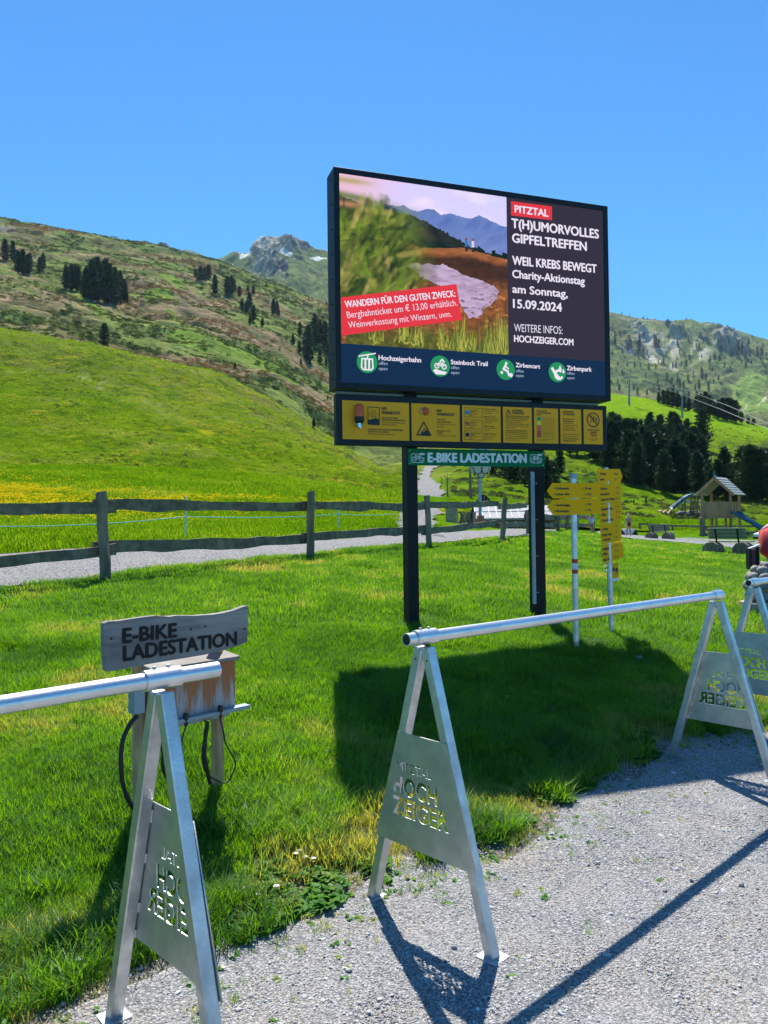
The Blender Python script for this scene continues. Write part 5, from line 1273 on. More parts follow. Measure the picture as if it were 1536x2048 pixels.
# printed-on and mounted warning lamps
lc = NP.px(*C2(284, 330)); L_ = wthing('warning_beacon', NP.M @ Vector((*NP.px(*C2(284, 440)), .05)), 'orange rotating warning beacon mounted on the first yellow notice', 'warning light')
z0 = NP.px(*C2(284, 385))[1]; z1 = NP.px(*C2(284, 200))[1]; hh = z1 - z0
Ml = frame_mat(NP.M @ Vector((lc[0], z0, .052)), NP.u, NP.n * -1, NP.v)
mb = MB(); mb.lathe([(.0, hh), (.022, hh * .985), (.036, hh * .93), (.043, hh * .82), (.043, hh * .28), (.043, hh * .27)], 18, M4=Ml); mb.build('lens', M['orange'], L_)
mb = MB(); mb.lathe([(.045, hh * .28), (.047, hh * .2), (.046, hh * .05), (.034, -.01), (.0, -.012)], 18, M4=Ml); mb.build('housing', M['rubber'], L_)
mb = MB(); mb.tube([Ml @ Vector((0, 0, -.005)), Ml @ Vector((0, 0, -.05))], .016, 10); mb.tube([Ml @ Vector((-.03, 0, -.02)), Ml @ Vector((-.025, 0.0, -.03)), Ml @ Vector((-.01, .05, -.035))], .008, 8); mb.tube([Ml @ Vector((.01, 0, -.02)), Ml @ Vector((.012, .0, -.06))], .010, 8); mb.build('bracket', M['chrome'], L_)
rc = NP.px(*C2(968, 272)); L_ = wthing('warning_lamp', NP.M @ Vector((rc[0], rc[1], .0)), 'round amber warning lamp mounted on the second yellow notice', 'warning light')
Ml = frame_mat(NP.M @ Vector((rc[0], rc[1], 0.002)), NP.u, NP.v, NP.n)
mb = MB(); mb.lathe([(.036, 0), (.036, .03), (.030, .042), (.012, .050), (0, .052)], 20, M4=Ml); mb.build('lens', M['orange'], L_)
mb = MB(); mb.lathe([(.041, 0), (.041, .014), (.036, .016)], 20, M4=Ml); mb.build('ring', M['chrome'], L_)
# green charging sign on the posts
GP = back.off(.016)
q = [GP.px(815.7, 896.5), GP.px(815.7, 931.5), GP.px(1090.5, 902.5), GP.px(1088.5, 933.5)]
gx0, gx1, gz1, gz0 = q[0][0], (q[2][0] + q[3][0]) / 2, (q[0][1] + q[2][1]) / 2, (q[1][1] + q[3][1]) / 2
gs = wthing('charging_sign', GP.M @ Vector(((gx0 + gx1) / 2, gz0, 0)), 'long green E-BIKE LADESTATION sign bolted across the two screen posts', 'sign')
mb = MB(); mb.box(((gx0 + gx1) / 2, (gz0 + gz1) / 2, -.004), (gx1 - gx0, gz1 - gz0, .008), GP.M, bev=.001); mb.build('sign_plate', M['green'], gs)
def C6(x, y): return (760 + x / 4.267, 900 + y / 4.267)
mb = MB(); GT = GP.off(.001); GT.text(mb, 'E-BIKE LADESTATION', C6(412, 102), C6(1248, 108), C6(412, 26), .022, .001)
for (ax, ay) in ((320, 66), (1330, 72)):
    c = GT.px(*C6(ax, ay)); k = .050; s_ = lambda pts, w=.005, cl=False: stroke(mb, GT, [(c[0] + x * k, c[1] + y * k) for x, y in pts], w, .001, cl)
    s_([(.55, .75), (-1.1, .75), (-1.35, .5), (-1.35, -.7), (-1.1, -.95), (1.1, -.95), (1.35, -.7), (1.35, .1)], .006)
    s_(circ((-.7, -.25), .42, 14), .007); s_(circ((.72, -.25), .42, 14), .007); s_([(-.7, -.25), (-.35, .35), (.45, .25), (.72, -.25)], .007); s_([(-.35, .35), (.0, -.25), (-.7, -.25)], .006); s_([(0, -.25), (.45, .25), (.38, .5), (.6, .5)], .006); s_([(-.5, .45), (-.2, .45)], .008)
    mb.poly([GT.M @ Vector((c[0] + x * k, c[1] + y * k, .001)) for x, y in ((.55, .55), (1.0, .5), (1.3, .75), (1.0, 1.0), (.55, .95))]); s_([(1.2, .65), (1.5, .62)], .008); s_([(1.2, .85), (1.5, .85)], .008)
mb.build('sign_lettering', M['signwhite'], gs)
mb = MB()
for (x, z) in ((gx0 + .02, gz0 + .02), (gx0 + .02, gz1 - .02), (gx1 - .02, gz0 + .02), (gx1 - .02, gz1 - .02)): mb.lathe([(.008, 0), (.006, .004), (0, .005)], 8, M4=frame_mat(GP.M @ Vector((x, z, 0)), GP.u, GP.v, GP.n))
mb.build('bolt', M['chrome'], gs)

# ================================================================== STEEL A-FRAME BARRIERS WITH CUT-OUT LETTERING
DD = Vector((.7071, .7071, 0)); PP = Vector((.7071, -.7071, 0))
_holes = None
def panel_mesh():
    """steel sheet with the words cut right through it"""
    cu = bpy.data.curves.new('panel', 'CURVE'); cu.dimensions = '2D'; cu.fill_mode = 'BOTH'; cu.extrude = .002; cu.resolution_u = 3
    def spl(pts):
        s = cu.splines.new('POLY'); s.points.add(len(pts) - 1)
        for p, c in zip(s.points, pts): p.co = (c[0], c[1], 0, 1)
        s.use_cyclic_u = True
    spl([(-.262, .285), (.262, .285), (.128, .722), (-.128, .722)])
    for (s, x, y, w, h, bold) in (('PITZTAL', -.134, .572, .182, .034, .004), ('HOCH', -.154, .483, .228, .062, .010), ('ZEIGER', -.156, .400, .284, .064, .010)):
        tc = bpy.data.curves.new('t', 'FONT'); tc.body = s; tc.size = 1; tc.resolution_u = 4
        ob = bpy.data.objects.new('t', tc); COL.objects.link(ob); bpy.context.view_layer.update()
        c = ob.to_curve(bpy.context.evaluated_depsgraph_get()).copy()
        ev = []
        for sp in c.splines:
            P_ = []
            if sp.type == 'BEZIER':
                bp = sp.bezier_points; nbp = len(bp)
                for i in range(nbp):
                    a, b = bp[i], bp[(i + 1) % nbp]
                    straight = (a.handle_right - a.co).length < 1e-5 and (b.handle_left - b.co).length < 1e-5
                    st = 1 if straight else 5
                    for k in range(st):
                        t = k / st; P_.append(a.co * (1 - t) ** 3 + a.handle_right * 3 * t * (1 - t) ** 2 + b.handle_left * 3 * t * t * (1 - t) + b.co * t ** 3)
            else: P_ = [Vector(p.co[:3]) for p in sp.points]
            ev.append(P_)
        H0 = text_geo('H')[0]; caph = H0[:, 1].max(); allx = [p.x for P_ in ev for p in P_]; mn, mx = min(allx), max(allx)
        def fat(P_, k):
            P_ = [q for i, q in enumerate(P_) if (q - P_[i - 1]).length > 1e-5]; n_ = len(P_); r_ = []
            for i in range(n_):
                a = (P_[i] - P_[i - 1]); b = (P_[(i + 1) % n_] - P_[i]); a = Vector((a.x, a.y)).normalized(); b = Vector((b.x, b.y)).normalized()
                na, nb = Vector((a.y, -a.x)), Vector((b.y, -b.x)); m_ = na + nb
                if m_.length < .3: m_ = na
                m_.normalize(); r_.append(P_[i] + Vector((*(m_ * (k / max(m_.dot(na), .45))), 0)))
            return r_
        area = lambda Q: sum(Q[i - 1].x * Q[i].y - Q[i].x * Q[i - 1].y for i in range(len(Q)))
        big = max(ev, key=lambda Q: abs(area(Q))); sg_ = 1 if area(big) > 0 else -1
        ev = [fat(P_, sg_ * bold * 4.0) for P_ in ev]
        for P_ in ev: spl([(x + (p.x - mn) / (mx - mn) * w, y + p.y / caph * h) for p in P_])
        bpy.data.objects.remove(ob)
    ob = bpy.data.objects.new('p', cu); COL.objects.link(ob); bpy.context.view_layer.update()
    me = bpy.data.meshes.new_from_object(ob.evaluated_get(bpy.context.evaluated_depsgraph_get()))
    bpy.data.objects.remove(ob); return me
PANEL = panel_mesh(); PANEL.materials.clear(); PANEL.materials.append(M['plate'])
def aframe_parts(root, A, d, p, out, zt, half=.31, dig=.03):
    """A ground point under the apex; out = +1/-1 side of the lettered sheet along d"""
    A = Vector(A); W_ = .042
    for sg in (-1, 1):
        top = A + p * (sg * .016) + Vector((0, 0, zt - .038)); foot = A + p * (sg * half) + Vector((0, 0, .006))
        mb = MB(); mb.beam(foot, top, W_, W_, up=d, bev=.004); mb.build('leg', M['galv'], root)
        fp = A + p * (sg * half); mb = MB(); M4 = Matrix.Translation((fp.x, fp.y, .010)) @ Matrix.Rotation(math.radians(45 if sg > 0 else 40), 4, 'Z') @ Matrix.Rotation(math.radians(2 * sg), 4, 'X')
        mb.box((0, 0, 0), (.085, .085, .008), M4, bev=.001); mb.build('foot_plate', M['galv'], root)
        mb = MB(); q = foot.lerp(top, .955) - d * (out * -(W_ / 2 + .0005)); mb.ring(q, d * out, 0.0, .0045, 10); mb.build('drain_hole', M['rubber'], root)
    # sheet
    o_ = A + d * (out * (W_ / 2 + .0025)); u = p if out < 0 else -p
    sh = link_mesh('lettered_sheet', PANEL, root)
    sh.matrix_local = frame_mat(o_ - Vector(root['_o']), u, Vector((0, 0, 1)), u.cross(Vector((0, 0, 1))))
    # weld beads behind the sheet
    mb = MB()
    for sg in (-1, 1):
        for (z0_, z1_) in ((.70, .66), (.56, .53), (.40, .37), (.31, .285)):
            pts = []
            for k in range(5):
                z = z0_ + (z1_ - z0_) * k / 4; f = (zt - .038 - z) / (zt - .044); hw = .016 + (half - .016) * f - .024
                pts.append(A + p * (sg * (hw + .001)) + d * (out * (W_ / 2 - .001)) + Vector((0, 0, z)))
            mb.tube(pts, .0035, 6)
    mb.build('weld_bead', M['weld'], root)
def barrier(A0_, A1_, z0_, z1_, label, outs=(-1, 1), e0=.08, e1=.04, skip=()):
    A0_ = Vector(A0_); A1_ = Vector(A1_); d = (A1_ - A0_).normalized(); p = Vector((d.y, -d.x, 0))
    root = wthing('barrier', (A0_.x, A0_.y, 0), label, 'barrier', 'steel tube barriers along the gravel edge')
    a = A0_ - d * e0 + Vector((0, 0, z0_)); b = A1_ + d * e1 + Vector((0, 0, z1_))
    R = .0235; dz = (b - a).normalized()
    mb = MB(); mb.tube([a, b], R, 24, caps=False); mb.tube([a + dz * .001, a + dz * .04], R - .003, 24, caps=False); mb.ring(a, dz, R - .003, R, 24); mb.ring(b, dz, R - .003, R, 24); mb.build('rail_tube', M['galv_pipe'], root)
    mb = MB(); mb.tube([a + dz * .006, a + dz * .03], R - .0035, 20); mb.tube([b - dz * .03, b - dz * .006], R - .0035, 20); mb.build('end_plug', M['rubber'], root)
    for k, (A, z, o_) in enumerate(((A0_, z0_, outs[0]), (A1_, z1_, outs[1]))):
        if k in skip: continue
        c = A + Vector((0, 0, z)); s0, s1 = (-.055, .055) if k == 0 else (-.055, .055)
        mb = MB(); mb.tube([c + dz * s0, c + dz * s1], R + .0065, 24, caps=False); mb.ring(c + dz * s0, dz, R, R + .0065, 24); mb.ring(c + dz * s1, dz, R, R + .0065, 24); col = mb.build('collar', M['galv_pipe'], root)
        mb = MB()
        for s in (-.022, .022): q = c + dz * s + Vector((0, 0, R + .006)); mb.tube([q, q + Vector((0, 0, .008))], .006, 6)
        mb.build('set_screw', M['galv'], col)
        aframe_parts(root, A, d, p, o_, z)
    return root
barrier((.15, 2.95, 0), (2.03, 4.72, 0), 1.10, 1.076, 'steel tube barrier in the middle, whose lettered sheet reads the right way round', e0=.10, e1=.045)
barrier((-2.50, .34, 0), (-.64, 2.20, 0), 1.10, 1.10, 'nearest steel tube barrier at the left, cut off by the picture edge', e1=.185)
barrier((2.66, 5.55, 0), (4.6, 7.35, 0), 1.085, 1.085, 'farthest steel tube barrier at the right edge, behind the middle one', e0=.10)

# ================================================================== WOODEN E-BIKE CHARGING STATION
CSp = Pane((-1.22, 3.35, 0), (.53, .55, 0))
def C5(x, y): return (x / 2.954, 1180 + y / 2.954)
cs = wthing('charging_station', gpt(-.95, 3.62), 'small wooden e-bike charging stand with grey carved board and hanging cables', 'charging station')
outl = [(615, 197), (640, 186), (700, 183), (780, 170), (860, 159), (920, 152), (1000, 158), (1050, 151), (1150, 152), (1250, 145), (1320, 135), (1390, 118), (1440, 98), (1465, 93), (1464, 200), (1462, 305), (1400, 333), (1300, 362), (1200, 384), (1050, 409), (900, 434), (800, 452), (720, 468), (640, 482), (626, 474), (618, 350)]
mb = MB(); mb.prism([CSp.px(*C5(*q)) for q in outl][::-1], CSp.M, .035)
bo = mb.build('carved_board', M['board'], cs)
mb = MB(); CT_ = CSp.off(.0005)
CT_.text(mb, 'E-BIKE', C5(726, 313), C5(1042, 276), C5(724, 230), .02, .0015); CT_.text(mb, 'LADESTATION', C5(730, 418), C5(1396, 322), C5(728, 334), .02, .0015)
mb.build('carved_lettering', M['carved'], bo)
mb = MB()
for q in ((657, 287), (1445, 230), (1212, 213), (1128, 232)): c = CSp.px(*C5(*q)); mb.lathe([(.006, 0), (.004, .001), (0, .001)], 8, M4=frame_mat(CSp.M @ Vector((c[0], c[1], 0.0005)), CSp.u, CSp.v, CSp.n))
mb.build('knot', M['carved'], bo)
# plywood box
BX = CSp.off(-.045)
bq = [BX.px(*C5(*q)) for q in ((1030, 430), (1388, 400), (1392, 682), (1035, 788))]
u1 = bq[1][0]; u0 = BX.px(*C5(905, 500))[0]; zt_ = bq[1][1]; zb_ = bq[2][1]
m, n, o = new_mat('weathered_plywood'); b = nd(n, 'ShaderNodeBsdfPrincipled'); b.inputs['Roughness'].default_value = .7
ta = noise_tex(n, 26, 6, .7, (1, 1, .10), 'World'); tb = noise_tex(n, 6, 3, .6, (1, 1, .3), 'World', (2, 1, 5)); sp2 = nd(n, 'ShaderNodeSeparateXYZ'); n.links.new(nd(n, 'ShaderNodeNewGeometry').outputs['Position'], sp2.inputs[0])
mr = nd(n, 'ShaderNodeMapRange'); n.links.new(sp2.outputs[2], mr.inputs[0]); mr.inputs[1].default_value = .62; mr.inputs[2].default_value = .90; mr.inputs[3].default_value = -.16; mr.inputs[4].default_value = .12
ad = nd(n, 'ShaderNodeMath', operation='ADD'); n.links.new(ta, ad.inputs[0]); n.links.new(mr.outputs[0], ad.inputs[1])
ad2 = nd(n, 'ShaderNodeMath', operation='MULTIPLY_ADD'); n.links.new(tb, ad2.inputs[0]); ad2.inputs[1].default_value = .25; n.links.new(ad.outputs[0], ad2.inputs[2])
c = mixc(n, ramp(n, ad2.outputs[0], .47, .60), (.48, .43, .41), (.46, .15, .05)); n.links.new(c, b.inputs['Base Color']); n.links.new(b.outputs[0], o.inputs[0]); M['ply'] = m
mb = MB(); mb.box(((u0 + u1) / 2, (zt_ + zb_) / 2, -.075), (u1 - u0, zt_ - zb_, .15), BX.M); mb.build('box_body', M['ply'], cs)
mb = MB(); Mr = BX.M @ Matrix.Translation(((u0 + u1) / 2, zt_ + .012, -.075)) @ Matrix.Rotation(math.radians(6), 4, 'X'); mb.box((0, 0, 0), (u1 - u0 + .03, .018, .20), Mr, bev=.002); mb.build('box_roof', M['board'], cs)
mb = MB(); za_ = BX.px(*C5(1240, 725))[1]; mb.box(((u0 + u1) / 2 + .03, za_, .02), (u1 - u0 + .06, .018, .05), BX.M, bev=.001); mb.build('shelf_rail', M['greysteel'], cs)
mb = MB(); za2 = zb_ + .02; mb.box(((u0 + u1) / 2, za2 - .045, -.03), (u1 - u0 - .04, .05, .02), BX.M); mb.build('lower_batten', M['ply'], cs)
legs = []
for xx_, yb2 in ((823, 1400), (1285, 1170)):
    c = BX.off(-.11).px(*C5(xx_, 900)); q = BX.off(-.11).M @ Vector((c[0], 0, 0)); g = gpt(q.x, q.y)
    ztop = EYE - .45
    mb = MB(); mb.tube([(q.x, q.y, g.z - .2), (q.x, q.y, ztop)], .032, 12); mb.build('post', M['newwood'], cs); legs.append(q)
mb = MB(); c = BX.px(*C5(826, 650)); c2_ = BX.px(*C5(826, 560)); c3_ = BX.px(*C5(826, 733)); mb.box((c[0], (c2_[1] + c3_[1]) / 2, -.03), (.052, c2_[1] - c3_[1], .06), BX.M, bev=.002); mb.build('junction_box', M['greysteel'], cs)
HP = BX.off(.01)
def hose(name, pts, r, k=0.0, mat='rubber'):
    P_ = [HP.M @ Vector((*HP.px(*C5(*q)), k)) for q in pts]
    out_ = []
    for i in range(len(P_) - 1):
        p0, p1, p2, p3 = P_[max(i - 1, 0)], P_[i], P_[i + 1], P_[min(i + 2, len(P_) - 1)]
        for s in range(6):
            t = s / 6; out_.append(.5 * ((2 * p1) + (p2 - p0) * t + (2 * p0 - 5 * p1 + 4 * p2 - p3) * t * t + (3 * p1 - p0 - 3 * p2 + p3) * t ** 3))
    out_.append(P_[-1]); mb = MB(); mb.tube(out_, r, 8); return mb.build(name, M[mat], cs)
hose('thick_hose', [(812, 742), (770, 790), (728, 880), (714, 1000), (722, 1120), (750, 1220), (790, 1290), (830, 1330)], .0105)
hose('thick_hose', [(948, 860), (985, 960), (985, 1060), (1030, 1140), (1090, 1180), (1090, 1235)], .0105, -.03)
hose('thick_hose', [(1240, 780), (1226, 880), (1222, 980), (1235, 1060), (1255, 1150)], .0105, -.02)
hose('thin_cable', [(1195, 765), (1210, 800), (1205, 860), (1182, 930), (1186, 1030), (1215, 1085), (1290, 1130), (1330, 1128), (1352, 1095), (1377, 1020), (1350, 960), (1318, 900), (1305, 830), (1285, 745), (1280, 690)], .0038, .02)
hose('thin_cable', [(1075, 735), (1095, 775), (1075, 830), (1060, 900), (1066, 960)], .0038, .02)
mb = MB()
for q in ((1076, 742), (1281, 696)): c = HP.px(*C5(*q)); mb.box((c[0], c[1], .03), (.020, .034, .022), HP.M, bev=.004); mb.box((c[0], c[1] - .03, .03), (.010, .03, .012), HP.M, bev=.002)
mb.build('plug', M['rubber'], cs)

# ================================================================== HIKING SIGNPOSTS
def signpost(base, h, r, label, lean=(0, 0)):
    e = wthing('signpost', gpt(*base), label, 'signpost'); g = gpt(*base)
    mb = MB(); mb.tube([(g.x, g.y, g.z - .2), (g.x + lean[0] * h, g.y + lean[1] * h, g.z + h)], r, 14); mb.build('pole', M['galv'], e)
    return e, g
sp1, g1 = signpost((1.68, 6.8), 1.56, .0265, 'round steel signpost with two yellow arrow signs pointing left')
mb = MB(); mb.tube([(g1.x, g1.y, g1.z + 1.53), (g1.x, g1.y, g1.z + 1.575)], .030, 14); mb.build('pole_cap', M['greysteel'], sp1)
def pz(y): return P(1147, y, 6.8).z
for (a, b_, m_) in ((1118, 1126, 'red'), (1126, 1139, 'white'), (1139, 1147, 'red')):
    mb = MB(); mb.tube([(g1.x, g1.y, pz(b_)), (g1.x, g1.y, pz(a))], .0278, 16, caps=False); mb.build('trail_band', M[m_], sp1)
S1 = Pane((1.68, 6.765, 0), (1, .10, 0))
for (pts, lines) in (([(1093.5, 982), (1104.5, 966), (1200, 966.5), (1200, 995), (1106, 997)], [('Kalbenalm', 1112.5, 979, 25.5, 4.6), ('Leiner Alm', 1112.5, 990.5, 26, 4.6), ('35 min', 1170, 979, 12.5, 4.2), ('1 ½ h', 1173.5, 990.5, 8.5, 4.2)]),
                     ([(1094.5, 1014), (1105, 999.5), (1201, 996.5), (1201, 1027.5), (1107, 1031)], [('Sechszeiger', 1112.5, 1012.5, 28.5, 4.8), ('Hochzeiger', 1112.5, 1024.5, 26, 4.8), ('1 ½ h', 1173.5, 1010.5, 8.5, 4.2), ('2 h', 1176.5, 1022, 5.5, 4.2)])):
    mb = MB(); mb.prism([S1.px(*q) for q in pts][::-1], S1.M, .004); ar = mb.build('arrow_board', M['hikeyellow'], sp1)
    mb = MB()
    for (s, x, y, w, cap) in lines:
        S1.text(mb, s, (x, y), (x + w, y - .3), (x, y - cap), .02, .0015)
        if x < 1120: disc(mb, S1, S1.px(x - 3.2, y - 2.2), .0055, 10, .0015)
        else:
            a = S1.px(x - 4.5 if x > 1171 else x - 4, y); stroke(mb, S1, [(a[0] - .006, a[1]), (a[0], a[1] + .016), (a[0] + .006, a[1])], .002, .0015)
    mb.build('arrow_lettering', M['ink'], ar)
sp2_, g2 = signpost((2.235, 7.6), 1.66, .026, 'leaning steel signpost with a tall stack of yellow arrow signs pointing right', (-.022, 0))
def C4(x, y): return (1060 + x / 4.877, 900 + y / 4.877)
sb = [([(660, 185), (878, 186), (903, 258), (878, 328), (660, 330)], [('Zirbenpark', 681, 243, 60, 25), ('Seerunde', 681, 297, 42, 25), ('30 min', 818, 243, 36, 20), ('1 h', 822, 297, 17, 20)]),
      ([(662, 334), (876, 330), (895, 372), (897, 420), (880, 505), (680, 525)], [('Stuibensee', 691, 390, 62, 26), ('Hochzeigerhaus', 691, 444, 84, 24), ('Kalbenalm über Steinhütte', 691, 498, 134, 24), ('1 ½ h', 836, 378, 34, 19), ('2 h', 836, 430, 34, 19), ('2 ½ h', 838, 482, 34, 19)]),
      ([(681, 533), (880, 508), (894, 550), (897, 600), (882, 690), (684, 722)], [('Kalbenalm über Sonnenweg', 700, 592, 106, 26), ('Zollberg', 700, 645, 42, 26), ('Tanzalm über Sonnenweg', 700, 700, 112, 24), ('1 ¼ h', 836, 562, 34, 19), ('2 h', 838, 614, 34, 19), ('3 h', 840, 668, 36, 18)]),
      ([(684, 730), (882, 694), (893, 735), (895, 790), (886, 885), (698, 920)], [('Hochzeiger', 713, 785, 48, 26), ('Rotkogel - Singsee', 713, 842, 84, 25), ('Sonnentalalm', 713, 890, 70, 24), ('2 h', 835, 752, 14, 18), ('3 h', 838, 800, 12, 18), ('4 h', 820, 862, 32, 18)]),
      ([(698, 928), (886, 890), (905, 925), (915, 965), (910, 1045), (710, 1112)], [('Ludwigsburger Hütte', 713, 980, 88, 26), ('Wildgrat', 713, 1030, 45, 26), ('Erlanger Hütte', 713, 1086, 74, 24), ('3 ½ h', 825, 945, 36, 19), ('4 h', 828, 995, 34, 19), ('5 h', 828, 1055, 36, 19)])]
S2 = Pane((2.19, 7.56, 0), (1, .75, 0))
for k, (pts, lines) in enumerate(sb):
    Sk = S2.off(.010 * (k % 2))
    mb = MB(); mb.prism([Sk.px(*C4(*q)) for q in pts][::-1], Sk.M, .004); ar = mb.build('arrow_board', M['hikeyellow'], sp2_)
    mb = MB(); sl_ = (0, -.1, -.13, -.17, -.26)[k]
    for (s, x, y, w, cap) in lines:
        Sk.text(mb, s, C4(x, y), C4(x + w, y + sl_ * w), C4(x, y - cap), .01, .0015)
        if x < 720 and k: disc(mb, Sk, Sk.px(*C4(x - 8, y - 8)), .006, 8, .0015)
    mb.build('arrow_lettering', M['ink'], ar)
mb = MB(); S3 = S2.off(.004); mb.prism([S3.px(*C4(*q)) for q in ((790, 1108), (860, 1090), (864, 1245), (796, 1258))][::-1], S3.M, .003); pl = mb.build('small_plate', M['hikeyellow'], sp2_)
mb = MB(); mb.prism([S3.px(*C4(*q)) for q in ((796, 1259), (864, 1246), (866, 1270), (797, 1284))][::-1], S3.M, .003); mb.build('plate_foot', M['white'], pl)
mb = MB(); stroke(mb, S3, [S3.px(*C4(798, 1168)), S3.px(*C4(822, 1166))], .016, .002); stroke(mb, S3, [S3.px(*C4(812, 1148)), S3.px(*C4(825, 1166)), S3.px(*C4(812, 1186))], .014, .002); mb.prism([S3.px(*C4(*q)) for q in ((834, 1150), (854, 1147), (854, 1192), (834, 1194))][::-1], S3.off(.003).M, .001); stroke(mb, S3, [S3.px(*C4(798, 1212)), S3.px(*C4(856, 1204))], .003, .002)
mb.build('plate_symbol', M['ink'], pl)
mb = MB()
for y in (1130, 1180): q = C4(760, y); p = P(q[0], q[1], 7.6); mb.tube([(p.x - .035, p.y, p.z), (p.x + .05, p.y - .02, p.z + .004)], .007, 8)
mb.build('clamp', M['chrome'], sp2_)
p = gpt(2.21, 6.75); st_ = wthing('ground_stub', p, 'short dark stub of a pipe in the grass below the leaning signpost', 'stub')
mb = MB(); mb.tube([p + Vector((0, 0, -.05)), p + Vector((0, 0, .055))], .028, 12); mb.build('stub_tube', M['greysteel'], st_)
mb = MB(); mb.ring(p + Vector((0, 0, .056)), (0, 0, 1), 0, .022, 12); mb.build('stub_mouth', M['rubber'], st_)
# ================================================================== RAIL FENCE ALONG THE PATH
fence = wthing('wooden_fence', G(213, 1163), 'weathered two-rail wooden fence running beside the gravel path', 'fence')
fp_ = [(-300, 1216, 965, .14), (213, 1164, 984, .112), (620, 1118, 983, .125), (859, 1095, 991, .125), (1004, 1080, 996, .13)]
posts = []
for (x, yb, yt, w) in fp_:
    g = G(x, yb); top = P(x, yt, g.y); posts.append((x, g.y, g, top.z, w))
far_ = [(1058, 1071, 1020), (1116, 1067, 1030), (1134, 1064, 1029), (1155, 1062, 1027), (1187, 1064, 1030)]
Ds = [28, 33, 37, 41, 45]
for (x, yb, yt), D in zip(far_, Ds):
    p = P(x, yb, D); g = gpt(p.x, p.y); posts.append((x, D, g, P(x, yt, D).z, .15))
for (x, D, g, zt, w) in posts:
    mb = MB(); n_ = 7; ph = random.random() * 6; ln = random.uniform(-.02, .02)
    for k in range(1):
        bm_v = []
        for i in range(n_):
            z = g.z - .15 + (zt - g.z + .15) * i / (n_ - 1); o_ = .006 * math.sin(ph + i * 1.7); ww = w / 2 * (1 + .05 * math.sin(ph + 2.1 * i))
            for (a, b_) in ((-1, -1), (1, -1), (1, 1), (-1, 1)):
                bm_v.append((g.x + o_ + ln * i + a * ww, g.y + b_ * w * .42, z + (.012 * a if i == n_ - 1 else 0)))
        fs = [(i * 4 + j, i * 4 + (j + 1) % 4, (i + 1) * 4 + (j + 1) % 4, (i + 1) * 4 + j) for i in range(n_ - 1) for j in range(4)] + [(n_ * 4 - 4, n_ * 4 - 3, n_ * 4 - 2, n_ * 4 - 1)]
        mb.add(bm_v, fs, 0, False)
    mb.build('post', M['fence_post'], fence)
def rail(pa, pb, ya, yb, ha, hb, over=.25, seed=0, back=.07):
    """waney board from post pa to pb; ya, yb are the picture heights of its upper edge"""
    A = P(pa[0], ya, pa[1]); B = P(pb[0], yb, pb[1]); d = (B - A); L = d.length; d.normalize(); A = A - d * over; B = B + d * over; L += 2 * over
    h0 = ha; h1 = hb; n_ = 26; sd = d.cross(Vector((0, 0, 1))).normalized(); vs = []
    for i in range(n_ + 1):
        t = i / n_; c = A.lerp(B, t); h = h0 + (h1 - h0) * t; s = t * L
        sag = .018 * math.sin(math.pi * t * 1.3 + seed); up_ = float(fbm(s + seed * 9, 0.3, .8, 3, 1) - .5) * .07 + sag; dn = float(fbm(s + seed * 5, 9.3, .7, 3, 1) - .5) * .10 + sag
        for (z, q) in ((up_, back), (up_, back + .045), (-h + dn, back + .045), (-h + dn, back)): vs.append(c - sd * q + Vector((0, 0, z)))
    fs = [(i * 4 + j, i * 4 + (j + 1) % 4, i * 4 + 4 + (j + 1) % 4, i * 4 + 4 + j) for i in range(n_) for j in range(4)] + [(3, 2, 1, 0), (n_ * 4, n_ * 4 + 1, n_ * 4 + 2, n_ * 4 + 3)]
    mb = MB(); mb.add(vs, fs, 0, False); mb.build('rail', M['fence'], fence)
pp = [(p[0], p[1]) for p in posts]
tops = [(1015, 1001), (1001, 1002), (1003, 1003), (1002, 1002), (1005, 1007), (1026, 1031), (1031, 1031), (1031, 1030), (1030, 1031)]
bots = [(1150, 1088), (1086, 1068), (1064, 1052), (1053, 1043), (1044, 1044), (1045, 1046), (1047, 1047), (1046, 1046), (1046, 1047)]
hs = [(.15, .15), (.15, .16), (.155, .16), (.16, .16), (.16, .17), (.2, .2), (.2, .2), (.2, .2), (.2, .2)]
for i in range(len(posts) - 1):
    rail(pp[i], pp[i + 1], *tops[i], *hs[i], seed=i, over=.10 if i else .2, back=.07 + .05 * (i % 2)); rail(pp[i], pp[i + 1], *bots[i], hs[i][0] * .98, hs[i][1] * .98, seed=i + 20, over=.10 if i else .2, back=.07 + .05 * (i % 2))
# electric fence
for (x, yb, yt, lab) in ((371, 1077, 993, 'thin white plastic fence stake nearer the first rail fence post'), (677, 1060, 1014, 'thin white plastic fence stake farther along near the screen post')):
    g = G(x, yb); zt = P(x, yt, g.y).z; e = wthing('fence_stake', g, lab, 'stake', 'white stakes of the pasture wire')
    mb = MB(); mb.beam(g - Vector((0, 0, .1)), (g.x + .02, g.y, zt), .035, .02, up=(0, 1, 0), bev=.003); mb.build('stake', M['white'], e)
    mb = MB(); mb.tube([(g.x - .03, g.y, zt - .25), (g.x - .03, g.y - .05, zt - .25)], .012, 6); mb.build('wire_clip', M['rubber'], e)
M['cyan'] = pm('turquoise_cord', (.10, .55, .60), None, 3, .6)
g1_ = G(371, 1077); g2_ = G(677, 1060); wp0 = P(-250, 1064, 14); wa = P(0, 1053, 15.5); wb = P(371, 1033, g1_.y); wc = P(677, 1028, g2_.y); wd = P(800, 1026, g2_.y + 8)
mb = MB(); pts = []
for a, b_ in ((wp0, wa), (wa, wb), (wb, wc), (wc, wd)):
    for k in range(8): t = k / 8; pts.append(a.lerp(b_, t) - Vector((0, 0, .06 * 4 * t * (1 - t))))
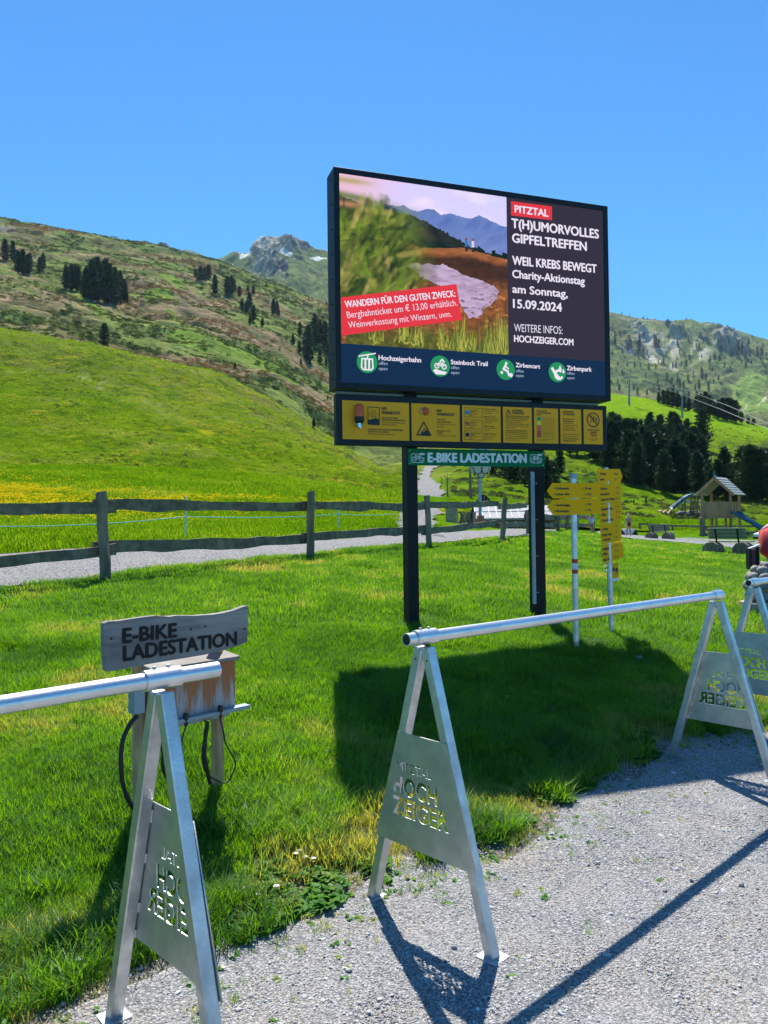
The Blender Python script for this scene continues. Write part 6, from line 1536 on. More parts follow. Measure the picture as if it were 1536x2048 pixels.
mb.tube(pts, .009, 5); tag(mb.build('pasture_wire', M['cyan']), 'turquoise electric pasture wire strung behind the rail fence', 'wire')
# lone poles by the track
for (x, yb, yt, w, fork, lab) in ((895, 992, 948, .16, 1, 'forked dead tree trunk standing beside the uphill track'), (941, 994, 925, .30, 0, 'thick bare tree pole behind the cone lamp'), (883, 967, 953, .12, 0, 'short post at the bend of the uphill track'), (911, 990, 976, .12, 0, 'short post right of the forked trunk'), (838, 962, 950, .10, 0, 'thin marker post left of the uphill track')):
    p = H2.at(x, yb) if yb < 1000 else G(x, yb); h = (yb - yt) / F * p.y
    e = wthing('bare_trunk' if h > 1.5 else 'marker_post', p, lab, 'tree' if h > 1.5 else 'post')
    mb = MB(); mb.tube([p - Vector((0, 0, .2)), p + Vector((0, 0, h * .6)), p + Vector((.03, 0, h * (.75 if fork else 1)))], [w / 2, w * .4, w * .33], 7); mb.build('trunk', M['fence_post'], e)
    if fork:
        mb = MB()
        for dx in (-.30, .02, .42): mb.tube([p + Vector((.03, 0, h * .7)), p + Vector((dx * h * .3, 0, h * .86)), p + Vector((dx * h * .55, 0, h * (1.05 - abs(dx) * .2)))], [w * .3, w * .2, w * .08], 6)
        mb.build('fork_branch', M['fence_post'], e)
# ---- hut with the pale metal roof
HB = P(1005, 1064, 40); hz = float(gz(np.array([HB.x]), np.array([HB.y]))[0])
hut = wthing('storage_hut', (HB.x, HB.y, hz), 'low wooden hut with pale sheet metal roof behind the rail fence', 'hut')
M['roofmetal'] = pm('pale_roof_metal', (.29, .29, .30), (.22, .22, .23), 1.5, .8, 0, .05)
M['hutwood'] = pm('brown_hut_boards', (.19, .12, .07), (.11, .07, .045), 3, .85, 0, .5, 20, stretch=(1, 1, .12))
def pp3(x, y, D): return P(x, y, D)
xl, xr_ = pp3(958, 1040, 40).x, pp3(1112, 1040, 40).x; ze = pp3(1000, 1036.5, 40).z; zt = pp3(1000, 1011.5, 42.5).z
n_ = 15; wbd = (xr_ - xl) / n_
for k in range(n_):
    mb = MB(); mb.box((xl + wbd * (k + .5), 40.2 + (k % 2) * .015, (hz + ze) / 2 - .05), (wbd * .94, .04, ze - hz + .1)); mb.build('wall_board', M['hutwood'], hut)
mb = MB(); mb.box(((xl + xr_) / 2, 41.7, (hz + ze) / 2 - .05), (xr_ - xl - .1, 2.6, ze - hz)); mb.build('hut_body', M['hutwood'], hut)
ax, bx = pp3(951, 1036, 39.8).x, pp3(1114, 1036, 39.8).x; n_ = 11; w_ = (bx - ax) / n_
for k in range(n_):
    a = Vector((ax + w_ * k + .01, 39.8, ze)); b_ = a + Vector((w_ - .02, 0, 0)); c = Vector((b_.x + .25, 42.6, zt)); d = Vector((a.x + .25, 42.6, zt))
    mb = MB(); mb.add([a, b_, c, d] + [q - Vector((0, 0, .05)) for q in (a, b_, c, d)], [(0, 1, 2, 3), (7, 6, 5, 4), (0, 4, 5, 1), (1, 5, 6, 2), (2, 6, 7, 3), (3, 7, 4, 0)]); mb.build('roof_sheet', M['roofmetal'], hut)
    mb = MB(); mb.beam(a + Vector((-.01, 0, .02)), d + Vector((-.01, 0, .02)), .025, .05); mb.build('roof_seam', M['greysteel'], hut)
for t in (.5,):
    mb = MB(); mb.beam((ax + .1, 41.2, ze + (zt - ze) * .5 + .02), (bx + .1, 41.2, ze + (zt - ze) * .5 + .02), .03, .03); mb.build('roof_seam', M['greysteel'], hut)
mb = MB(); mb.box(((ax + bx) / 2, 39.75, ze - .06), (bx - ax, .05, .10)); mb.build('eave_board', M['board'], hut)
# dark brush roof and stacked crates to the left of it
bp_ = P(965, 1003, 44); cn = wthing('brush_stack', gpt(bp_.x, bp_.y), 'dark heap of stacked poles rising behind the pale hut roof', 'pole stack')
zt2 = P(965, 988, 44).z; zb2 = gpt(bp_.x, bp_.y).z
for k in range(26):
    t = k / 25; x = P(938, 1003, 44).x * (1 - t) + P(992, 1003, 44).x * t; h = zb2 + (zt2 - zb2) * (1 - .55 * abs(2 * t - .9) ** 1.5); mb = MB(); mb.beam((x, 44 + random.random() * .4, zb2 - .1), (x + .18, 44.3, h), .07, .06); mb.build('pole', M['carved'] if k % 3 else M['fence_post'], cn)
cr_x = P(893, 1046, 38); wd_ = wthing('plank_screen', gpt(cr_x.x, 38), 'grey plank windbreak left of the cone lamp', 'screen')
for k in range(8):
    x = P(893 + k * 3.0, 1040, 38).x; z0_ = gpt(x, 38).z; mb = MB(); mb.box((x, 38 + .02 * (k % 2), z0_ + .55), (.065, .03, P(893, 1012 + k * .8, 38).z - z0_)); mb.build('plank', M['board'], wd_)
sc_ = P(931, 1046, 36); cs2 = wthing('carved_stump', gpt(sc_.x, 36), 'pale carved root figure between the planks and the hut', 'sculpture')
mb = MB(); q0 = gpt(sc_.x, 36)
for k in range(9):
    a = k * .7; mb.tube([q0 + Vector((math.cos(a) * .35, math.sin(a) * .2, 0)), q0 + Vector((math.cos(a + .8) * .22, 0, .4)), q0 + Vector((math.cos(a + 2) * .28, 0, .72))], [.06, .05, .03], 6)
mb.build('root', M['fence_post'], cs2)
mb = MB(); mb.box((sc_.x - .38, 36, q0.z + .35), (.04, .3, .75)); mb.box((sc_.x + .42, 36, q0.z + .45), (.12, .2, .5), None); mb.build('side_board', M['board'], cs2)
# ---- cone lamp with red base box
LX = P(961, 1060, 35); g = gpt(LX.x, 35); lm = wthing('cone_lamp', g, 'pine cone shaped lamp of pale scales on a steel pole over a red box', 'lamp')
mb = MB(); zt = P(961, 950, 35).z; mb.tube([g + Vector((0, 0, 0)), (g.x, g.y, zt)], .075, 12); mb.build('pole', M['greysteel'], lm)
M['redbox'] = pm('faded_red_box', (.50, .13, .08), (.42, .10, .07), 3, .7); z1_ = P(961, 1031, 35).z
mb = MB(); mb.box((g.x, g.y - .03, (g.z + z1_) / 2), (.30, .30, z1_ - g.z), bev=.02); mb.build('base_box', M['redbox'], lm)
M['scale'] = pm('pale_lamp_scale', (.50, .51, .50), (.42, .43, .42), 3, .6); M['scale_rim'] = pm('dark_scale_rim', (.05, .055, .06), None, 4, .6)
hc = P(961, 925, 35); 
for row, (z, R, n_) in enumerate(((-.50, .22, 5), (-.32, .40, 7), (-.06, .50, 8), (.22, .52, 8), (.50, .42, 7), (.74, .22, 5))):
    for k in range(n_):
        a = 2 * math.pi * (k + .5 * (row % 2)) / n_ - 1.57; o_ = Vector((math.cos(a), math.sin(a), 0)); c = hc + o_ * R + Vector((0, 0, z)); nrm = (o_ + Vector((0, 0, -.35 if row < 3 else .4))).normalized()
        u = Vector((-math.sin(a), math.cos(a), 0)); v_ = nrm.cross(u) * -1; M4 = frame_mat(c, u, v_, nrm); w2 = .20
        for (kk_, m_, nm_) in ((1.0, 'scale_rim', 'scale_rim'), (.84, 'scale', 'scale')):
            mb = MB(); pr = [(w2 * kk_ * math.cos(t) * .95, .24 * kk_ * math.sin(t)) for t in [2 * math.pi * i / 12 for i in range(12)]]
            off_ = .02 if m_ == 'scale' else 0; mb.prism(pr, M4 @ Matrix.Translation((0, 0, off_)), .03); mb.build(nm_, M[m_], lm)
mb = MB(); mb.ico(hc + Vector((0, 0, .1)), .45, sub=2, sc=(.9, .9, 1.5)); mb.build('core', M['scale_rim'], lm)

# ================================================================== PLAYGROUND
M['larch'] = pm('play_tower_wood', (.44, .25, .12), (.33, .18, .085), 3, .8, 0, .3, 20, stretch=(1, 1, .2))
M['slate'] = pm('weathered_roof_boards', (.36, .34, .33), (.27, .26, .25), 3, .8)
M['bluep'] = pm('blue_plastic', (.012, .10, .19), (.012, .085, .16), 3, .3)
M['teal'] = pm('teal_paint', (.02, .20, .20), None, 3, .4)
TB = P(1448, 1072, 46); tg = gpt(TB.x, 46)
tw = wthing('play_tower', tg, 'wooden play tower with gabled board roof and a blue slide', 'play tower')
al = math.radians(32); fu = Vector((math.cos(al), math.sin(al) * 1, 0)); fv = Vector((-math.sin(al), math.cos(al), 0))   # front runs right and away, depth runs left-back
# front face on the left side: corner nearest the camera at px 1462
C0 = P(1462, 1072, 45.3); C0.z = tg.z
fl_ = Vector((-math.cos(math.radians(12)), math.sin(math.radians(12)), 0)); fr_ = Vector((math.cos(math.radians(48)), math.sin(math.radians(48)), 0))
wL, wR = 1.58, 1.62
zP = P(1462, 1031, 45.3).z; zR = P(1462, 1003, 45.3).z; zE = P(1478, 987, 45.3).z
cor = [C0, C0 + fl_ * wL, C0 + fl_ * wL + fr_ * wR, C0 + fr_ * wR]
for c, top in zip(cor, (zE, zE + .0, zE, zE)):
    mb = MB(); mb.beam((c.x, c.y, tg.z - .2), (c.x, c.y, top + .1), .13, .13, up=(0, 1, 0), bev=.01); mb.build('post', M['larch'], tw)
for t in (.5,):
    for c, d in ((C0, fl_ * wL), (C0 + fr_ * wR, fl_ * wL)):
        q = c + d * t; mb = MB(); mb.beam((q.x, q.y, tg.z - .2), (q.x, q.y, zP), .11, .11, up=(0, 1, 0)); mb.build('post', M['larch'], tw)
mb = MB(); q = C0 + fl_ * (wL + .0); mb.beam((q.x - .02, q.y - .1, tg.z - .1), (q.x - .05, q.y - .1, zP - .05), .30, .2, up=(0, 1, 0), bev=.05); mb.build('climbing_stump', M['fence_post'], tw)
for c, d, L in ((C0, fl_, wL), (C0, fr_, wR), (C0 + fl_ * wL, fr_, wR), (C0 + fr_ * wR, fl_, wL)):
    mb = MB(); a = c - d * .05; b_ = c + d * (L + .05); mb.beam((a.x, a.y, zP - .08), (b_.x, b_.y, zP - .08), .09, .16); mb.build('platform_beam', M['larch'], tw)
    n_ = 9
    for k in range(n_):
        if d is fr_ and c is C0 and k in (3, 5): continue
        q = c + d * (L * (k + .5) / n_) ; q = q - (d.cross(Vector((0, 0, 1))) * -.0)
        mb = MB(); mb.beam((q.x, q.y - .05, zP - .05), (q.x, q.y - .05, zR), L / n_ * .92, .03, up=Vector((-d.y, d.x, 0))); mb.build('railing_board', M['larch'], tw)
mb = MB(); mb.add([(*(c.xy), zP - .01) for c in cor] + [(*(c.xy), zP - .05) for c in cor], [(0, 1, 2, 3), (7, 6, 5, 4), (0, 4, 5, 1), (1, 5, 6, 2), (2, 6, 7, 3), (3, 7, 4, 0)]); mb.build('platform', M['larch'], tw)
# roof: ridge runs along fr_, gable over the left front
apx = C0 + fl_ * (wL / 2); zA = P(1450, 953, 45.3).z
r0 = Vector((apx.x, apx.y, zA)) - fr_ * .22; r1 = r0 + fr_ * (wR + .45)
for sgn, nm_ in ((1, 'a'), (-1, 'b')):
    e0 = C0 + fl_ * (wL + .28 if sgn > 0 else -.28) - fr_ * .22; e0.z = zE - .05; e1 = e0 + fr_ * (wR + .45)
    n_ = 7
    for k in range(n_):
        t0, t1 = k / n_, (k + 1.12) / n_; a = r0.lerp(e0, t0); b_ = r1.lerp(e1, t0); c = r1.lerp(e1, t1); d = r0.lerp(e0, t1); up_ = Vector((0, 0, .035)); lf = Vector((0, 0, .02 + .0))
        vs = [a + lf * 0, b_ + lf * 0, c + lf * 2, d + lf * 2]; mb = MB(); mb.add(vs + [v - up_ for v in vs], [(0, 1, 2, 3), (7, 6, 5, 4), (0, 4, 5, 1), (1, 5, 6, 2), (2, 6, 7, 3), (3, 7, 4, 0)]); mb.build('roof_board', M['slate'], tw)
    mb = MB(); mb.beam(r0 - Vector((0, 0, .09)) , e0 - Vector((0, 0, .05)), .05, .14); mb.build('barge_board', M['larch'], tw)
mb = MB(); mb.beam(r0 + Vector((0, 0, .05)) - fr_ * .05, r0 + fr_ * .18 + Vector((0, 0, .05)), .12, .10); mb.beam(r0 + Vector((0, 0, .05)), r0 + Vector((0, 0, .35)), .03, .05); mb.build('ridge_ornament', M['teal'], tw)
def slide(root, pts, w, mat, name='slide'):
    mb = MB(); vs = []; k = len(pts)
    for i, p in enumerate(pts):
        d = (pts[min(i + 1, k - 1)] - pts[max(i - 1, 0)]).normalized(); sd = d.cross(Vector((0, 0, 1))).normalized(); up_ = sd.cross(d)
        for (a, b_) in ((-.5, .32), (-.42, .08), (0, 0), (.42, .08), (.5, .32), (.55, .30), (.44, -.04), (0, -.12), (-.44, -.04), (-.55, .30)): vs.append(p + sd * a * w + up_ * b_ * w)
    m_ = 10; fs = [(i * m_ + j, i * m_ + (j + 1) % m_, (i + 1) * m_ + (j + 1) % m_, (i + 1) * m_ + j) for i in range(k - 1) for j in range(m_)]
    mb.add(vs, fs, 0, True); return mb.build(name, mat, root)
sp0 = [(1467, 1027, 45.0), (1473, 1028, 44.8), (1482, 1034, 44.5), (1493, 1041, 44.2), (1503, 1046, 44), (1514, 1054, 43.8), (1524, 1063, 43.6), (1536, 1067, 43.4)]
slide(tw, [P(*a) for a in sp0], .50, M['bluep'])
mb = MB(); a = C0 + fr_ * .1; mb.box((C0.x + 1.3, C0.y + .6, tg.z + .12), (1.7, .25, .25)); mb.build('sill_beam', M['fence_post'], tw)
# far climbing tower
q = H2.at(1394, 1034); ct = wthing('climbing_tower', q, 'distant climbing net tower with a long blue slide on the slope', 'climbing tower')
s_ = q.y / F
def rel(x, y, dy=0): return P(x, y, q.y + dy)
mb = MB()
for (xa_, xb_) in ((1381, 1378), (1388, 1385), (1394, 1395), (1396, 1406), (1390, 1400)):
    mb.tube([rel(xa_ + 2, 990, random.random()), rel(xa_, 1008, .3), rel(xb_, 1036, random.random() * -1)], .035, 4)
for k in range(9):
    y = 994 + k * 4.6; mb.tube([rel(1382 - k * .4, y), rel(1389, y + 1), rel(1396 + max(0, k - 2) * 1.5, y)], .028, 4)
for k in range(6): mb.tube([rel(1382 + k * 2.5, 1002), rel(1380 + k * 4.4, 1036)], .028, 4)
mb.build('climbing_net', M['rubber'], ct)
mb = MB(); mb.box(rel(1388.5, 986.5), (16 * s_, .8, 3.2 * s_)); mb.build('top_platform', M['bluep'], ct)
mb = MB()
for x in (1382, 1395, 1370): mb.tube([rel(x, 987 if x != 1370 else 1002), rel(x, 1026 if x == 1370 else 1034)], .07, 6)
mb.build('support_pole', M['fence_post'], ct)
mb = MB(); mb.box(rel(1376, 1003), (7 * s_, .1, 5 * s_)); mb.build('start_sign', M['scale'], ct)
slide(ct, [rel(1384, 991.5), rel(1376, 994), rel(1366, 1001), rel(1356, 1009), rel(1347, 1016.5), rel(1343, 1018)], .75, M['bluep'])
mb = MB()
for k in range(16): mb.ico(rel(1352 + k * 3.2 + random.uniform(-2, 2), 1027 + random.uniform(-2, 6), random.random()), random.uniform(.15, .45), jit=.25, sc=(1.4, 1, .7))
tag(mb.build('boulders', pm('grey_boulders', (.15, .14, .12), (.09, .085, .075), 1.2, .9)), 'heap of dark boulders around the climbing tower', 'boulders', None, 'stuff')
q2 = H2.at(1325, 1029); mb = MB()
for k in range(9): a = rel(1316 + k * 2.4, 1024 + (k % 3) * 2.5); b_ = rel(1323 + k * 2.2, 1021 + (k % 4) * 2.4, .6); mb.tube([a, b_], .09, 6)
tag(mb.build('log_pile', M['newwood']), 'pale cut logs lying on the slope left of the far slide', 'logs', None, 'stuff')
# benches
def bench(c, yaw, k, label):
    e = wthing('log_bench', c, label, 'bench', 'benches on split log feet')
    R = Matrix.Translation(c) @ Matrix.Rotation(yaw, 4, 'Z') @ Matrix.Scale(k, 4)
    for s in (-1, 1):
        mb = MB(); ax0 = R @ Vector((s * .62, -.42, .22)); ax1 = R @ Vector((s * .62, .42, .22)); n_ = 9
        pts = [R @ Vector((s * .62 + .33 * math.cos(t), -.36, .13 + .34 * math.sin(t))) for t in [2 * math.pi * i / n_ for i in range(n_)]]
        pt2 = [R @ Vector((s * .62 + .30 * math.cos(t), .40, .13 + .32 * math.sin(t))) for t in [2 * math.pi * i / n_ for i in range(n_)]]
        mb.add(pts + pt2, [tuple(range(n_)), tuple(range(2 * n_ - 1, n_ - 1, -1))] + [(i, n_ + i, n_ + (i + 1) % n_, (i + 1) % n_) for i in range(n_)], 0, False); mb.build('log_foot', M['fence_post'], e)
    for j in range(3):
        mb = MB(); mb.box((0, .12 + .16 * j, .49), (1.72, .14, .05), R, bev=.01 * k); mb.build('seat_plank', M['slate'], e)
    Rb = R @ Matrix.Translation((0, -.05, .52)) @ Matrix.Rotation(math.radians(14), 4, 'X')
    for j in range(3):
        mb = MB(); mb.box((0, 0, .16 + .155 * j), (1.55, .035, .145), Rb, bev=.005 * k); mb.build('back_plank', M['greenwood'], e)
    for s in (-.45, .45):
        mb = MB(); mb.box((s, -.03, .22), (.06, .04, .62), Rb); mb.build('back_strut', M['carved'], e)
    return e
M['greenwood'] = pm('mossy_bench_boards', (.17, .20, .15), (.12, .15, .11), 3, .8)
b2 = G(1457, 1107); bench(b2, math.radians(-48), 1.0 * b2.y * 79 / F / 1.62, 'nearer log-footed bench on the lawn below the play tower')
b1 = G(1320, 1079); bench(b1, math.radians(-48), 1.0 * b1.y * 47 / F / 1.62, 'farther log-footed bench between the woman and the play tower')
# low rail fence behind the benches
pf = wthing('low_fence', P(1279, 1071, 52), 'low plain rail fence behind the benches and the play tower', 'fence')
xs_ = [(1279, 1070, 1046), (1345, 1072, 1050), (1412, 1074, 1052), (1480, 1074, 1051), (1560, 1074, 1050)]
for (x, yb, yt) in xs_:
    a = P(x, yt, 52); g = gpt(a.x, 52); mb = MB(); mb.beam((g.x, 52, g.z - .2), (g.x, 52, a.z), .14, .12, up=(0, 1, 0)); mb.build('post', M['fence_post'], pf)
for i in range(4):
    for dy in (1.5, 15):
        mb = MB(); mb.beam(P(xs_[i][0], xs_[i][2] + dy, 51.9), P(xs_[i + 1][0], xs_[i + 1][2] + dy, 51.9), .05, .14); mb.build('rail', M['fence_post'], pf)
# white and black low box by the woman
wb_ = P(1259, 1073, 48.5); g = gpt(wb_.x, 48.5); k = 48.5 / F; z1_ = P(1259, 1058, 48.5).z; e = wthing('sandpit_cover', g, 'white low box with dark wedge ends beside the walking woman', 'box')
mb = MB(); X = lambda x: P(x, 1065, 48.5).x
mb.prism([(X(1244), z1_), (X(1272), z1_), (X(1262), g.z - .05), (X(1252), g.z - .05)][::-1], frame_mat((0, 48.5, 0), (1, 0, 0), (0, 0, 1), (0, -1, 0)), 1.2); mb.build('white_panel', M['white'], e)
for (a, b_, c) in ((1244, 1252, 1243), (1272, 1262, 1277)):
    mb = MB(); mb.prism([(X(a), z1_ - .02), (X(b_), g.z - .05), (X(c), g.z - .05)] if a < 1260 else [(X(a), z1_ - .02), (X(c), g.z - .05), (X(b_), g.z - .05)], frame_mat((0, 48.52, 0), (1, 0, 0), (0, 0, 1), (0, -1, 0)), 1.0); mb.build('dark_wedge', M['navy'], e)
# orange toy
oc = P(1407, 1073, 45.6); g = gpt(oc.x, 45.6); e = wthing('ride_on_toy', g, 'small orange ride-on toy left of the play tower', 'toy'); M['orangep'] = pm('orange_plastic', (.75, .14, .03), None, 3, .4)
mb = MB(); mb.ico(g + Vector((0, 0, .16)), .16, sub=2, sc=(1.4, .8, .6)); mb.build('body', M['orangep'], e)
mb = MB(); mb.beam(g + Vector((.12, 0, .2)), g + Vector((.20, 0, .36)), .04, .04); mb.beam(g + Vector((.20, -.12, .36)), g + Vector((.20, .12, .36)), .03, .03); mb.build('handlebar', M['orangep'], e)
for s in (-.16, .16):
    for t in (-.11, .11): mb = MB(); mb.tube([g + Vector((s, t - .02, .07)), g + Vector((s, t + .02, .07))], .07, 10); mb.build('wheel', M['rubber'], e)

# ================================================================== THINGS AT THE RIGHT EDGE
g = gpt(4.93, 9.95); zc = g.z
cw = wthing('cone_sculpture', g, 'grey carved wooden pine cone sculpture behind the farthest barrier', 'sculpture')
M['cwood'] = pm('silver_carved_wood', (.30, .28, .26), (.19, .17, .155), 9, .8, 0, .5, 30, c3=(.13, .115, .10))
mb = MB(); mb.ico(g + Vector((0, 0, .30)), .22, sub=2, sc=(.85, .85, 1.4)); mb.build('core', M['carved'], cw)
for row, (z, R, n_, r_) in enumerate(((.10, .15, 6, .085), (.20, .20, 7, .09), (.32, .215, 8, .092), (.43, .19, 7, .090), (.52, .13, 5, .08), (.575, .03, 2, .07))):
    for k in range(n_):
        a = 2 * math.pi * (k + .5 * (row % 2)) / n_ + .2; o_ = Vector((math.cos(a), math.sin(a), 0)); mb = MB()
        M4 = Matrix.Rotation(a, 4, 'Z') @ Matrix.Rotation(-.5 + row * .1, 4, 'Y'); mb.ico(g + o_ * R + Vector((0, 0, z)), r_, M4.to_3x3().to_4x4(), sub=2, sc=(.75, 1.0, .8)); mb.build('cone_scale', M['cwood'], cw)
g = gpt(5.28, 9.75); cw2 = wthing('cone_sculpture', g, 'paler slim wooden cone sculpture half outside the picture', 'sculpture')
for row, (z, R, n_, r_) in enumerate(((.06, .06, 5, .06), (.14, .08, 6, .06), (.22, .085, 6, .06), (.30, .06, 5, .055), (.37, .02, 2, .05))):
    for k in range(n_):
        a = 2 * math.pi * (k + .5 * (row % 2)) / n_; mb = MB(); mb.ico(g + Vector((math.cos(a) * R, math.sin(a) * R, z)), r_, sub=1); mb.build('cone_scale', M['slate'], cw2)
M['stone'] = pm('pinkish_stone_slab', (.42, .33, .27), (.32, .25, .21), 7, .85, 0, .6, 25, c3=(.24, .19, .16))
sl0 = [G(1484, 1222), G(1500, 1226), G(1520, 1233), G(1545, 1236), G(1600, 1238)]; e = wthing('stone_slab', G(1520, 1225), 'pinkish rough stone slab lying on the lawn behind the farthest barrier', 'stone slab')
outl_ = [(1478, 1218), (1492, 1227), (1510, 1230), (1533, 1234), (1560, 1238), (1620, 1236), (1640, 1215), (1560, 1203), (1520, 1201), (1496, 1203), (1486, 1209)]
pt = [G(*q) for q in outl_]; zz = max(p.z for p in pt) + .055; n_ = len(pt)
mb = MB(); vs = [(p.x, p.y, zz + .01 * math.sin(i * 2.3)) for i, p in enumerate(pt)] + [(p.x, p.y, p.z - .08) for p in pt]
mb.add(vs, [tuple(range(n_))] + [(i, n_ + i, n_ + (i + 1) % n_, (i + 1) % n_) for i in range(n_)]); mb.build('slab', M['stone'], e)
# white canopy
M['canvas'] = pm('white_canvas', (.78, .78, .76), (.70, .70, .69), 2, .8)
D_ = 20; tip = P(1506, 1068, D_); tp = P(1560, 1048, D_ + 1); rt = P(1615, 1068, D_); e = wthing('parasol', gpt(P(1560, 1068, D_ + .8).x, D_ + .8), 'low white pointed canopy at the right edge beyond the red shirt', 'canopy')
bk = P(1560, 1062, D_ + 2.4); ft = P(1560, 1070, D_ - .2)
mb = MB(); C_ = [tip, ft, rt, bk]; mb.add([tp] + C_ + [c - Vector((0, 0, .07)) for c in C_], [(0, 1, 2), (0, 2, 3), (0, 3, 4), (0, 4, 1), (1, 5, 6, 2), (2, 6, 7, 3), (3, 7, 8, 4), (4, 8, 5, 1)]); mb.build('canopy', M['canvas'], e)
gg = gpt(tp.x, tp.y); mb = MB(); mb.tube([gg, tp], .03, 8); mb.build('pole', M['fence_post'], e)
mb = MB(); mb.beam(tip - Vector((0, 0, .10)), ft - Vector((0, 0, .10)), .04, .05); mb.beam(ft - Vector((0, 0, .10)), rt - Vector((0, 0, .10)), .04, .05); mb.build('canopy_frame', M['carved'], e)

# ================================================================== CABLE CAR LINE
M['pyl'] = pm('pylon_steel', (.22, .27, .30), (.18, .22, .25), .5, .6, .3)
def pylon(x, yb, yt, cx0, cx1, cy, label):
    b = H2.at(x, yb); D = b.y; k = D / F; e = wthing('cable_car_pylon', b, label, 'pylon', 'pylons of the cable car')
    top = P(x + .5, yt, D); mb = MB(); mb.tube([b - Vector((0, 0, 1)), b + Vector((0, 0, (top.z - b.z) * .25)), top], [2.4 * k, 1.9 * k, 1.2 * k], 8); mb.build('mast', M['pyl'], e)
    l, r = P(cx0, cy, D), P(cx1, cy + .5, D); mb = MB(); mb.beam(l, r, 3.2 * k, 1.3 * k); mb.beam(l + Vector((2 * k, 0, 2.4 * k)), r + Vector((-2 * k, 0, 2.4 * k)), 1.0 * k, .8 * k); mb.build('cross_arm', M['pyl'], e)
    for q in (l, r, l.lerp(r, .2), l.lerp(r, .8)): mb = MB(); mb.beam(q + Vector((0, -2 * k, 0)), q + Vector((0, -2 * k, 3.4 * k)), .9 * k, .9 * k); mb.build('bracket', M['pyl'], e)
    for q in (l, r): mb = MB(); mb.tube([q + Vector((0, -4 * k, 1.2 * k)), q + Vector((0, 4 * k, 1.2 * k))], .9 * k, 6); mb.build('sheave_train', M['pyl'], e)
    return l, r, D
l1, r1, D1 = pylon(1258.5, 810, 758, 1248, 1275, 755.5, 'left blue-grey cable car pylon on the ski run crest')
l2, r2, D2 = pylon(1364.5, 836, 785, 1350, 1381, 782, 'right blue-grey cable car pylon rising behind the dark wood')
M['cable'] = pm('pale_steel_cable', (.38, .38, .34), None, 1, .6, 0)  # even pale grey base colour of the steel
for nm_, ps in (('left hauling cable of the cable car passing both pylons', [P(1100, 750, D1 + 30), P(1180, 754, D1 + 10), l1, P(1353, 785, D2), P(1440, 818, D2 - 30), P(1536, 858.5, D2 - 60), P(1700, 935, D2 - 100)]), ('right hauling cable of the cable car running down to the right', [P(1140, 745, D1 + 25), r1, P(1384, 784, D2), P(1460, 813, D2 - 30), P(1536, 847, D2 - 55), P(1700, 925, D2 - 100)])):
    mb = MB(); mb.tube(ps, .055, 5); tag(mb.build('cable', M['cable']), nm_, 'cable')
# summit cross
b = H4.at(583, 476); D = b.y; k = D / F; e = wthing('summit_cross', b, 'thin cross on top of the rocky summit', 'cross')
mb = MB(); mb.beam(b - Vector((0, 0, 3)), P(583, 468, D), .9, .9, up=(0, 1, 0)); mb.build('upright', M['carved'], e)
mb = MB(); mb.beam(P(581, 470.5, D - 1), P(585, 470.5, D - 1), .7, .7); mb.build('crossbar', M['carved'], e)
# ================================================================== LOOSE STONES ON THE YARD
def pebble(seed):
    r = random.Random(seed); bm = bmesh.new(); bmesh.ops.create_icosphere(bm, subdivisions=1, radius=1)
    sx, sy, sz = r.uniform(.8, 1.3), r.uniform(.55, .9), r.uniform(.35, .65)
    v = [(q.co.x * sx * r.uniform(.75, 1.15), q.co.y * sy * r.uniform(.75, 1.15), q.co.z * sz * r.uniform(.7, 1.15) + .12) for q in bm.verts]; bm.verts.index_update(); f = [[q.index for q in p.verts] for p in bm.faces]; bm.free()
    return v, f
m, n, o = new_mat('loose_stones'); b = nd(n, 'ShaderNodeBsdfPrincipled'); b.inputs['Roughness'].default_value = .75; b.inputs['Specular IOR Level'].default_value = .35
at = nd(n, 'ShaderNodeAttribute', attribute_name='tint', attribute_type='INSTANCER'); r = nd(n, 'ShaderNodeValToRGB'); n.links.new(at.outputs['Fac'], r.inputs[0])
e = r.color_ramp.elements; e[0].color = (.085, .09, .10, 1); e[1].color = (.72, .72, .72, 1); e[1].position = 1
for p_, c_ in ((.25, (.26, .258, .26)), (.6, (.42, .415, .41)), (.8, (.48, .475, .47)), (.9, (.50, .44, .38))): q = e.new(p_); q.color = rgb(c_)
n.links.new(r.outputs[0], b.inputs['Base Color']); n.links.new(b.outputs[0], o.inputs[0]); M['pebble'] = m
pebs = [unlinked('pebble', *pebble(k), M['pebble']) for k in range(8)]
def yard_pts(n, yr):
    y = np.sqrt(RNG.random(n) * (yr[1] ** 2 - yr[0] ** 2) + yr[0] ** 2); x = RNG.uniform(-.56, .60, n) * y
    e = y - edgeY(x) + (fbm(x, y, .35, 3, 13) - .5) * .3
    k = (e < .12) & ((e < -.25) | (RNG.random(n) < .45)); return x[k], y[k]
x, y = yard_pts(190000, (1.75, 5.2))
s = np.exp(RNG.normal(math.log(.0033), .38, len(x))); s = np.clip(s, .002, .014); s[:220] = RNG.uniform(.008, .016, 220)
z = gz(x, y) + .010 + (fbm(x, y, .6, 3, 9) - .5) * .012
scatter('loose_gravel', np.c_[x, y, z], s, RNG.random(len(x)) * 6.28, pebs, 'loose grey chippings covering the gravel yard', 'gravel', np.clip(RNG.beta(3.4, 3.0, len(x)) + (fbm(x, y, .25, 3, 2) - .5) * .35, 0, 1), RNG.normal(0, .35, (len(x), 2)))

